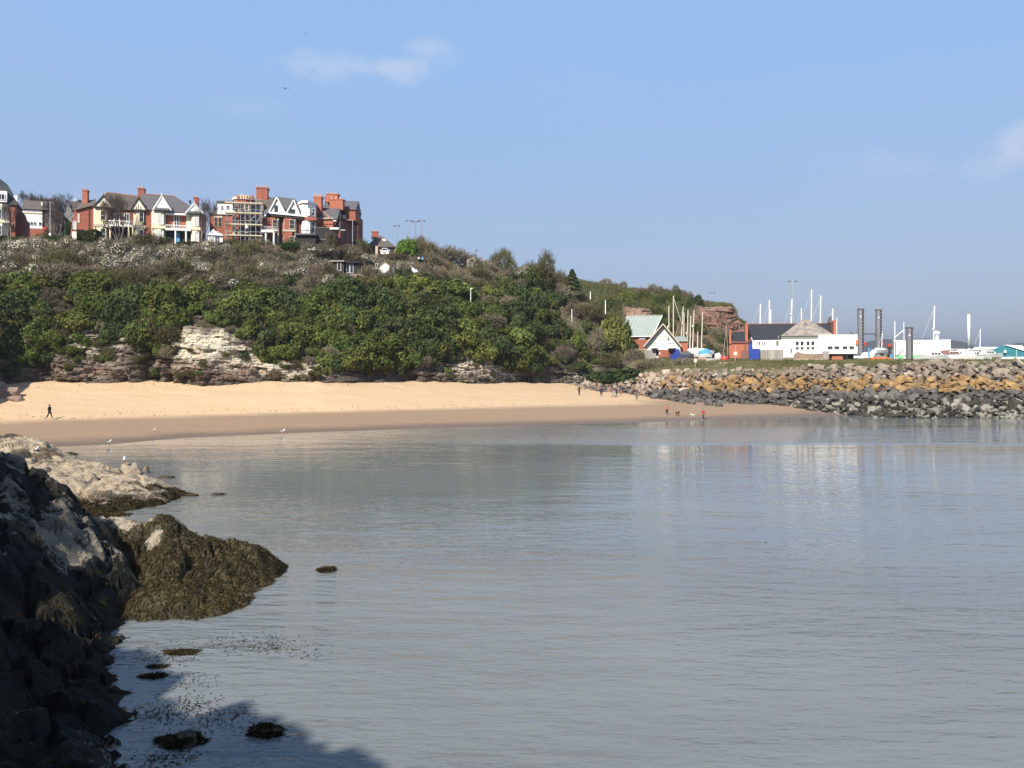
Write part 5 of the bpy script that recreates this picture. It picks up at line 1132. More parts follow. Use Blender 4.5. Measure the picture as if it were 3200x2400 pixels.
b.box('chimney', 1345, 1400, 680, 720, 3, 4, 'slatedark'); b.box('chimney_pot', 1290, 1310, 665, 715, 3.2, 3.6, 'whitepaint'); b.win(1262, 1290, 900, 980, .2, 1, 2); b.slope('lean_to_roof', [(1010, 960, -2), (1090, 960, -2), (1230, 1075, -.3), (1150, 1075, -.3)], 'slatedark')

b = B('house', 'cream-bayed house with a red brick side wing, dark gables and a brown slate roof', 'house', C2, 161, 740, 1115, 16)
b.poly('side_wing', [(82, 1100), (108, 900), (150, 712), (340, 652), (402, 652), (402, 1100)], 1.5, 8, 'brick'); b.slope('side_roof', [(145, 722, 1.1), (345, 660, 1.1), (420, 640, 1.1), (440, 560, 5), (250, 600, 5)], 'slatebrown'); b.tube('drainpipe', (345, 665, 1.42), (345, 1095, 1.42), .07, 'black')
b.box('corner_strip', 340, 352, 660, 1095, 1.36, 1.5, 'brickdark'); b.win(190, 216, 765, 890, 1.5, 1, 2, 'whitepaint', 'blind'); b.win(122, 174, 870, 985, 1.5, 2, 1, 'whitepaint', 'blind')
b.box('wall', 402, 1130, 660, 1115, 0, 8, 'brickdark'); b.slope('roof', [(395, 668, -.35), (1140, 690, -.35), (1030, 488, 4.2), (600, 456, 4.2)], 'slatebrown'); b.slope('roof', [(395, 668, -.35), (600, 456, 4.2), (395, 668, 8.4)], 'slatebrown'); b.slope('roof', [(395, 668, 8.4), (1140, 690, 8.4), (1030, 488, 4.2), (600, 456, 4.2)], 'slatebrown')
b.bar('ridge_tiles', (596, 456), (1035, 490), 13, 4.0, 4.4, 'ridgetile'); b.slope('hip_tiles', [(395, 664, -.36), (408, 664, -.44), (606, 450, 4.1), (592, 450, 4.1)], 'ridgetile', .2)
for (x0, xa, x1, yb, ya, bx0, bx1) in ((405, 545, 690, 655, 500, 408, 610), (925, 1030, 1142, 672, 505, 962, 1128)):
    b.slope('gable_roof', [(x0 - 6, yb, -1.52), (xa, ya, -1.52), (xa, ya, 2.8), (x0 - 6, yb, 2.8)], 'slatebrown'); b.slope('gable_roof', [(xa, ya, -1.52), (x1 + 6, yb, -1.52), (x1 + 6, yb, 2.8), (xa, ya, 2.8)], 'slatebrown')
    b.gable('gable_face', x0 + 12, xa, x1 - 12, yb, ya + 20, -1.45, 1.0, 'palecream'); b.barge(x0, xa, x1, yb, ya, -1.60, -1.46, 20, 'timberdark'); b.tube('finial', (xa, ya, -1.6), (xa, ya - 32, -1.6), .06, 'timberdark')
    for xt in (xa - 32, xa, xa + 32): b.box('timber_stud', xt - 4, xt + 4, yb - 75 + abs(xt - xa), yb, -1.51, -1.44, 'timberdark')
    b.box('eave_beam', x0 + 6, x1 - 6, yb - 4, yb + 18, -1.6, .2, 'timberdark')
    b.canted('bay', bx0, bx1, yb + 18, 1115, 1.25, 'cream'); b.box('string_course', bx0 - 4, bx1 + 4, 893, 930, -1.36, .3, 'stone'); w = bx1 - bx0
    for y0, y1 in ((705, 845), (950, 1105)): b.win(bx0 + w * .47, bx0 + w * .86, y0, y1, -1.25, 1, 2, 'palecream')
    for y0, y1 in ((782, 840), (950, 1105)): b.win(bx0 + w * .17, bx0 + w * .32, y0, y1, -.78, 1, 1, 'palecream')
b.box('balcony_floor', 612, 962, 895, 915, -1.2, .1, 'whitepaint')
for i in range(12): b.box('baluster', 622 + i * 29, 628 + i * 29, 842, 895, -1.15, -1.05, 'whitepaint')
b.box('balcony_rail', 612, 960, 834, 846, -1.2, -1.0, 'whitepaint'); b.box('porch_shade', 640, 930, 930, 1115, -.05, .1, 'dark'); b.box('upper_recess', 640, 930, 720, 890, -.04, .1, 'brickdark')  # flat dark sheet on the wall paints the shade of the porch
b.win(690, 770, 735, 890, -.04, 2, 1); b.win(830, 905, 735, 890, -.04, 2, 1); b.box('door', 760, 830, 950, 1110, -.14, -.03, 'black')
for x in (640, 896, 953): b.drum('porch_column', x, 26, 915, 1115, -1.05, 'cream', 10)
b.chimney(252, 324, 432, 660, 3.5, 5, 'brickorange', 1, 408); b.chimney(1020, 1110, 372, 512, 3.5, 5.2, 'brick', 2, 335); b.tube('aerial', (330, 432, 4.2), (334, 262, 4.2), .035, 'steel'); b.bar('aerial_arm', (322, 290), (346, 282), 4, 4.18, 4.24, 'steel'); b.bar('aerial_arm', (326, 340), (344, 334), 4, 4.18, 4.24, 'steel')

b = B('house', 'semi-detached house with two tall white gables, grey slate roof and red balcony wall', 'house', C2, 163, 1550, 1160, 15)
b.box('wall', 1122, 1905, 700, 1160, 0, 8, 'brick'); b.slope('roof', [(1060, 700, -.35), (1935, 730, -.35), (1700, 600, 2.6), (1525, 500, 4.2), (1060, 492, 4.2)], 'slate'); b.slope('roof', [(1060, 700, 8.4), (1935, 730, 8.4), (1700, 600, 5.6), (1525, 500, 4.2), (1060, 492, 4.2)], 'slate'); b.slope('roof', [(1935, 730, -.35), (1935, 730, 8.4), (1700, 600, 5.6), (1700, 600, 2.6)], 'slate')
b.bar('ridge_tiles', (1120, 492), (1528, 500), 12, 4.0, 4.4, 'ridgetile')
for (x0, xa, x1, yb, ya, bx0, bx1, fy) in ((1226, 1350, 1484, 700, 506, 1210, 1402, 462), (1676, 1800, 1930, 728, 588, 1748, 1880, 540)):
    b.slope('gable_roof', [(x0 - 6, yb, -1.52), (xa, ya, -1.52), (xa, ya, 2.9), (x0 - 6, yb, 2.9)], 'slate'); b.slope('gable_roof', [(xa, ya, -1.52), (x1 + 6, yb, -1.52), (x1 + 6, yb, 2.9), (xa, ya, 2.9)], 'slate')
    b.gable('gable_face', x0 + 8, xa, x1 - 8, yb - 4, ya + 12, -1.46, 1.0, 'whitepaint'); b.barge(x0, xa, x1, yb, ya, -1.60, -1.47, 17, 'whitepaint'); b.tube('finial', (xa, ya + 8, -1.62), (xa, fy, -1.62), .10, 'whitepaint', None, 6, .04)
    b.slope('eave_canopy', [(x0 + 26, yb - 36, -1.45), (x1 - 26, yb - 30, -1.45), (x1 - 10, yb - 4, -1.8), (x0 + 22, yb - 4, -1.8)], 'slate', .1); b.box('eave_beam', x0 + 2, x1 - 2, yb - 2, yb + 14, -1.6, .2, 'grey')
    b.canted('bay', bx0, bx1, yb + 14, 1160, 1.25, 'palecream'); w = bx1 - bx0; b.box('string_course', bx0 - 4, bx1 + 4, 915, 955, -1.38, .3, 'cream')
    for y0, y1 in ((755, 900), (985, 1130)): b.win(bx0 + w * .47, bx0 + w * .87, y0, y1, -1.25, 1, 2, 'whitepaint', 'blind')
    for y0, y1 in ((755, 900), (985, 1130)): b.win(bx0 + w * .10, bx0 + w * .27, y0, y1, -.66, 1, 2, 'palecream', 'blind')
b.box('balcony_door', 1516, 1598, 760, 955, -.12, .1, 'whitepaint'); b.win(1524, 1556, 775, 945, -.12, 1, 2, 'whitepaint', 'glass', parent=None); b.win(1560, 1592, 775, 945, -.12, 1, 2)
b.box('balcony_wall', 1440, 1516, 755, 960, -.05, .1, 'brickorange'); b.box('balcony_wall', 1598, 1692, 755, 960, -.05, .1, 'brickorange'); b.box('eave_beam', 1398, 1742, 734, 756, -1.1, .1, 'whitepaint'); b.box('balcony_floor', 1396, 1756, 944, 972, -1.3, .1, 'whitepaint')
for i in range(14): b.box('baluster', 1408 + i * 25, 1412 + i * 25, 905, 944, -1.2, -1.12, 'whitepaint')
b.box('balcony_rail', 1400, 1752, 897, 906, -1.24, -1.1, 'whitepaint'); b.box('porch_shade', 1405, 1745, 975, 1160, -.06, .1, 'dark'); b.box('door', 1556, 1600, 1000, 1155, -.14, -.05, 'bluetarp')  # dark sheet under the balcony imitates the shaded porch
for x in (1542, 1688): b.drum('porch_column', x, 25, 972, 1160, -1.1, 'whitepaint', 10)
b.box('white_panel', 1690, 1750, 760, 950, -.2, .1, 'palecream'); b.tube('drainpipe', (1896, 735, -.1), (1896, 1150, -.1), .08, 'whitepaint'); b.chimney(1790, 1856, 502, 625, 4, 5.4, 'brick', 1, 474); b.box('small_chimney', 1730, 1752, 545, 590, 5, 5.8, 'slatedark')

b = B('summer_house', 'small white garden house with a pointed roof between the gabled house and the scaffolding', 'summer house', C2, 162, 2090, 1172, 20)
b.box('wall', 1992, 2195, 1025, 1172, 0, 3, 'whitepaint'); b.roof('roof', 1978, 2205, 1040, 985, -.3, 3.2, 'whitepaint', 70, 70); b.gable('gable_face', 1990, 2066, 2150, 1035, 948, -.2, 1.5, 'whitepaint'); b.win(2085, 2150, 1045, 1165, 0, 2, 2); b.win(2005, 2060, 1060, 1130, 0, 2, 1, 'whitepaint', 'blind')

b = B('house', 'brick villa with a round corner turret wrapped in scaffolding', 'house', C3, 168, 600, 1045, 10)
b.box('wall', 150, 470, 640, 1045, 1.5, 9, 'brick'); b.box('attic', 250, 470, 480, 645, 1.2, 8, 'whitepaint'); b.box('attic_cornice', 240, 480, 466, 486, .9, 8.2, 'slate'); b.slope('side_roof', [(140, 648, 1.2), (262, 648, 1.2), (262, 560, 4), (230, 560, 4)], 'slatebrown')
for x0, x1, y0, y1 in ((302, 330, 530, 585), (370, 412, 525, 578)): b.win(x0, x1, y0, y1, 1.2, 1, 2)
for x0, x1 in ((212, 255), (270, 312)): b.win(x0, x1, 690, 815, 1.5, 1, 2, 'stone')
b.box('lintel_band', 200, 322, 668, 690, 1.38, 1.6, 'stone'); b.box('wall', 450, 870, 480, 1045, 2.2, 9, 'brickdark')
tu = b.drum('turret', 610, 300, 452, 1045, 2.0, 'brick', 12); b.drum('turret_cornice', 615, 330, 430, 460, 2.0, 'cream', 12); b.drum('turret_roof', 615, 300, 398, 432, 2.0, 'stone', 12, None, 230)
for i in range(9): a = math.radians(200 + i * 17.5); b.drum('merlon', 615 + 118 * math.cos(a) * 1, 22, 385, 430, 2.0 + 4.5 * math.sin(a) * .9, 'brickorange', 6)
b.tube('finial', (620, 398, 2), (620, 360, 2), .08, 'slatedark')
for y0, y1 in ((492, 590), (640, 760), (800, 880), (925, 1035)):
    for i, x0 in enumerate((455, 535, 612, 700)): b.win(x0, x0 + (58 if i else 48), y0, y1, (-.35, -1.15, -1.1, -.2)[i], 1, 2, 'whitepaint' if i == 2 else 'slate', 'glass')
for y in (610, 765, 905): b.drum('string_course', 610, 312, y - 14, y + 14, 2.0, 'stone', 12)
b.win(775, 850, 490, 590, 2.2, 2, 2); b.win(790, 850, 640, 750, 2.2, 1, 2)
b.slope('roof', [(770, 600, 1.8), (940, 610, 1.8), (1040, 402, 6), (770, 402, 6)], 'slatebrown'); b.slope('roof', [(690, 470, 5), (880, 470, 5), (880, 395, 7.5), (690, 395, 7.5)], 'slate'); b.chimney(770, 918, 268, 470, 5.2, 7.5, 'brick', 5, 240)
b = B('scaffold', 'tubular scaffolding with pale board decks round the turreted villa', 'scaffolding', C3, 165, 600, 1050, 10)
for x, yt in ((375, 620), (485, 450), (560, 470), (625, 470), (690, 440), (762, 405), (832, 465)): b.tube('scaffold_pole', (x, yt, -1.0), (x, 1050, -1.0), .055, 'steel'); b.tube('scaffold_pole', (x + 8, yt + 20, .3), (x + 8, 1050, .3), .05, 'steel')
for y, x0 in ((482, 350), (615, 350), (768, 350), (915, 348)): b.box('scaffold_board', x0, 850, y - 8, y + 8, -1.1, .5, 'board'); b.tube('guard_rail', (x0, y - 48, -1.05), (850, y - 48, -1.05), .045, 'steel')
for p, q in (((485, 480), (560, 600)), ((690, 720), (762, 640)), ((490, 780), (560, 870)), ((625, 1040), (690, 930)), ((762, 760), (832, 640)), ((375, 760), (485, 630))): b.tube('brace', (*p, -1.08), (*q, -1.08), .045, 'steel')
b.drum('white_sheet_roll', 645, 46, 772, 822, -1.3, 'whitepaint', 8)

b = B('house', 'dark brick house with twin steep white gables and a white pillared portico', 'house', C3, 168, 1100, 1045, 6)
b.box('wall', 868, 1392, 650, 1045, 0, 9, 'brickdark'); b.slope('roof', [(880, 625, -.2), (1345, 640, -.2), (1290, 430, 4.5), (1030, 400, 4.5)], 'slate'); b.slope('roof', [(880, 625, 9.2), (1345, 640, 9.2), (1290, 430, 4.5), (1030, 400, 4.5)], 'slate')
for x0, xa, x1, yb, ya, wx in ((930, 1040, 1155, 618, 408, (1010, 1056, 520, 606)), (1158, 1266, 1345, 640, 442, (1214, 1286, 568, 626))):
    b.gable('gable_face', x0 + 6, xa, x1 - 6, yb, ya + 14, -.6, 3.5, 'whitepaint'); b.barge(x0, xa, x1, yb, ya, -.95, -.7, 15, 'whitepaint'); b.slope('gable_roof', [(x0, yb, -.9), (xa, ya, -.9), (xa, ya, 4.5), (x0, yb, 4.5)], 'slatedark'); b.slope('gable_roof', [(xa, ya, -.9), (x1, yb, -.9), (x1, yb, 4.5), (xa, ya, 4.5)], 'slatedark'); b.win(*wx, -.6, 1, 2, 'slate'); b.tube('finial', (xa, ya, -.8), (xa, ya - 28, -.8), .06, 'timberdark')
b.bar('fascia', (880, 612), (1392, 650), 22, -1.3, -1.0, 'whitepaint'); b.bar('eave', (880, 640), (1392, 676), 34, -1.1, .2, 'timberdark'); b.poly('eave_end', [(868, 618), (912, 606), (900, 650), (876, 684)], -1.35, .2, 'whitepaint')
for bx0, bx1 in ((905, 1062), (1122, 1290)):
    b.canted('bay', bx0, bx1, 690, 1040, 1.0, 'brick', .2); w = bx1 - bx0; b.box('string_course', bx0 - 3, bx1 + 3, 838, 862, -1.08, .2, 'stone')
    for y0, y1 in ((704, 832), (926, 1022)): b.win(bx0 + w * .08, bx0 + w * .34, y0, y1, -.62, 1, 2, 'whitepaint', 'blind'); b.win(bx0 + w * .52, bx0 + w * .94, y0, y1, -1.0, 1, 2, 'stone')
    b.box('quoin', bx1 - 10, bx1 + 4, 690, 1035, -.85, .1, 'stone')
b.box('portico_roof', 828, 1004, 846, 876, -3.0, .1, 'whitepaint'); b.drum('portico_column', 898, 27, 876, 1045, -2.6, 'whitepaint', 10); b.drum('portico_column', 1004, 30, 876, 1085, -2.9, 'whitepaint', 10, None, 22); b.win(916, 950, 915, 1040, 0, 1, 2, 'whitepaint', 'blind')
for i in range(11): b.box('baluster', 858 + i * 17, 862 + i * 17, 803, 846, -2.6, -2.52, 'steel')
b.box('balcony_rail', 852, 1036, 797, 804, -2.64, -2.5, 'steel'); b.tube('drainpipe', (1100, 660, -.1), (1100, 1030, -.1), .08, 'black'); b.tube('drainpipe', (1400, 650, -.2), (1400, 1000, -.2), .07, 'steel')

b = B('house', 'brick house with a tall white octagonal bay tower and flat white cornice', 'house', C3, 170, 1440, 1045, 4)
b.box('wall', 1285, 1565, 500, 1060, .5, 9, 'brickdark'); b.canted('bay_tower', 1330, 1562, 500, 1050, 2.2, 'white', .36); b.canted('cornice', 1316, 1576, 482, 512, 2.6, 'whitepaint', .36); b.slope('roof', [(1285, 510, .6), (1565, 510, .6), (1520, 470, 4), (1320, 470, 4)], 'slate')
b.win(1412, 1480, 556, 655, -2.2, 1, 2, 'whitepaint', 'blind'); b.win(1512, 1552, 556, 655, -1.35, 1, 2); b.box('brick_band', 1326, 1566, 672, 715, -2.3, .2, 'brick'); b.win(1420, 1484, 742, 890, -2.2, 1, 2, 'whitepaint', 'blind'); b.win(1512, 1552, 742, 880, -1.35, 1, 2, 'stone'); b.win(1420, 1480, 940, 1030, -2.2, 1, 2, 'slate')
b.box('balcony_floor', 1284, 1566, 890, 910, -3.2, .4, 'slate')
for i in range(9): b.box('baluster', 1300 + i * 26, 1303 + i * 26, 850, 890, -3.1, -3.04, 'black')
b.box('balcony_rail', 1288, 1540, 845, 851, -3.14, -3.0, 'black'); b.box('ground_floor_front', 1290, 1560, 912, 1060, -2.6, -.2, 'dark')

b = B('terrace_house', 'tall red brick end house of the terrace with stacked chimneys and receding dark gables', 'house', C3, 172, 1760, 1080, 0)
b.box('wall', 1560, 1790, 690, 1060, 0, 7, 'brickorange'); b.box('brick_band', 1556, 1794, 682, 700, -.15, .1, 'stone'); b.box('brick_band', 1558, 1792, 752, 770, -.12, .1, 'brick')
b.slope('roof', [(1600, 700, -.3), (1850, 700, -.3), (1880, 556, 4.2), (1645, 556, 4.2)], 'slate'); b.slope('roof', [(1600, 700, 8), (1850, 700, 8), (1880, 556, 4.2), (1645, 556, 4.2)], 'slate'); b.bar('ridge_tiles', (1645, 555), (1882, 555), 9, 4.1, 4.5, 'ridgetile'); b.slope('hip_tiles', [(1650, 596, 2.2), (1668, 592, 2.3), (1760, 690, -.35), (1745, 694, -.35)], 'ridgetile', .15)
b.box('upper_wall', 1650, 2088, 560, 720, 8.5, 15, 'brick'); b.roof('upper_roof', 1640, 2092, 575, 460, 8.2, 15.3, 'slate', 0, 0)
b.chimney(1530, 1634, 392, 690, 2.0, 3.6, 'brickorange', 5, 362); b.chimney(1700, 1850, 362, 470, 9, 11, 'brickorange', 4, 345); b.chimney(1745, 1920, 432, 575, 6.5, 8.4, 'brickorange', 3, 412); b.chimney(1680, 1712, 395, 470, 11, 12, 'brick', 1, 385)
# gables of the terrace, edge on as the row recedes right; shade painted in dark colours
for i, (xg, ya, yb_) in enumerate(((1888, 572, 700), (1955, 582, 705), (2010, 622, 705), (2070, 650, 712))):
    d0 = 1.5 + i * 5.2; xl = xg - 55
    b.mesh('side_gable', [b.pt(xg + 10, yb_, d0 - .3), b.pt(xg + 10, yb_, d0 + 4.6), b.pt(xg - 4, ya, d0 + 2.1), b.pt(xl, yb_, d0 - .3), b.pt(xl, yb_, d0 + 4.6), b.pt(xl - 4, ya, d0 + 2.1)], [(0, 1, 2), (5, 4, 3), (0, 2, 5, 3), (1, 4, 5, 2), (0, 3, 4, 1)], 'slatedark')
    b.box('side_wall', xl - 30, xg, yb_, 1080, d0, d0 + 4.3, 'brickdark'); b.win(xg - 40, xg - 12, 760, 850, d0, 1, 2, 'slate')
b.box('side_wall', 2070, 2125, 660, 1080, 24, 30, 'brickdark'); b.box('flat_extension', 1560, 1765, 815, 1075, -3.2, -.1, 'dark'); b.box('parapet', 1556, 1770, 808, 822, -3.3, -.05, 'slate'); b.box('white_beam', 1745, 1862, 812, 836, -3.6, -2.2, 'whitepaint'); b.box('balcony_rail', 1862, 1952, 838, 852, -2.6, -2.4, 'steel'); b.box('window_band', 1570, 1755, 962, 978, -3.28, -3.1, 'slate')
b.tube('dish_arm', (1822, 770, -2.6), (1818, 720, -2.4), .05, 'steel'); b.drum('satellite_dish', 1814, 60, 716, 730, -2.6, 'whitepaint', 12, None, 26); b.tube('aerial', (1880, 835, -2.5), (1880, 735, -2.5), .05, 'steel')

b = B('shelter', 'low white flat-roofed shelter on the clifftop below the red terrace', 'shelter', C3, 161, 1625, 1125, 0)
b.poly('roof', [(1450, 1096), (1535, 1074), (1720, 1078), (1805, 1096), (1800, 1118), (1475, 1118)], -1.5, 2.5, 'whitepaint'); b.box('post', 1490, 1500, 1118, 1150, -1.2, -1.0, 'postwood'); b.box('post', 1770, 1780, 1118, 1150, -1.2, -1.0, 'postwood')

b = B('bungalow', 'red-roofed bungalow with a squat brick chimney, alone at the right of the terrace', 'bungalow', C4, 188, 850, 690, 8)
b.box('wall', 770, 1040, 575, 690, 0, 9, 'brick'); b.slope('roof', [(640, 580, -.5), (1058, 580, -.5), (850, 432, 4.5), (796, 425, 4.5)], 'slatebrown'); b.slope('roof', [(1058, 580, -.5), (1058, 580, 9.5), (850, 432, 4.5)], 'slate'); b.slope('roof', [(640, 580, -.5), (640, 580, 9.5), (796, 425, 4.5)], 'slatebrown'); b.slope('roof', [(640, 580, 9.5), (1058, 580, 9.5), (850, 432, 4.5), (796, 425, 4.5)], 'slatebrown')
b.box('wall', 660, 770, 580, 690, .5, 9, 'grey'); b.slope('hip_tiles', [(800, 578, -.55), (818, 578, -.55), (818, 428, 4.4), (802, 428, 4.4)], 'ridgetile', .15); b.slope('skylight', [(872, 492, 2.2), (915, 492, 2.2), (895, 472, 3), (858, 472, 3)], 'whitepaint', .12); b.chimney(715, 802, 368, 445, 4, 6.5, 'brick', 2, 355); b.box('chimney_base', 710, 750, 445, 470, 3.8, 5, 'stone'); b.win(960, 1015, 600, 650, 0, 2, 1, 'slate'); b.box('gatepost', 1040, 1062, 590, 690, -1.2, -.6, 'stone'); b.box('stone_pier', 765, 800, 570, 690, -.9, -.3, 'stone')

# garden huts on the terrace
b = B('chalet', 'low dark flat-roofed garden chalet with white french doors on the slope', 'chalet', C4, 155, 360, 950, 0)
b.box('wall', 180, 330, 785, 950, 0, 3, 'timberdark'); b.box('wall', 330, 530, 800, 950, .8, 4, 'black'); b.box('roof', 135, 335, 765, 785, -.4, 3.2, 'postwood'); b.box('roof', 325, 545, 780, 802, .2, 4.2, 'black'); b.box('open_store', 130, 182, 785, 880, .5, 3, 'dark')
b.win(240, 292, 790, 915, 0, 1, 1, 'whitepaint', 'dark'); b.win(364, 412, 805, 945, .8, 1, 1, 'whitepaint'); b.win(414, 462, 805, 945, .8, 1, 1, 'whitepaint'); b.box('terrace_wall', 410, 590, 955, 1030, -1.8, -1.0, 'btan'); b.tube('terrace_post', (572, 890, -1.5), (572, 1000, -1.5), .08, 'postwood')
b = B('garden_shed', 'pale cream boarded garden shed with a pointed roof on the slope', 'shed', C4, 159, 893, 970, 0)
b.poly('wall', [(830, 970), (830, 832), (893, 788), (957, 832), (957, 970)], 0, 2.6, 'palecream'); b.slope('roof', [(822, 838, -.2), (893, 784, -.2), (893, 784, 2.8), (822, 838, 2.8)], 'stone', .08); b.slope('roof', [(893, 784, -.2), (965, 838, -.2), (965, 838, 2.8), (893, 784, 2.8)], 'stone', .08); b.box('lean_to', 958, 1030, 860, 965, .8, 2.6, 'slate'); b.box('plinth', 826, 985, 935, 975, -.3, 0, 'grey'); b.box('plank_door', 862, 925, 850, 968, -.06, 0, 'whitepaint')
b = B('garden_bench', 'white slatted garden bench or rack beside the cream shed', 'bench', C4, 157, 765, 1000, 0)
for y in (880, 902, 924, 944): b.box('slat', 705, 828, y - 7, y + 5, -.3, -.2, 'whitepaint')
for x in (712, 765, 820): b.box('leg', x - 5, x + 5, 872, 950, -.2, -.1, 'whitepaint')
b.box('seat', 715, 830, 978, 1000, -.9, -.3, 'whitepaint'); b.box('blue_cloth', 812, 835, 935, 1000, -1.0, -.9, 'bluetarp')
b = B('window_panel', 'lone white-framed glazed panel standing behind the garden bench', 'window frame', C4, 160.5, 785, 868, 0); b.win(768, 802, 808, 868, 0, 1, 1)
b = B('tarpaulin', 'crumpled white tarpaulin lying on the slope right of the dead tree', 'tarpaulin', C4, 163, 1310, 945, 0); b.mesh('sheet', [b.pt(1262, 872, .8), b.pt(1290, 868, 1), b.pt(1318, 900, .5), b.pt(1330, 890, .6), b.pt(1358, 925, 0), b.pt(1345, 935, -.2), b.pt(1322, 908, 0), b.pt(1312, 945, -.4), b.pt(1295, 930, -.3), b.pt(1272, 912, 0), b.pt(1300, 900, .3)], [(0, 10, 1), (1, 10, 2), (2, 10, 6), (2, 6, 3), (3, 6, 4), (4, 6, 5), (10, 9, 8), (10, 8, 7), (10, 7, 6), (0, 9, 10)], 'whitepaint')
b = B('storage_bin', 'dark storage bin with a blue panel under the floodlight poles', 'bin', C4, 178, 1390, 765, 0); b.box('bin_body', 1340, 1440, 690, 765, 0, 1.6, 'black'); b.box('bin_lid', 1334, 1446, 680, 691, -.1, 1.7, 'slatedark'); b.box('blue_panel', 1400, 1436, 722, 756, -.06, 0, 'bluetarp'); b.box('sack', 1350, 1380, 722, 752, -.4, 0, 'stone')
b = B('parked_car', 'white hatchback parked nose-out before the bungalow', 'car', C4, 183, 893, 688, 0)
b.poly('body', [(838, 672), (836, 645), (848, 632), (940, 632), (952, 645), (950, 672), (938, 684), (850, 684)], 0, 4.1, 'whitepaint'); b.poly('cabin', [(850, 634), (862, 598), (926, 598), (940, 634)], .9, 3.9, 'whitepaint'); b.poly('windscreen', [(857, 631), (867, 604), (921, 604), (933, 631)], .83, .95, 'glass'); b.box('bumper', 842, 948, 664, 680, -.12, .1, 'whitepaint'); b.box('number_plate', 880, 908, 667, 675, -.14, -.1, 'stone')
for x in (846, 926): b.box('headlight', x, x + 18, 640, 652, -.05, .2, 'steel'); b.box('wheel', x, x + 16, 672, 692, .3, .95, 'tyre'); b.box('wheel', x, x + 16, 672, 692, 2.9, 3.5, 'tyre')
b.box('grille', 868, 920, 652, 662, -.04, .1, 'black')
for x in (826, 952): b.box('door_mirror', x, x + 12, 622, 634, .9, 1.15, 'whitepaint')
b = B('stone_wall', 'low pale stone wall along the road in front of the bungalow', 'wall', C4, 175, 700, 735, 0); b.box('wall', 520, 790, 705, 735, 0, .5, 'stone'); b.box('coping', 516, 794, 697, 706, -.08, .58, 'btan')


# ------------------------------------------------------------------ posts, lamps, bare trees on the hilltop
def post(name, label, cat, px, ytop, ybot, Y, r, mat_='steel', group=None, x1=None):
    a = P(px, ybot, Y); t = thing(name, label, cat, a, 0, group); top = P(x1 if x1 is not None else px, ytop, Y) - a
    tube_between('pole', (0, 0, -.6), top, r, mat_, t, 8, r * .75); return t, top


def arm_lamp(t, top, dx, mat_='steel', head='steel', w=.9):
    tube_between('lamp_arm', top, top + Vector((dx, 0, .12)), .05, mat_, t); h = mk('lamp_head', [(top.x + dx - .35 * math.copysign(1, -dx) * 0 + s1 * w / 2, s2 * .16, top.z + .05 + s3 * .10) for s3 in (0, 1) for s2 in (-1, 1) for s1 in (-1, 1)], [(0, 2, 3, 1), (4, 5, 7, 6), (0, 1, 5, 4), (2, 6, 7, 3), (0, 4, 6, 2), (1, 3, 7, 5)], M[head], t)


t, tp = post('lamp_post', 'tall street lamp with a bent arm beside the end of the red terrace', 'street lamp', 1102, 689, 800, 172, .11); arm_lamp(t, tp, -.7)
t, tp = post('lamp_post', 'slender grey lamp column before the white rendered house', 'street lamp', 157, 630, 765, 156, .10)
mk('sign_plate', [(-.42, -.14, 1.0), (.42, -.14, 1.0), (.42, -.14, 1.5), (.28, -.14, 1.7), (-.28, -.14, 1.7), (-.42, -.14, 1.5), (-.42, -.10, 1.0), (.42, -.10, 1.0), (.42, -.10, 1.5), (.28, -.10, 1.7), (-.28, -.10, 1.7), (-.42, -.10, 1.5), (0, -.14, .2), (0, -.10, .2)], [(5, 4, 3, 2, 1, 12, 0), (6, 13, 7, 8, 9, 10, 11), (0, 12, 13, 6), (12, 1, 7, 13), (1, 2, 8, 7), (2, 3, 9, 8), (3, 4, 10, 9), (4, 5, 11, 10), (5, 0, 6, 11)], M['whitepaint'], t)
mk('sign_disc', [(.24 * math.cos(a), y, 2.05 + .24 * math.sin(a)) for y in (-.13, -.10) for a in [6.2832 * i / 12 for i in range(12)]], [tuple(range(12)), tuple(range(23, 11, -1))] + [(i, i + 12, (i + 1) % 12 + 12, (i + 1) % 12) for i in range(12)], M['whitepaint'], t)
t, tp = post('road_sign', 'white rectangular sign on a post in front of the red brick side wall', 'sign', 233, 724, 765, 156, .06, 'stone')
mk('sign_plate', [(x, y, z) for z in (1.05, 2.55) for y in (-.12, -.08) for x in (-.42, .42)], [(0, 1, 5, 4), (2, 6, 7, 3), (4, 5, 7, 6), (0, 2, 3, 1), (1, 3, 7, 5), (0, 4, 6, 2)], M['palecream'], t)
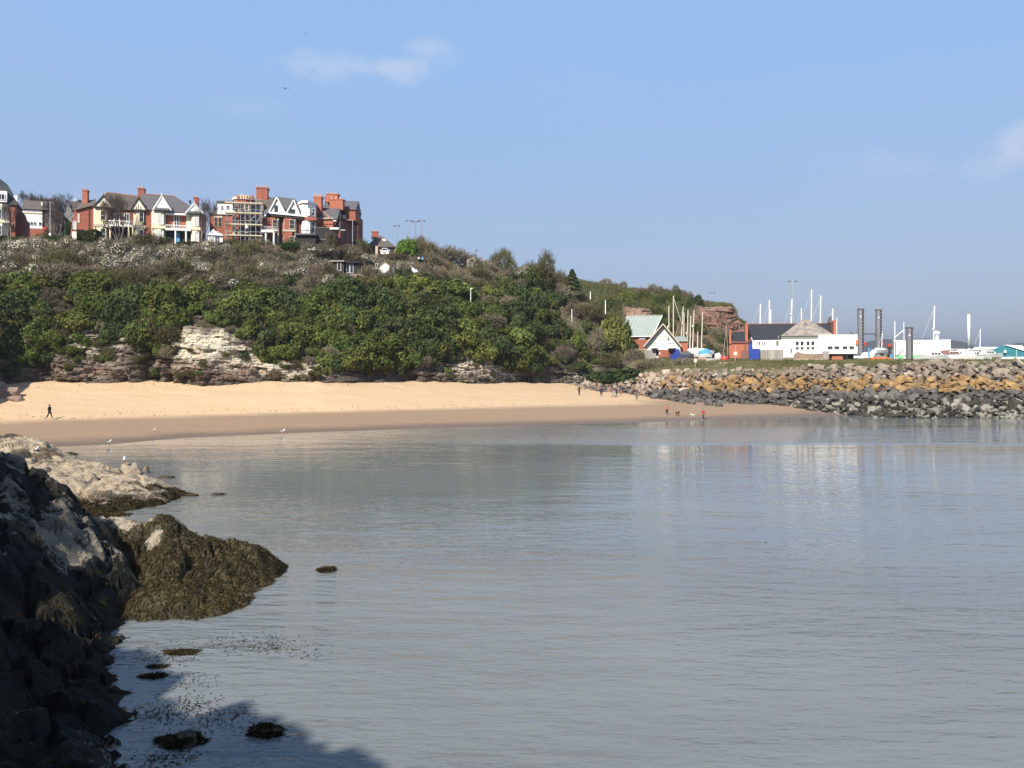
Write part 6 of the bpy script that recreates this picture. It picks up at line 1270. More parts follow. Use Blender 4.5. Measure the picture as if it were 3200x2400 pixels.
for (px, yt, yb, hd, lab) in ((1240, 706, 762, 1, 'first floodlight column from the bungalow, shorter, with a dark lamp bar'), (1278, 690, 790, 1, 'floodlight column rising behind the bright green shrub'), (1298, 693, 796, 1, 'middle floodlight column with a dark lamp bar'), (1318, 690, 796, 1, 'tallest pale floodlight column among the hilltop poles'),
                              (1257, 712, 760, 0, 'thin bare pole between the first two floodlight columns'), (1312, 696, 770, 0, 'thin bare pole touching the tallest floodlight column'), (1345, 696, 780, 0, 'thin pale pole at the right end of the hilltop row'), (1336, 728, 770, 0, 'short dark post top poking out of the hilltop thicket')):
    t, tp = post('floodlight_column' if hd else 'pole', lab, 'floodlight' if hd else 'pole', px, yt, yb, 185, .10 if hd else .06, 'postwood' if px in (1298, 1318) else 'steel', 'poles on the hilltop')
    if hd:
        tube_between('cross_arm', tp + Vector((-.75, 0, 0)), tp + Vector((.75, 0, .05)), .05, 'slate', t)
        for s in (-.55, .55): mk('lamp_head', [(tp.x + s + a * .22, b2 * .16, tp.z + c * .13) for c in (-1, 1) for b2 in (-1, 1) for a in (-1, 1)], [(0, 2, 3, 1), (4, 5, 7, 6), (0, 1, 5, 4), (2, 6, 7, 3), (0, 4, 6, 2), (1, 3, 7, 5)], M['slate'], t)
for (px, yt, yb, lab, mt) in ((785, 823, 846, 'short pale stake on the slope below the square brick chimney', 'deadwood'), (830, 822, 845, 'short pale stake on the slope below the white portico', 'deadwood'), (705, 690, 790, 'tall brown pole standing in front of the scaffolding', 'postwood'), (600, 762, 785, 'thin stone post below the right white gable', 'stone'),
                              (1787, 966, 1016, 'white pipe-like pole on the wooded slope near the headland end', 'whitepaint'), (1845, 911, 926, 'small white marker post high near the headland end', 'whitepaint'), (1892, 938, 972, 'taller white marker post at the headland end', 'whitepaint')):
    v = hill_at(px, yb) or P(px, yb, 166); t, tp = post('post', lab, 'post', px, yt, yb, v.y - 1.5 if px > 1000 or px in (785, 830) else 163, .10 if mt == 'whitepaint' else .07, mt)
v = hill_at(1471, 940); t, tp = post('pole', 'white pole with a bent top in the middle of the wooded slope', 'pole', 1471, 901, 942, v.y - 5, .09, 'whitepaint'); tube_between('bent_top', tp, tp + Vector((.4, 0, -.05)), .08, 'whitepaint', t)


def bare_tree(label, px, ybot, Y, h, spread, seed, stems=3, mat_='twig', trunk='trunk', depth=5, name='bare_tree', r0=.16, up=.5):
    """a leafless tree: stems (trunk) and a crown of ever finer branches"""
    r = random.Random(seed); root = thing(name, label, 'tree', P(px, ybot, Y)); tv, tf, cv, cf = [], [], [], []
    def seg(vs, fs, a, b_, ra, rb, n=4):
        d = (b_ - a).normalized(); u = d.cross(Vector((.3, .9, .1))).normalized(); w = d.cross(u); o = len(vs)
        vs.extend([a + (u * math.cos(6.2832 * j / n) + w * math.sin(6.2832 * j / n)) * ra for j in range(n)] + [b_ + (u * math.cos(6.2832 * j / n) + w * math.sin(6.2832 * j / n)) * rb for j in range(n)]); fs.extend([(o + j, o + (j + 1) % n, o + n + (j + 1) % n, o + n + j) for j in range(n)])
    def grow(p, d, L, ra, lev):
        d = (d + Vector((r.gauss(0, .12), r.gauss(0, .12), .05))).normalized(); q = p + d * L * .5; d2 = (d + Vector((r.gauss(0, .16), r.gauss(0, .16), .12))).normalized(); e = q + d2 * L * .5
        tgt = (tv, tf) if lev >= depth - 1 else (cv, cf); n = 5 if lev >= depth - 1 else 3; seg(*tgt, p, q, ra, ra * .85, n); seg(*tgt, q, e, ra * .85, ra * .68, n)
        if lev == 0: return
        for i in range(r.choice((3, 3, 4)) if lev > 1 else 4):
            a = r.uniform(0, 6.283); k = r.uniform(.35, .85) * spread; nd = (d2 + Vector((math.cos(a) * k, math.sin(a) * k, up * r.uniform(0, .6)))).normalized(); grow(q.lerp(e, r.uniform(.3, 1)), nd, L * r.uniform(.6, .82), max(ra * .55, .012), lev - 1)
    for i in range(stems):
        a = 6.2832 * i / stems + r.uniform(-.4, .4); d = Vector((math.cos(a) * .16 * (stems > 1) * spread * 1.5, math.sin(a) * .16 * (stems > 1), 1)).normalized(); grow(Vector((.15 * math.cos(a), .15 * math.sin(a), -.3)), d, h * .36, r0, depth)
    mk('trunk', tv, tf, M[trunk], root); mk('crown', cv, cf, M[mat_], root, kind=None); return root


bare_tree('big leafless garden tree in front of the cream-bayed house', 372, 757, 156, 9.6, .72, 4, 4, depth=5, r0=.14)
bare_tree('leafless tree between the white-gabled house and the scaffolding', 636, 770, 161, 9.4, .6, 9, 2, depth=5, r0=.12)
bare_tree('pale-stemmed leafless tree in front of the far-left house', 33, 762, 155.5, 9.0, .55, 12, 2, depth=4, r0=.12, trunk='postwood')
bare_tree('purplish leafless tree rising behind the far-left house', 72, 690, 196, 8.0, .8, 15, 3, depth=5)
bare_tree('dark leafless tree between the white rendered house and the grey gabled one', 185, 745, 172, 9.5, .8, 18, 3, depth=5)
bare_tree('smaller leafless tree beside the slender lamp column', 170, 752, 166, 7.6, .8, 24, 3, depth=4)
bare_tree('feathery shrub-like tree before the dark extension of the red terrace', 1038, 775, 163, 4.2, .75, 21, 3, depth=4, trunk='deadwood', r0=.09)
bare_tree('dead pale forked tree standing among the garden sheds', 1283, 852, 161, 3.6, .8, 27, 2, depth=2, mat_='deadwood', trunk='deadwood', r0=.14)
bare_tree('tiny leafless sapling on the skyline past the big thicket', 1484, 800, 190, 2.6, .9, 30, 1, depth=3, r0=.05)
bush('olive', 1035, 760, 40, 34, 'ragged olive foliage of the tall shrub by the terrace', Y=163, name='shrub')
# ------------------------------------------------------------------ harbour side
b = B('boat_shed', 'long shed with a pale green sheet roof behind the gabled boathouse', 'shed', C5, 206, 450, 1110, -9)
b.box('wall', 150, 690, 880, 1110, 0, 12, 'brick'); b.slope('roof', [(135, 888, -.6), (610, 888, -.6), (745, 600, 6), (260, 600, 6)], 'greenroof', .15); b.slope('roof', [(260, 600, 6), (745, 600, 6), (700, 888, 12.6), (200, 888, 12.6)], 'greenroof', .15)
for i in range(9): x = 165 + i * 52; b.slope('roof_seam', [(x, 886, -.66), (x + 4, 886, -.66), (x + 139 - i * 1.5, 602, 5.95), (x + 135 - i * 1.5, 602, 5.95)], 'stone', .05)
b.bar('ridge_cap', (258, 599), (747, 599), 8, 5.7, 6.3, 'stone'); b.box('gutter', 140, 610, 886, 896, -.75, -.6, 'whitepaint'); b.slope('verge_board', [(606, 892, -.65), (620, 892, -.65), (756, 600, 5.95), (744, 600, 5.95)], 'whitepaint', .2); b.tube('roof_vent', (405, 890, -.5), (405, 905, -.5), .12, 'stone')

b = B('boathouse', 'white gabled lifeboat-style boathouse with a loft door, red middle door and blue shutter', 'boathouse', C5, 186, 760, 1200, -9)
b.poly('wall', [(515, 1200), (515, 1022), (760, 738), (1000, 1022), (1000, 1200)], 0, 13, 'boathouse')
for i in range(9): y = 800 + i * 26; hw = (y - 738) * .84; b.box('weatherboard', max(520, 760 - hw + 12), min(996, 760 + hw - 12), y, y + 3, -.05, 0, 'stone')
b.slope('roof', [(484, 1036, -1.0), (760, 716, -1.0), (760, 716, 13.4), (484, 1036, 13.4)], 'slatebrown', .22); b.slope('roof', [(760, 716, -1.0), (1026, 1030, -1.0), (1026, 1030, 13.4), (760, 716, 13.4)], 'slatebrown', .22); b.barge(488, 760, 1022, 1034, 716, -1.12, -.95, 16, 'stone')
b.box('loft_door', 682, 832, 898, 1074, -.14, 0, 'whitepaint'); b.box('door_lintel', 676, 838, 890, 899, -.18, 0, 'stone'); b.bar('door_strut', (838, 905), (820, 930), 4, -.5, -.1, 'timberdark')
for x0, x1 in ((600, 682), (832, 918)):
    b.box('balcony_floor', x0, x1, 1054, 1062, -1.4, 0, 'slate')
    for i in range(5): x = x0 + (x1 - x0) * i / 4; b.box('baluster', x - 1.5, x + 1.5, 985, 1054, -1.38, -1.3, 'black')
    b.box('balcony_rail', x0 - 2, x1 + 2, 980, 986, -1.4, -1.28, 'black')
b.poly('bay_shade', [(612, 1074), (694, 1074), (694, 1160), (640, 1160)], -.06, 0, 'dark'); b.box('red_door', 695, 832, 1074, 1196, -.1, 0, 'brick'); b.box('door_notice', 703, 722, 1108, 1140, -.13, -.1, 'palecream'); b.box('bay_shade', 832, 905, 1074, 1196, -.07, 0, 'brickdark'); b.box('blue_shutter', 905, 986, 1066, 1206, -.5, 0, 'bluepaint'); b.box('shutter_hood', 910, 935, 1050, 1070, -.3, 0, 'bluepaint')  # dark panels on the boarding paint the shade of two recesses
b.box('annexe', 1001, 1100, 948, 1165, .6, 9, 'brickorange'); b.slope('annexe_roof', [(955, 955, .3), (1108, 962, .3), (1065, 892, 4), (925, 892, 4)], 'greenroof', .15); b.box('annexe_fascia', 990, 1108, 944, 953, .25, .6, 'stone')
b.slope('skirt_roof', [(415, 930, 4), (515, 930, 4), (520, 900, 8), (440, 900, 8)], 'grey', .15)
t = thing('yard_fence', 'grey timber fence joining the left side of the boathouse', 'fence', P(1900 + 475 / 4.424, 1123, 186))
for i in range(9): x = -2.9 + i * .68; mk('plank', [(x + a, d, z) for z in (0, 2.15 + .05 * (i % 3)) for d in (0, .06) for a in (0, .62)], [(0, 1, 5, 4), (2, 6, 7, 3), (4, 5, 7, 6), (0, 2, 3, 1), (1, 3, 7, 5), (0, 4, 6, 2)], M['fence'], t)
mk('fence_rail', [(a, d, z) for z in (2.3, 2.42) for d in (-.04, .1) for a in (-3.1, 3.3)], [(0, 1, 5, 4), (2, 6, 7, 3), (4, 5, 7, 6), (0, 2, 3, 1), (1, 3, 7, 5), (0, 4, 6, 2)], M['stone'], t)


def boxes(name, label, cat, px, py, Y, parts, group=None, yaw=0):
    """a small thing made of named boxes (name, x0, x1, y0, y1, z0, z1, material) in metres from its foot"""
    c = P(px, py, Y); t = thing(name, label, cat, c, yaw, group)
    for nm, x0, x1, y0, y1, z0, z1, m_ in parts: mk(nm, [(x, y, z) for z in (z0, z1) for y in (y0, y1) for x in (x0, x1)], [(0, 1, 5, 4), (2, 6, 7, 3), (4, 5, 7, 6), (0, 2, 3, 1), (1, 3, 7, 5), (0, 4, 6, 2)], M[m_], t)
    return t


def hull_mesh(L, W, Hh, n=9):
    """an open boat hull: pointed bow, transom stern"""
    vs, fs = [], []
    for i in range(n):
        t = i / (n - 1); w = W / 2 * (1 - max(0, (t - .35) / .65) ** 2.2) * (.82 + .18 * min(1, t * 3)); sh = Hh * (1 + .22 * t * t); x = (t - .5) * L
        vs += [(x, -w, sh), (x - (0 if t < 1 else .2), -w * .72, Hh * .35), (x - .1 * t, 0, Hh * (.05 + .25 * max(0, t - .7))), (x - (0 if t < 1 else .2), w * .72, Hh * .35), (x, w, sh)]
    for i in range(n - 1): fs += [(i * 5 + j, i * 5 + j + 1, i * 5 + j + 6, i * 5 + j + 5) for j in range(4)] + [(i * 5 + 4, i * 5, i * 5 + 5, i * 5 + 9)]
    return vs, fs + [(4, 3, 2, 1, 0)]


def yacht(label, px_base, px_top, py_top, Y, r=.13, m_='mast', stay=None, L=8.0, yaw=.5, radar=None, py_base=1122, spread=None, hull=True, group='yacht masts in the boatyard', boom=None):
    """a yacht ashore on its keel: hull, keel, cabin, mast, stays"""
    c = P(px_base, py_base, Y); t = thing('yacht', label, 'yacht', c, 0, group); top = P(px_top, py_top, Y) - c
    if hull:
        vs, fs = hull_mesh(L, L * .3, 1.1); ca, sa = math.cos(yaw), math.sin(yaw); rot = lambda v, dz: (v[0] * ca - v[1] * sa, v[0] * sa + v[1] * ca, v[2] + dz)
        mk('hull', [rot(v, 1.0) for v in vs], fs, M['hull'], t); mk('keel', [rot(v, 0) for v in ((-.7, -.1, -.3), (.7, -.1, -.3), (1.0, -.1, 1.4), (-1, -.1, 1.4), (-.7, .1, -.3), (.7, .1, -.3), (1, .1, 1.4), (-1, .1, 1.4))], [(0, 1, 2, 3), (7, 6, 5, 4), (0, 4, 5, 1), (1, 5, 6, 2), (3, 2, 6, 7), (0, 3, 7, 4)], M['cover'], t)
        mk('cabin', [rot(v, 1.0) for v in ((-1.8, -.7, 1.0), (1.6, -.5, 1.05), (1.6, .5, 1.05), (-1.8, .7, 1.0), (-1.6, -.6, 1.55), (.9, -.4, 1.5), (.9, .4, 1.5), (-1.6, .6, 1.55))], [(0, 1, 5, 4), (1, 2, 6, 5), (2, 3, 7, 6), (3, 0, 4, 7), (4, 5, 6, 7)], M['hull'], t)
    b0 = Vector((0, 0, 1.6 if hull else -.3)); mt = tube_between('mast', b0, top, r, m_, t, 8, r * .8)
    if stay: e = P(stay[0], stay[1], Y) - c; tube_between('forestay', b0.lerp(top, .97), e, stay[2] if len(stay) > 2 else .03, 'wire' if m_ == 'mast' else m_, t, 5)
    if radar: p = b0.lerp(top, radar); mk('radar_dome', [(p.x - .25 + .2 * math.cos(a), -.2 + .2 * math.sin(a), p.z + z) for z in (-.22, .22) for a in [6.2832 * i / 10 for i in range(10)]], [tuple(range(9, -1, -1)), tuple(range(10, 20))] + [(i, (i + 1) % 10, (i + 1) % 10 + 10, i + 10) for i in range(10)], M['hull'], t)
    if spread: p = b0.lerp(top, spread); tube_between('spreader', p + Vector((-.8, 0, 0)), p + Vector((.8, 0, 0)), .04, m_, t, 5)
    if boom: tube_between('boom', *[P(*q, Y) - c for q in boom], .09, m_, t, 6)
    return t


q5 = lambda x, y: (1900 + x / 4.424, 850 + y / 4.424); q6 = lambda x, y: (2240 + x / 4.424, 850 + y / 4.424); q7 = lambda x, y: (2640 + x / 3.95, 850 + y / 3.95)
for i, (xt, yt, xb, st, rd, lab) in enumerate(((842, 470, 842, None, .55, 'first pale mast right of the green-roofed shed, short and thin'), (905, 328, 903, (1024, 730, .06), None, 'tallest pale mast in the boatyard with a thick slanting forestay'), (1042, 478, 1000, (930, 900, .03), None, 'leaning pale mast just right of the tallest boatyard mast'), (1052, 560, 1045, None, None, 'shorter pale mast touching the leaning one'),
                                              (1107, 525, 1092, None, .45, 'pale mast carrying a round radar above the red annexe'), (1144, 608, 1130, None, None, 'lowest pale mast between the two radar-carrying ones'), (1190, 530, 1168, None, .62, 'pale mast with a radar standing right of the red annexe'), (1308, 553, 1290, None, None, 'isolated pale mast at the right of the boatyard group'), (1240, 825, 1238, None, None, 'shortest pale mast low between two tall ones in the boatyard'))):
    yacht(lab, q5(xb, 0)[0], q5(xt, 0)[0], q5(0, yt)[1], 196 + (i * 5) % 13, .15, 'mastcream', None if st is None else (*q5(st[0], st[1]), st[2]), 6.5, .4 + i * .3, rd, 1121)
for i, (xt, yt, xb, st, rd, lab) in enumerate(((605, 440, 592, (492, 712), .12, 'first white mast over the slate clubhouse roof from the left'), (728, 382, 726, (625, 712), None, 'second white mast over the clubhouse, with a shorter one touching it'), (747, 515, 738, (652, 712), None, 'short white mast pressed against the second one over the clubhouse'), (1040, 375, 1012, (935, 705), .72, 'leaning white mast with a radar beside the tall lighting column'),
                                              (1170, 500, 1168, (1110, 690), None, 'shortest white mast, left of the grey hipped roof'), (1312, 245, 1302, (1180, 620), .35, 'tallest white mast rising behind the grey hipped roof'), (1438, 325, 1425, (1325, 640), .06, 'second tallest white mast, right of the grey hipped roof'), (1604, 505, 1600, (1550, 640), None, 'white mast at the right end of the slate clubhouse roof'), (1660, 628, 1656, None, None, 'thin white pole mast past the red end gable of the clubhouse'))):
    yacht(lab, q6(xb, 0)[0], q6(xt, 0)[0], q6(0, yt)[1], 205 + (i * 7) % 20, .19 if i not in (4, 8) else .13, 'mast', None if st is None else (*q6(*st),), 9.5, .3 + i * .4, rd, 1121, group='white masts behind the clubhouse')
t, tp = post('lighting_column', 'tall grey lighting column with a dark double head above the clubhouse', 'floodlight', q6(1062, 0)[0], q6(0, 105)[1], 1120, 215, .16, 'steel', None, q6(1048, 0)[0])
tube_between('cross_arm', tp + Vector((-1.0, 0, -.4)), tp + Vector((1.0, 0, -.4)), .06, 'steel', t)
for s in (-.9, .9): mk('lamp_head', [(tp.x + s + a * .3, b2 * .25, tp.z - .45 + c * .13) for c in (-1, 1) for b2 in (-1, 1) for a in (-1, 1)], [(0, 2, 3, 1), (4, 5, 7, 6), (0, 1, 5, 4), (2, 6, 7, 3), (0, 4, 6, 2), (1, 3, 7, 5)], M['slate'], t)
t, tp = post('lighting_column', 'far lighting column whose dark head shows above the red headland lip', 'floodlight', 2226, 915, 1005, 300, .06, 'steel'); tube_between('cross_arm', tp + Vector((-1.0, 0, 0)), tp + Vector((1.0, 0, .05)), .05, 'slate', t)
for s in (-.8, .8): mk('lamp_head', [(tp.x + s + a * .35, b2 * .25, tp.z + c * .12) for c in (-1, 1) for b2 in (-1, 1) for a in (-1, 1)], [(0, 2, 3, 1), (4, 5, 7, 6), (0, 1, 5, 4), (2, 6, 7, 3), (0, 4, 6, 2), (1, 3, 7, 5)], M['slate'], t)

b = B('clubhouse', 'long clubhouse with a dark slate roof, red end gables and a white lean-to', 'clubhouse', C6, 176, 900, 1190, -15)
b.box('wall', 170, 1650, 930, 1190, 0, 12, 'brick'); b.slope('roof', [(424, 975, -.5), (500, 975, -.5), (500, 920, -.4), (1640, 920, -.4), (1625, 715, 6), (424, 715, 6)], 'slatedark'); b.slope('roof', [(424, 940, 12.4), (1640, 940, 12.4), (1625, 715, 6), (424, 715, 6)], 'slatedark'); b.bar('ridge_tiles', (424, 713), (1625, 713), 9, 5.8, 6.2, 'ridgetile')
b.poly('end_gable', [(394, 980), (394, 760), (404, 690), (416, 690), (430, 735), (430, 980)], -.6, 12, 'brickorange'); b.tube('finial', (404, 690, -.3), (404, 668, -.3), .08, 'brickdark'); b.poly('end_gable', [(1614, 920), (1614, 690), (1630, 668), (1652, 680), (1652, 920)], -.5, 12, 'brickorange')
b.poly('bell_cote', [(1535, 712), (1535, 690), (1565, 620), (1585, 625), (1590, 712)], 5.4, 6.6, 'slate'); b.slope('annexe_roof', [(195, 958, -1.2), (395, 958, -1.2), (395, 815, 3), (195, 815, 3)], 'slatedark'); b.poly('annexe_gable', [(172, 990), (172, 792), (190, 792), (202, 815), (202, 990)], -1.4, 8, 'brickorange'); b.box('eave_band', 172, 440, 958, 982, -1.35, -.2, 'brickdark'); b.box('annexe_wall', 176, 440, 980, 1190, -1.1, 0, 'brickorange'); b.box('annexe_ridge', 195, 395, 808, 818, 2.9, 3.2, 'ridgetile'); b.tube('drainpipe', (392, 965, -1.4), (392, 1095, -1.4), .08, 'brickdark')
b.box('lean_to', 495, 900, 925, 1190, -3.5, 0, 'white'); b.slope('lean_to_roof', [(488, 926, -3.7), (905, 920, -3.7), (905, 900, .2), (488, 900, .2)], 'slatedark', .12); b.tube('drainpipe', (478, 900, -3.6), (495, 960, -3.6), .09, 'whitepaint'); b.tube('flue', (852, 880, -3.2), (852, 930, -3.2), .12, 'steel')
for x0, x1 in ((551, 567), (579, 600), (619, 637), (650, 668)): b.win(x0, x1, 956, 1012, -3.5, 1, 1, 'whitepaint')
b.box('vent_louvre', 820, 856, 950, 1018, -3.56, -3.5, 'btan')

b = B('clubhouse_extension', 'white flat-fronted clubhouse bar with a weathered grey hipped roof and two rows of windows', 'clubhouse', C6, 169, 1300, 1200, -18)
b.box('wall', 894, 1450, 880, 1200, 0, 9, 'white'); e = [b.pt(884, 884, -.4), b.pt(1625, 878, -.4), b.pt(1640, 880, 9.4), b.pt(870, 884, 9.4), b.pt(1185, 655, 4.2), b.pt(1262, 648, 4.2)]
b.mesh('roof', e, [(0, 1, 5, 4), (2, 3, 4, 5), (1, 2, 5), (3, 0, 4), (3, 2, 1, 0)], 'roofweather'); b.box('gutter', 884, 1400, 896, 908, -.25, 0, 'grey'); b.box('flat_block', 1400, 1945, 876, 1132, -1.3, 7, 'white'); b.box('flat_roof', 1396, 1950, 869, 878, -1.4, 7.1, 'whitepaint'); b.box('floor_edge', 1560, 1985, 1130, 1142, -1.4, 7, 'black')
for x0, x1 in ((1088, 1138), (1153, 1204), (1237, 1286), (1302, 1353)):
    b.win(x0, x1, 954, 1017, 0, 1, 1, 'whitepaint', 'glass', fw=.07); b.win(x0, x1, 1033, 1076, 0, 1, 1, 'whitepaint', 'glass', fw=.07)
for i, (x0, x1) in enumerate(((1529, 1606), (1620, 1699), (1734, 1810), (1827, 1902))):
    b.win(x0, x1, 946, 1008, -1.3, 1, 1, 'whitepaint', 'blind', fw=.08); b.win(x0, x1, 1024, 1071, -1.3, 1, 1, 'whitepaint', 'glass', fw=.07)
b.box('window_sill', 1082, 1358, 1077, 1083, -.12, 0, 'whitepaint'); b.win(1015, 1042, 1055, 1118, 0, 1, 2, 'whitepaint'); b.box('red_plinth', 1590, 1742, 1142, 1215, -1.0, 3, 'brickorange'); b.box('undercroft_shade', 1742, 1890, 1142, 1205, .6, 3, 'black'); b.box('crate_stack', 1755, 1815, 1150, 1195, -.2, .6, 'grey')  # black block below the floor edge stands in for shade underneath
b.poly('pink_stain', [(1060, 1190), (1075, 1130), (1120, 1100), (1180, 1125), (1270, 1130), (1440, 1128), (1450, 1195)], -.03, 0, 'bpink')
rb = b.drum('lifebuoy', 1938, 40, 945, 1005, -1.5, 'orange', 10); rb.parent = b.root
b = B('garden_wall', 'low pale rubble wall under the two pairs of four-pane windows', 'wall', C6, 166.5, 1250, 1205, -18); b.box('wall', 920, 1065, 1180, 1215, 0, .5, 'btan'); b.box('wall', 1065, 1462, 1140, 1200, .1, .6, 'bpink'); b.box('wall', 1065, 1470, 1200, 1225, 0, .5, 'stone')
t = thing('timber_fence', 'grey plank fence along the white lean-to of the clubhouse', 'fence', P(q6(590, 0)[0], q6(0, 1215)[1], 168)); w_ = (910 - 590) / 4.424 * 168 / F
for i in range(22): x = w_ * i / 22; mk('plank', [(x + a, d, z) for z in (-.3, 2.1 + .06 * math.sin(i * 2.3)) for d in (0, .05) for a in (.01, w_ / 22 - .015)], [(0, 1, 5, 4), (2, 6, 7, 3), (4, 5, 7, 6), (0, 2, 3, 1), (1, 3, 7, 5), (0, 4, 6, 2)], M['fence'], t)
for x in (0, w_ * .36, w_): mk('fence_post', [(x + a, d, z) for z in (-.3, 2.3) for d in (-.1, .03) for a in (-.07, .07)], [(0, 1, 5, 4), (2, 6, 7, 3), (4, 5, 7, 6), (0, 2, 3, 1), (1, 3, 7, 5), (0, 4, 6, 2)], M['postwood'], t)
t = thing('timber_fence', 'short grey plank screen between the white bar and its red plinth', 'fence', P(q6(1460, 0)[0], q6(0, 1205)[1], 165)); w_ = 95 / 4.424 * 165 / F
for i in range(7): x = w_ * i / 7; mk('plank', [(x + a, d, z) for z in (-.4, 1.65) for d in (0, .05) for a in (.01, w_ / 7 - .015)], [(0, 1, 5, 4), (2, 6, 7, 3), (4, 5, 7, 6), (0, 2, 3, 1), (1, 3, 7, 5), (0, 4, 6, 2)], M['fence'], t)
for x, y in ((1420, 1180), (1466, 1205)): post('fence_post', 'thin grey post near the pinkish wall, ' + ('by the wall end' if x == 1420 else 'by the plank screen'), 'post', q6(x, 0)[0], q6(0, y)[1], q6(0, 1255)[1], 160, .07, 'postwood')
b = B('container', 'blue storage container with a lower blue door beside the white lean-to', 'container', C6, 168, 520, 1215, -15); b.box('container_body', 442, 490, 985, 1222, 0, 4, 'bluepaint'); b.box('container_door', 490, 592, 1060, 1208, -.6, 3, 'bluepaint'); b.box('brown_screen', 335, 442, 1085, 1195, -.4, .2, 'cover')
for i in range(4): b.box('container_rib', 500 + i * 24, 505 + i * 24, 1064, 1204, -.66, -.6, 'bluepaint')

# boatyard clutter
def float_drum(name, label, cat, px, py, Y, r, h, m_, group=None):
    t = thing(name, label, cat, P(px, py, Y), 0, group); an = [6.2832 * i / 12 for i in range(12)]; pr_ = [(0, .55), (.12, .92), (.4, 1), (.75, .95), (.93, .7), (1.0, .25)]
    mk('float_body', [(r * k * math.cos(a), r * k * math.sin(a), h * z) for z, k in pr_ for a in an], [(i * 12 + j, i * 12 + (j + 1) % 12, (i + 1) * 12 + (j + 1) % 12, (i + 1) * 12 + j) for i in range(5) for j in range(12)] + [tuple(range(60, 72)), tuple(range(11, -1, -1))], M[m_], t, smooth=True); mk('lifting_eye', [(x, y, z) for z in (h, h + .2) for y in (-.05, .05) for x in (-.1, .1)], [(0, 1, 5, 4), (2, 6, 7, 3), (4, 5, 7, 6), (0, 2, 3, 1), (1, 3, 7, 5), (0, 4, 6, 2)], M['steel'], t); return t
float_drum('mooring_buoy', 'big round red buoy ashore at the end of the boatyard', 'buoy', *q5(1613, 1246), 171, .85, 1.35, 'redbuoy')
def dinghy(label, x, y, Y, L, m_='hull', cover=None, grid=q5, yaw=.15, group='small boats ashore', h=.7):
    t = thing('dinghy', label, 'boat', P(*grid(x, y), Y), yaw, group); vs, fs = hull_mesh(L, L * .36, h); mk('hull', vs, fs, M[m_], t)
    if cover: mk('cover', [(-L * .5, -L * .17, h), (L * .25, -L * .15, h * 1.05), (L * .48, 0, h * 1.1), (L * .25, L * .15, h * 1.05), (-L * .5, L * .17, h), (-L * .48, 0, h * 1.7), (L * .1, 0, h * 2.1)], [(0, 1, 6, 5), (1, 2, 6), (2, 3, 6), (3, 4, 5, 6), (4, 0, 5)], M[cover], t)
    else: mk('thwart', [(x_, y_, z) for z in (h * .8, h * .9) for y_ in (-L * .15, L * .15) for x_ in (-.15, .15)], [(0, 1, 5, 4), (2, 6, 7, 3), (4, 5, 7, 6), (0, 2, 3, 1), (1, 3, 7, 5), (0, 4, 6, 2)], M['postwood'], t)
    return t
dinghy('white boat under a light blue tarpaulin in the boatyard', 1355, 1198, 182, 3.2, 'hull', 'bluetarp', h=1.1)
dinghy('low white rowing boat at the front edge of the boatyard', 1465, 1248, 172, 3.6, 'hull', h=.8)
dinghy('white dinghy beside the blue tarpaulin boat', 1305, 1195, 184, 2.4, 'hull', None, yaw=1.2, h=1.2)
dinghy('upright white boat behind the sign in the boatyard', 1205, 1195, 185, 3.0, 'hull', 'whitepaint', h=1.2)
dinghy('dark-covered boat next to the blue railings', 1090, 1190, 184, 3.4, 'slate', 'slate', h=.8)
dinghy('brown upturned boat at the front of the boatyard', 1320, 1245, 172, 2.6, 'btan', 'bpink', h=.55)
dinghy('small white tender beside the red buoy', 1525, 1205, 178, 1.6, 'hull', 'hull', h=.7)
boxes('trolley', 'dark launching trolley between the white boats and the red buoy', 'trolley', *q5(1520, 1250), 172, [('frame', -1.0, 1.0, -.3, .3, .2, .5, 'slate'), ('wheel', -.7, -.3, -.4, -.3, 0, .5, 'tyre'), ('wheel', .3, .7, -.4, -.3, 0, .5, 'tyre')])
boxes('railings', 'blue railings outside the boathouse', 'railings', *q5(985, 1212), 182, [('rail', -2.2, 2.2, -.04, .04, .95, 1.03, 'bluepaint'), ('rail', -2.2, 2.2, -.04, .04, .5, .56, 'bluepaint')] + [('upright', -2.2 + i * .62, -2.14 + i * .62, -.04, .04, 0, 1.0, 'bluepaint') for i in range(8)])
boxes('crate', 'blue crate beside the boathouse shutter', 'crate', *q5(930, 1208), 180, [('box', -.9, .9, -.6, .6, 0, 1.0, 'bluepaint'), ('lid', -.93, .93, -.63, .63, 1.0, 1.07, 'bluepaint')])
for (x, y0, y1, s0, s1, lab, Y) in ((1208, 1190, 1372, (1188, 1228), (1200, 1246), 'white notice on a thin post among the pale boulders below the boatyard', 158), (1760, 1010, 1254, (1738, 1782), (1105, 1148), 'small pale notice on a stake in front of the red clubhouse annexe', 166)):
    t, tp = post('notice_sign', lab, 'sign', q5(x, 0)[0], q5(0, y0)[1], q5(0, y1)[1], Y, .05, 'stone'); k = Y / F / 4.424; z0, z1 = (y1 - s1[1]) * k, (y1 - s1[0]) * k
    mk('sign_plate', [(xx, yy, zz) for zz in (z0, z1) for yy in (-.09, -.05) for xx in ((s0[0] - x) * k, (s0[1] - x) * k)], [(0, 1, 5, 4), (2, 6, 7, 3), (4, 5, 7, 6), (0, 2, 3, 1), (1, 3, 7, 5), (0, 4, 6, 2)], M['palecream'], t)
post('pole', 'grey timber pole leaning beside the red buoy, left of a pair', 'pole', q5(1588, 0)[0], q5(0, 690)[1], q5(0, 1165)[1], 182, .09, 'postwood', None, q5(1645, 0)[0]); post('pole', 'grey timber pole standing upright at the corner of the red annexe', 'pole', q5(1662, 0)[0], q5(0, 800)[1], q5(0, 1248)[1], 176, .09, 'postwood', None, q5(1640, 0)[0])
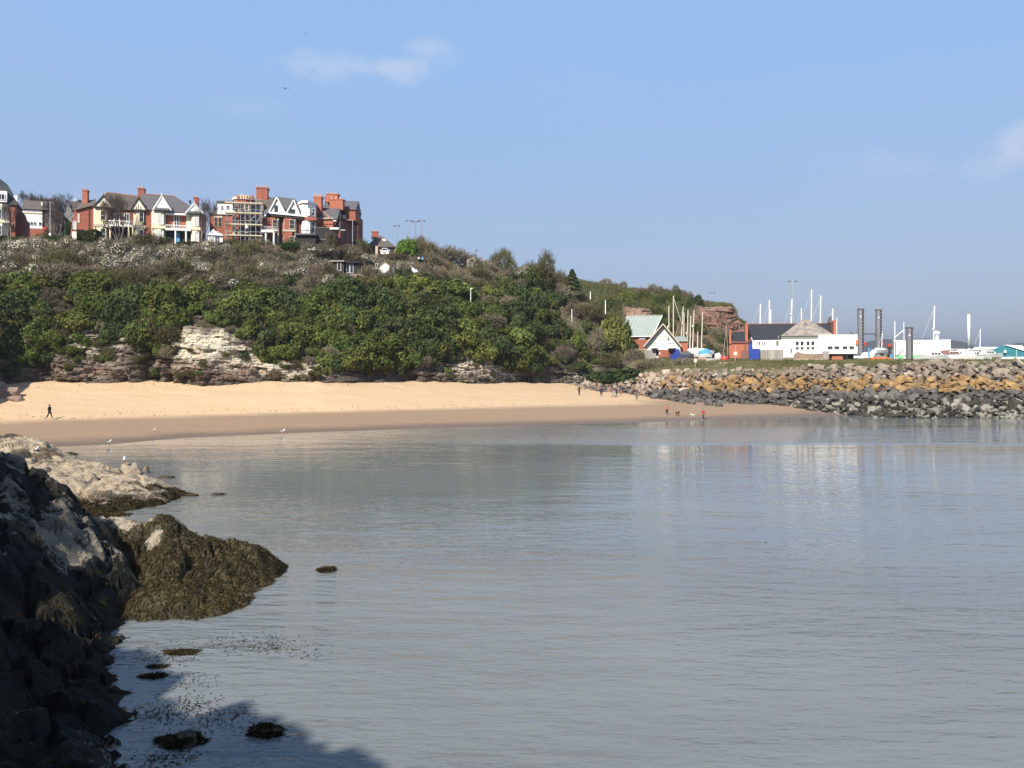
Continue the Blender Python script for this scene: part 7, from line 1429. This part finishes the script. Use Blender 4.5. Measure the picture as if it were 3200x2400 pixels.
t, tp = post('gantry', 'timber gantry of a post and slanting beam before the red cliff', 'gantry', q5(1815, 0)[0], q5(0, 690)[1], q5(0, 1100)[1], 186, .10, 'postwood'); tube_between('beam', tp, P(*q5(1740, 690), 186) - t.location, .08, 'postwood', t); tube_between('beam', P(*q5(1600, 690), 186) - t.location, P(*q5(1765, 645), 186) - t.location, .07, 'postwood', t)
boxes('plank_bench', 'pale plank lying on the grass by the stake notice', 'plank', *q5(1735, 1262), 164, [('plank', -2.9, 2.9, -.15, .15, 0, .16, 'stone')])
boxes('plank_bench', 'pale low timber step on the grass bank right of the stake notice', 'plank', *q5(1720, 1320), 158, [('plank', -1.5, 1.5, -.2, .2, 0, .16, 'stone'), ('plank', -1.6, 1.2, -.5, -.2, -.2, -.05, 'stone')])

# grey steel piles with white collars and a walkway beam
for i, (x0, x1, yt, yb, lab) in enumerate(((175, 240, 450, 1040, 'left one of the two tallest dark mooring piles'), (398, 460, 460, 1040, 'right one of the two tallest dark mooring piles'), (779, 845, 680, 1112, 'shorter dark pile in front of the white workboat'))):
    Y = 176 if i == 2 else 200; b = B('mooring_pile', lab, 'pile', C7, Y, (x0 + x1) / 2, yb, 0, 'dark mooring piles'); w = x1 - x0; xc = (x0 + x1) / 2
    b.box('column', x0, x1, yt + 12, yb + 30, -.5, .5, 'pile'); b.box('column_cap', x0 - 2, x1 + 2, yt, yt + 13, -.55, .55, 'slate'); b.box('ladder_back', x1 - w * .36, x1 - w * .06, yt + 16, yb, -.62, -.5, 'slatedark')
    for j in range(14): y = yt + 40 + (yb - yt - 80) * j / 13; b.box('rung', x1 - w * .34, x1 - w * .08, y, y + 5, -.70, -.62, 'steel')
    b.poly('white_mark', [(x0 + 10, yt + 108), (x0 + 32, yt + 108), (x0 + 21, yt + 86)], -.56, -.5, 'whitepaint'); b.drum('guide_roller', x1 + 4, 34, yb - 175, yb - 130, -.4, 'redbuoy', 8) if i < 2 else b.box('base_block', x0 - 30, x1 + 6, yb - 42, yb + 8, -.9, .4, 'black')
b = B('walkway_beam', 'thin dark beam spanning the two tallest mooring piles', 'beam', C7, 200, 320, 775, 0); b.box('beam', 241, 398, 758, 773, -.2, .2, 'slate'); b.bar('brace', (66, 728), (112, 772), 8, -.1, .1, 'slate')

# white workboat, yachts and sheds on the right
b = B('workboat', 'big white slab-sided workboat with a pale green band and a round radar post', 'boat', C7, 186, 900, 1115, -22)
b.poly('hull', [(608, 1110), (608, 850), (640, 845), (1110, 840), (1305, 850), (1308, 980), (1260, 1000), (1250, 1110)], 0, 6, 'hull'); b.box('green_band', 612, 1030, 1022, 1066, -.06, 0, 'green'); b.box('grey_side', 1165, 1300, 862, 980, -.05, 0, 'white'); b.box('deck_edge', 600, 1308, 838, 850, -.1, 6.1, 'whitepaint'); b.drum('funnel', 1140, 42, 750, 842, 2, 'hull', 12); b.poly('funnel_top', [(1108, 765), (1120, 728), (1168, 732), (1174, 765)], 1.3, 2.7, 'hull')
for x in (618, 735): b.box('fender_leg', x, x + 22, 1050, 1125, -.4, 0, 'whitepaint')
for x in (855, 890, 915): b.box('porthole', x, x + 18, 872, 888, -.05, 0, 'grey')
for x in (650, 680): b.box('green_post', x, x + 26, 1066, 1108, -.3, 0, 'teal')
yacht('white mast with a long forestay beside the round radar post of the workboat', q7(1092, 0)[0], q7(1108, 0)[0], q7(0, 420)[1], 194, .16, 'mast', q7(950, 830), 10, .3, .5, 1121, group='masts around the white workboat')
yacht('slim white mast at the left edge of the white workboat', q7(615, 0)[0], q7(618, 0)[0], q7(0, 608)[1], 183, .12, 'mast', None, 8, .3, None, 1126, hull=False, group='masts around the white workboat', boom=(q7(622, 805), q7(728, 715)))
yacht('second slim white mast above the workboat, joined by a slanting boom', q7(734, 0)[0], q7(728, 0)[0], q7(0, 620)[1], 184, .10, 'mast', None, 8, .3, None, 1126, hull=False, group='masts around the white workboat')
yacht('short white mast standing against the right-hand tall pile', q7(452, 0)[0], q7(464, 0)[0], q7(0, 745)[1], 189, .10, 'mast', q7(395, 1000), 6, .6, None, 1121, group='masts around the white workboat')
yacht('thin white mast left of the teal shed', q7(1668, 0)[0], q7(1673, 0)[0], q7(0, 703)[1], 210, .12, 'mast', q7(1605, 890), 9, .3, None, 1118, group='masts around the white workboat')
b = B('chimney_stack', 'thick white pole with a dark collar between the workboat and the teal shed', 'pole', C7, 230, 1530, 1095, 0); b.drum('column', 1530, 33, 525, 925, 0, 'mast', 12, smooth=True); b.drum('collar', 1530, 36, 925, 942, 0, 'slate', 12); b.drum('foot', 1530, 34, 942, 1095, 0, 'mast', 12)
def motorboat(label, x, y, Y, L, yaw, cover=None, group='white boats ashore right of the workboat'):
    t = thing('motorboat', label, 'boat', P(*q7(x, y), Y), yaw, group); vs, fs = hull_mesh(L, L * .33, 1.15); mk('hull', vs, fs, M['hull'], t)
    cab = [(-L * .25, -L * .12, 1.1), (L * .18, -L * .10, 1.15), (L * .18, L * .10, 1.15), (-L * .25, L * .12, 1.1), (-L * .22, -L * .10, 1.95), (L * .06, -L * .09, 1.9), (L * .06, L * .09, 1.9), (-L * .22, L * .10, 1.95)]; cb = mk('cabin', cab, [(0, 1, 5, 4), (1, 2, 6, 5), (2, 3, 7, 6), (3, 0, 4, 7), (4, 5, 6, 7)], M['hull'], t)
    for i in range(3): x0 = -L * .20 + i * L * .09; mk('window', [(a, -L * .125 + d, z) for z in (1.4, 1.75) for d in (0, .06) for a in (x0, x0 + L * .06)], [(0, 1, 5, 4), (2, 6, 7, 3), (4, 5, 7, 6), (0, 2, 3, 1), (1, 3, 7, 5), (0, 4, 6, 2)], M['glass'], cb)
    mk('rail', [(a, -L * .16, z) for z in (1.25, 1.3) for a in (-L * .4, L * .3)], [(0, 1, 3, 2)], M['steel'], t)
    if cover: mk('cover', [(-L * .5, -L * .17, 1.2), (L * .1, -L * .16, 1.25), (L * .1, L * .16, 1.25), (-L * .5, L * .17, 1.2), (-L * .45, 0, 2.0), (L * .05, 0, 2.3)], [(0, 1, 5, 4), (2, 3, 4, 5), (1, 2, 5), (3, 0, 4)], M[cover], t)
    return t
motorboat('white motor cruiser with dark cabin windows in front of the workboat', 1130, 1100, 168, 7.5, .05); motorboat('white motor boat under a brown cover', 1360, 1085, 172, 6.0, -.1, 'cover'); motorboat('long low white boat just past the brown-covered one', 1600, 1090, 176, 8.5, .1); motorboat('white boat lying close to the teal shed', 1790, 1075, 182, 7.0, .2); motorboat('white boat nearest the breakwater below the thick white pole', 1490, 1108, 166, 6.5, 3.0)
b = B('warehouse', 'long white shed roof with a brown lower strip behind the white boats', 'shed', C7, 235, 1500, 1100, 0); b.box('wall', 1260, 1660, 985, 1100, 0, 8, 'btan'); b.roof('roof', 1250, 1670, 990, 950, -.3, 8.3, 'white'); b.box('roof_edge', 1250, 1670, 980, 992, -.4, 0, 'whitepaint')
b = B('warehouse', 'teal shed with a low white gabled roof at the right edge', 'shed', C7, 215, 2000, 1080, -26)
b.poly('wall', [(1790, 1080), (1790, 1000), (1800, 965), (1990, 905), (2260, 985), (2260, 1080)], 0, 14, 'teal'); b.slope('roof', [(1600, 925, 6), (1900, 925, 6), (1800, 968, -.4), (1600, 968, -.4)], 'white', .15); b.slope('roof', [(1990, 898, -.4), (2275, 985, -.4), (2275, 900, 14), (2020, 898, 14)], 'white', .15); b.drum('round_light', 1978, 36, 965, 998, -.3, 'hull', 10); b.box('light_post', 1974, 1984, 998, 1050, -.3, -.1, 'slatedark'); b.box('plinth', 1790, 2260, 1048, 1080, -.1, 0, 'whitepaint'); b.box('low_wall', 1600, 1800, 930, 985, 2, 8, 'white'); b.tube('seam', (2120, 950, -.05), (2120, 1045, -.05), .05, 'hull')
b = B('ladder_gantry', 'dark pile with a red fender at the left end of the white workboat', 'pile', C7, 195, 550, 1100, 0); b.box('column', 540, 566, 890, 1105, -.3, .3, 'slatedark'); b.drum('fender', 552, 40, 888, 925, -.3, 'redbuoy', 8); b.box('column', 585, 602, 880, 1100, -.3, .3, 'grey'); b.box('blue_side', 560, 600, 1015, 1110, -.5, -.3, 'bluetarp')
boxes('skip', 'orange and grey jumble of trailers below the right-hand tall pile', 'trailer', *q7(450, 1100), 180, [('bed', -2.5, 2.0, -.6, .6, .4, .8, 'orange'), ('wheel', -1.6, -1.1, -.7, -.6, 0, .5, 'tyre'), ('wheel', .8, 1.3, -.7, -.6, 0, .5, 'tyre'), ('load', -1.5, 1.0, -.5, .5, .8, 1.2, 'postwood')])
boxes('pontoon', 'white pontoon strip at the foot of the left-hand tall pile', 'pontoon', *q7(240, 1062), 184, [('deck', -5.0, 3.0, -.8, .8, 0, .5, 'hull'), ('blue_post', .6, .9, -.9, -.6, 0, 2.4, 'bluetarp'), ('bollard', -2, -1.7, -.9, -.6, .5, 1.0, 'steel')])
dinghy('small white boat between the two tall piles', 330, 1068, 188, 4.5, 'hull', 'whitepaint', q7, .1, 'white boats ashore right of the workboat', .8); dinghy('white dinghy propped against the right-hand tall pile', 490, 1040, 196, 3.6, 'hull', 'hull', q7, .3, 'white boats ashore right of the workboat', .8)

# ------------------------------------------------------------------ people, dogs and gulls on the beach
SKIN = mat('skin', (0.42, 0.25, 0.18), None, 3); SHOE = mat('pale_shoe', (0.6, 0.58, 0.54), None, 3); CLOTH = {}
def cloth(c):
    if c not in CLOTH: CLOTH[c] = mat('cloth', c, tuple(x * .7 for x in c), 8)
    return CLOTH[c]


def skin_body(name, joints, bones, radii, mats, pick, parent, sub=1):
    me = bpy.data.meshes.new(name); me.from_pydata(joints, bones, []); o = bpy.data.objects.new(name, me); COL.objects.link(o); o.modifiers.new('skin', 'SKIN'); sv = me.skin_vertices[0].data
    for i, r in enumerate(radii): sv[i].radius = (r, r) if isinstance(r, float) else r
    sv[0].use_root = True; ss = o.modifiers.new('sub', 'SUBSURF'); ss.levels = ss.render_levels = sub
    dg = bpy.context.evaluated_depsgraph_get(); m2 = bpy.data.meshes.new_from_object(o.evaluated_get(dg)); o.modifiers.clear(); o.data = m2; bpy.data.meshes.remove(me); m2.name = name
    m2.materials.clear()
    for m_ in mats: m2.materials.append(m_)
    for p in m2.polygons: p.material_index = pick(p.center); p.use_smooth = True
    o.parent = parent; return o


def person(label, px, py, h, yaw, top, legs, stride=.0, hair=(.05, .035, .025), shoes=SHOE, coat=.47, arms=(.1, -.1), out=0.06, lean=0.0, at=None):
    v = at or on_sand(px, py); t = thing('person', label, 'person', v, yaw, 'people on the beach'); s = h
    J = [(0, 0, .53), (0, .0 - lean * .1, .63), (0, -lean * .2, .74), (0, -lean * .3, .815), (0, -lean * .34, .865), (0, -lean * .38 - .01, .92), (0, -lean * .4 - .012, .965)]; R = [(.085, .062), (.078, .055), (.092, .062), (.085, .05), (.034, .034), (.052, .060), (.042, .05)]
    E = [(0, 1), (1, 2), (2, 3), (3, 4), (4, 5), (5, 6)]
    for i, sx in enumerate((-1, 1)):
        f = stride * sx; k = len(J); J += [(sx * .05, 0, .48), (sx * .055, -f * .55 - .01, .275), (sx * .055, -f + (.06 if f < 0 else 0), .045), (sx * .058, -f - .075 + (.05 if f < 0 else 0), .018)]; R += [(.062, .066), (.042, .045), (.028, .030), (.022, .018)]; E += [(0, k), (k, k + 1), (k + 1, k + 2), (k + 2, k + 3)]
    for i, sx in enumerate((-1, 1)):
        a = arms[i]; k = len(J); J += [(sx * .105, -lean * .28, .80), (sx * (.125 + out), -a * .4 - lean * .2, .645), (sx * (.115 + out * 1.3), -a - lean * .2, .52 + abs(a) * .25), (sx * (.112 + out * 1.3), -a * 1.25 - lean * .2, .465 + abs(a) * .32)]; R += [(.042, .042), (.030, .030), (.023, .023), (.022, .016)]; E += [(3, k), (k, k + 1), (k + 1, k + 2), (k + 2, k + 3)]
    def pick(c):
        x, y, z = c.x / s, c.y / s, c.z / s
        if z > .85: return 2
        if z < .05: return 3
        if abs(x) > .085 and z < .50 + .2 * abs(arms[0 if x < 0 else 1]) and z > .40 and abs(x) > .105: return 2
        return 0 if z > coat or abs(x) > .10 else 1
    J = [tuple(c * s for c in j) for j in J]; R = [(r[0] * s, r[1] * s) for r in R]
    bd = skin_body('body', J, E, R, [cloth(top), cloth(legs), SKIN, shoes], pick, t)
    hd = Vector(J[5]) + Vector((0, .012 * s, .028 * s)); an = [6.2832 * i / 10 for i in range(10)]; vs = []; pr_ = [(-.035, .062, .3), (0, .068, .2), (.03, .062, .05), (.052, .04, 0)]
    for z, r, cut in pr_: vs += [hd + Vector((math.cos(a) * r * s, math.sin(a) * r * s * (1.08 if math.sin(a) > 0 else 1 - cut * 2.2 * (-math.sin(a))), z * s)) for a in an]
    mk('hair', vs, [(i * 10 + j, i * 10 + (j + 1) % 10, (i + 1) * 10 + (j + 1) % 10, (i + 1) * 10 + j) for i in range(3) for j in range(10)] + [tuple(range(30, 40)), tuple(range(9, -1, -1))], cloth(hair), t, smooth=True)
    for sx in (-1, 1): mk('ear', [Vector(J[5]) + Vector((sx * .053 * s + dx * s, dy * s, dz * s)) for dx in (-.006, .008) for dy, dz in ((-.012, -.015), (.012, -.01), (.012, .02), (-.008, .02))], [(0, 1, 2, 3), (7, 6, 5, 4), (0, 4, 5, 1), (1, 5, 6, 2), (2, 6, 7, 3), (3, 7, 4, 0)], SKIN, t)
    f0 = Vector(J[5]); mk('nose', [f0 + Vector((dx * s, dy * s, dz * s)) for dx, dy, dz in ((-.010, -.055, -.012), (.010, -.055, -.012), (0, -.055, .018), (0, -.076, -.010))], [(0, 1, 3), (1, 2, 3), (2, 0, 3), (0, 2, 1)], SKIN, t)
    for sx in (-1, 1): mk('eye', [f0 + Vector((sx * .021 * s + dx * s, -.0585 * s - dy * s, .018 * s + dz * s)) for dx, dy, dz in ((-.008, 0, 0), (0, 0, -.005), (.008, 0, 0), (0, 0, .005), (0, .004, 0))], [(0, 1, 4), (1, 2, 4), (2, 3, 4), (3, 0, 4)], cloth((.03, .03, .03)), t)
    return t


person('person in a black coat and pale shoes walking alone on the left sand', 155, 1310, 1.78, math.radians(75), (.02, .02, .024), (.025, .025, .03), .17, coat=.40, arms=(.08, -.12), out=.03)
person('person in dark green standing alone in front of the pale boulders', 1810, 1236, 1.74, math.radians(170), (.03, .034, .024), (.028, .026, .022), .05)
person('person in a long navy coat standing between the lone one and the couple', 1879, 1240, 1.76, math.radians(20), (.022, .024, .045), (.02, .02, .025), .09, coat=.36)
person('person in a navy jacket and pale shoes bending beside the red-coated child', 1927, 1239, 1.66, math.radians(-40), (.025, .028, .06), (.03, .03, .04), .10, lean=.5, coat=.42)
person('small child in a red coat beside the person in navy', 1940, 1239, 1.12, math.radians(60), (.55, .06, .07), (.35, .12, .12), .08)
person('small child in black with arms spread on the sand near the dark boulders', 1990, 1251, 1.08, math.radians(-20), (.03, .028, .028), (.03, .03, .03), .12, arms=(.12, .1), out=.20, hair=(.2, .11, .05))
person('person in a coral top and black trousers standing on the wet sand', 2084, 1298, 1.58, math.radians(10), (.50, .16, .10), (.018, .018, .02), .06, hair=(.16, .07, .035), coat=.56, arms=(.2, -.02))
person('person in a red jacket and white boots striding at the water edge', 2198, 1313, 1.56, math.radians(-60), (.48, .035, .05), (.03, .035, .06), .15, hair=(.12, .05, .03), coat=.50)
boxes('pushchair', 'grey pushchair beside the person in navy', 'pushchair', 1918, 1240, on_sand(1918, 1240).y, [('seat', -.25, .25, -.2, .35, .35, .55, 'grey'), ('backrest', -.25, .25, .3, .38, .5, 1.0, 'grey'), ('handle', -.22, .22, .5, .54, 1.0, 1.04, 'black'), ('wheel', -.28, -.22, -.3, -.05, 0, .25, 'tyre'), ('wheel', .22, .28, -.3, -.05, 0, .25, 'tyre'), ('wheel', -.28, -.22, .3, .6, 0, .3, 'tyre'), ('wheel', .22, .28, .3, .6, 0, .3, 'tyre')])


def dog(label, px, py, s, yaw, c1, c2):
    v = on_sand(px, py); t = thing('dog', label, 'dog', v, yaw); J = [(-.20, 0, .40), (0, 0, .41), (.18, 0, .42), (.28, 0, .50), (.34, 0, .57), (.44, 0, .545), (-.30, 0, .47), (-.40, 0, .56)]; R = [.085, .09, .105, .062, .062, .03, .028, .012]; E = [(0, 1), (1, 2), (2, 3), (3, 4), (4, 5), (0, 6), (6, 7)]
    for sy in (-1, 1):
        k = len(J); J += [(.19, sy * .06, .34), (.17, sy * .06, .19), (.18, sy * .06, .03), (.22, sy * .06, .015)]; R += [.055, .033, .024, .022]; E += [(2, k), (k, k + 1), (k + 1, k + 2), (k + 2, k + 3)]
        k = len(J); J += [(-.20, sy * .06, .34), (-.15, sy * .06, .25), (-.25, sy * .06, .15), (-.22, sy * .06, .03), (-.18, sy * .06, .015)]; R += [.065, .045, .026, .022, .022]; E += [(0, k), (k, k + 1), (k + 1, k + 2), (k + 2, k + 3), (k + 3, k + 4)]
    skin_body('body', [tuple(c * s for c in j) for j in J], E, [r * s for r in R], [cloth(c1), cloth(c2)], lambda c: 1 if c.z < .26 * s or c.x > .4 * s else 0, t)
    for sy in (-1, 1): mk('ear', [Vector(p) * s for p in ((.31, sy * .04, .62), (.35, sy * .06, .62), (.33, sy * .085, .54), (.30, sy * .06, .60))], [(0, 1, 2), (0, 2, 3), (0, 3, 1), (1, 3, 2)], cloth(c1), t)
    mk('nose', [Vector(p) * s for p in ((.465, -.015, .54), (.465, .015, .54), (.465, 0, .565), (.48, 0, .55))], [(0, 1, 3), (1, 2, 3), (2, 0, 3), (0, 2, 1)], cloth((.015, .015, .015)), t)
dog('dark brown dog on the wet sand right of the person in the coral top', 2117, 1299, 1.05, .4, (.05, .035, .025), (.045, .03, .02))
dog('white and tan dog at the water edge left of the person in red', 2165, 1305, .95, 2.6, (.62, .56, .48), (.6, .52, .42))


def gull(label, at, yaw, s=1.0, group='gulls'):
    t = thing('gull', label, 'gull', at, yaw, group); W_, Gr = M['whitepaint'], M['grey']
    prof = [(-.20, .02, .30), (-.12, .055, .295), (0, .085, .30), (.09, .075, .335), (.14, .045, .39), (.165, .044, .43), (.19, .046, .455), (.215, .036, .465), (.235, .012, .46)]; n = 10; vs = []
    for x, r, z in prof: vs += [(x * s, math.cos(6.2832 * j / n) * r * s * .9, (z - .06 + math.sin(6.2832 * j / n) * r) * s) for j in range(n)]
    mk('body', vs, [(i * n + j, i * n + (j + 1) % n, (i + 1) * n + (j + 1) % n, (i + 1) * n + j) for i in range(len(prof) - 1) for j in range(n)] + [tuple(range(n)), tuple(range(len(prof) * n - 1, len(prof) * n - n - 1, -1))], W_, t, smooth=True)
    for sy in (-1, 1):
        mk('wing', [(x * s, sy * y * s, (z - .06) * s) for x, y, z in ((.08, .07, .37), (.05, .088, .30), (-.08, .075, .27), (-.27, .02, .31), (-.12, .05, .35), (0, .06, .385))], [(0, 1, 2, 3, 4, 5)] if sy > 0 else [(5, 4, 3, 2, 1, 0)], Gr, t)
        tube_between('leg', (.01 * s, sy * .03 * s, .19 * s), (.02 * s, sy * .03 * s, -.01), .008 * s, 'orange', t, 5)
    tube_between('beak', (.232 * s, 0, .40 * s), (.285 * s, 0, .39 * s), .012 * s, 'orange', t, 5, .004)
    mk('tail', [(x * s, y * s, z * s) for x, y, z in ((-.18, -.03, .25), (-.18, .03, .25), (-.29, .035, .245), (-.29, -.035, .245), (-.18, 0, .235))], [(0, 1, 2, 3), (0, 4, 1), (1, 4, 2), (2, 4, 3), (3, 4, 0)], M['slatedark'], t); return t


def wat(px, py, z=0.0): y = (EYE - z) * F / (py - HOR); return Vector(((px - 1600) / F * y, y, z))
gull('white gull standing in the shallows nearest the pale ledge', wat(340, 1393, .02), 1.2, 1.35); gull('white gull standing at the water edge below the middle of the beach', wat(882, 1358, .02), .4, 1.5)
gull('white gull perched on the bare rock in the water', Vector(((388 - 1600) / F * 60.5, 60.5, .80)), 1.9, 1.3)
gull('white gull sitting on top of the pale ledge', P(113, 1420, 57.5) + Vector((0, 0, .05)), 1.5, 1.1); gull('tiny gull standing on the wet sand left of the beach', on_sand(480, 1350), .3, .9)
def flying(label, px, py, Y, span, yaw, dark=True, bank=0.0):
    t = thing('bird', label, 'bird', P(px, py, Y), yaw, 'birds in the sky'); m_ = M['slatedark'] if dark else M['grey']; k = span
    pr_ = [(-.22, .015), (-.1, .04), (.02, .055), (.14, .04), (.2, .012)]; n = 6
    mk('body', [(math.cos(6.2832 * j / n) * r * k, x * k, math.sin(6.2832 * j / n) * r * k) for x, r in pr_ for j in range(n)], [(i * n + j, i * n + (j + 1) % n, (i + 1) * n + (j + 1) % n, (i + 1) * n + j) for i in range(4) for j in range(n)] + [tuple(range(n)), tuple(range(5 * n - 1, 4 * n - 1, -1))], m_, t)
    for s in (-1, 1): b_ = bank * s; mk('wing', [(s * x * k, y * k, (z + b_ * x) * k) for x, y, z in ((.03, .08, .02), (.25, .1, .085), (.5, -.02, .05), (.26, -.04, .08), (.03, -.08, .02), (.25, .03, .07))], [(0, 1, 3, 4), (1, 2, 3), (0, 5, 1), (0, 4, 5), (4, 3, 5), (1, 5, 2), (5, 3, 2)], m_, t)
    mk('tail', [(x * k, y * k, z * k) for x, y, z in ((-.02, .18, 0), (.02, .18, 0), (.06, .3, .0), (-.06, .3, 0), (0, .24, .012))], [(0, 1, 4), (1, 2, 4), (2, 3, 4), (3, 0, 4), (3, 2, 1, 0)], m_, t)
flying('dark bird flying below the larger cloud', 891, 277, 90, 1.0, .5); flying('small grey gull in the sky above the white rendered house', 170, 533, 150, 1.3, .8, False, .8); flying('small grey gull just above the solar panels', 100, 596, 150, 1.2, .6, False, .8); flying('pale gull high above the red brick side wall', 275, 517, 150, 1.0, 1.2, False, 1.2)
flying('tiny bird above the larger cloud', 953, 106, 200, 1.0, .2); flying('tiny bird in the empty sky right of the workboat masts', 2839, 883, 260, 1.0, .1); flying('tiny bird in the sky above the twin white gables', 792, 217, 220, 1.0, .4)
flying('tiny dark bird low over the bay water', 2393, 1696, 36, .35, .6)
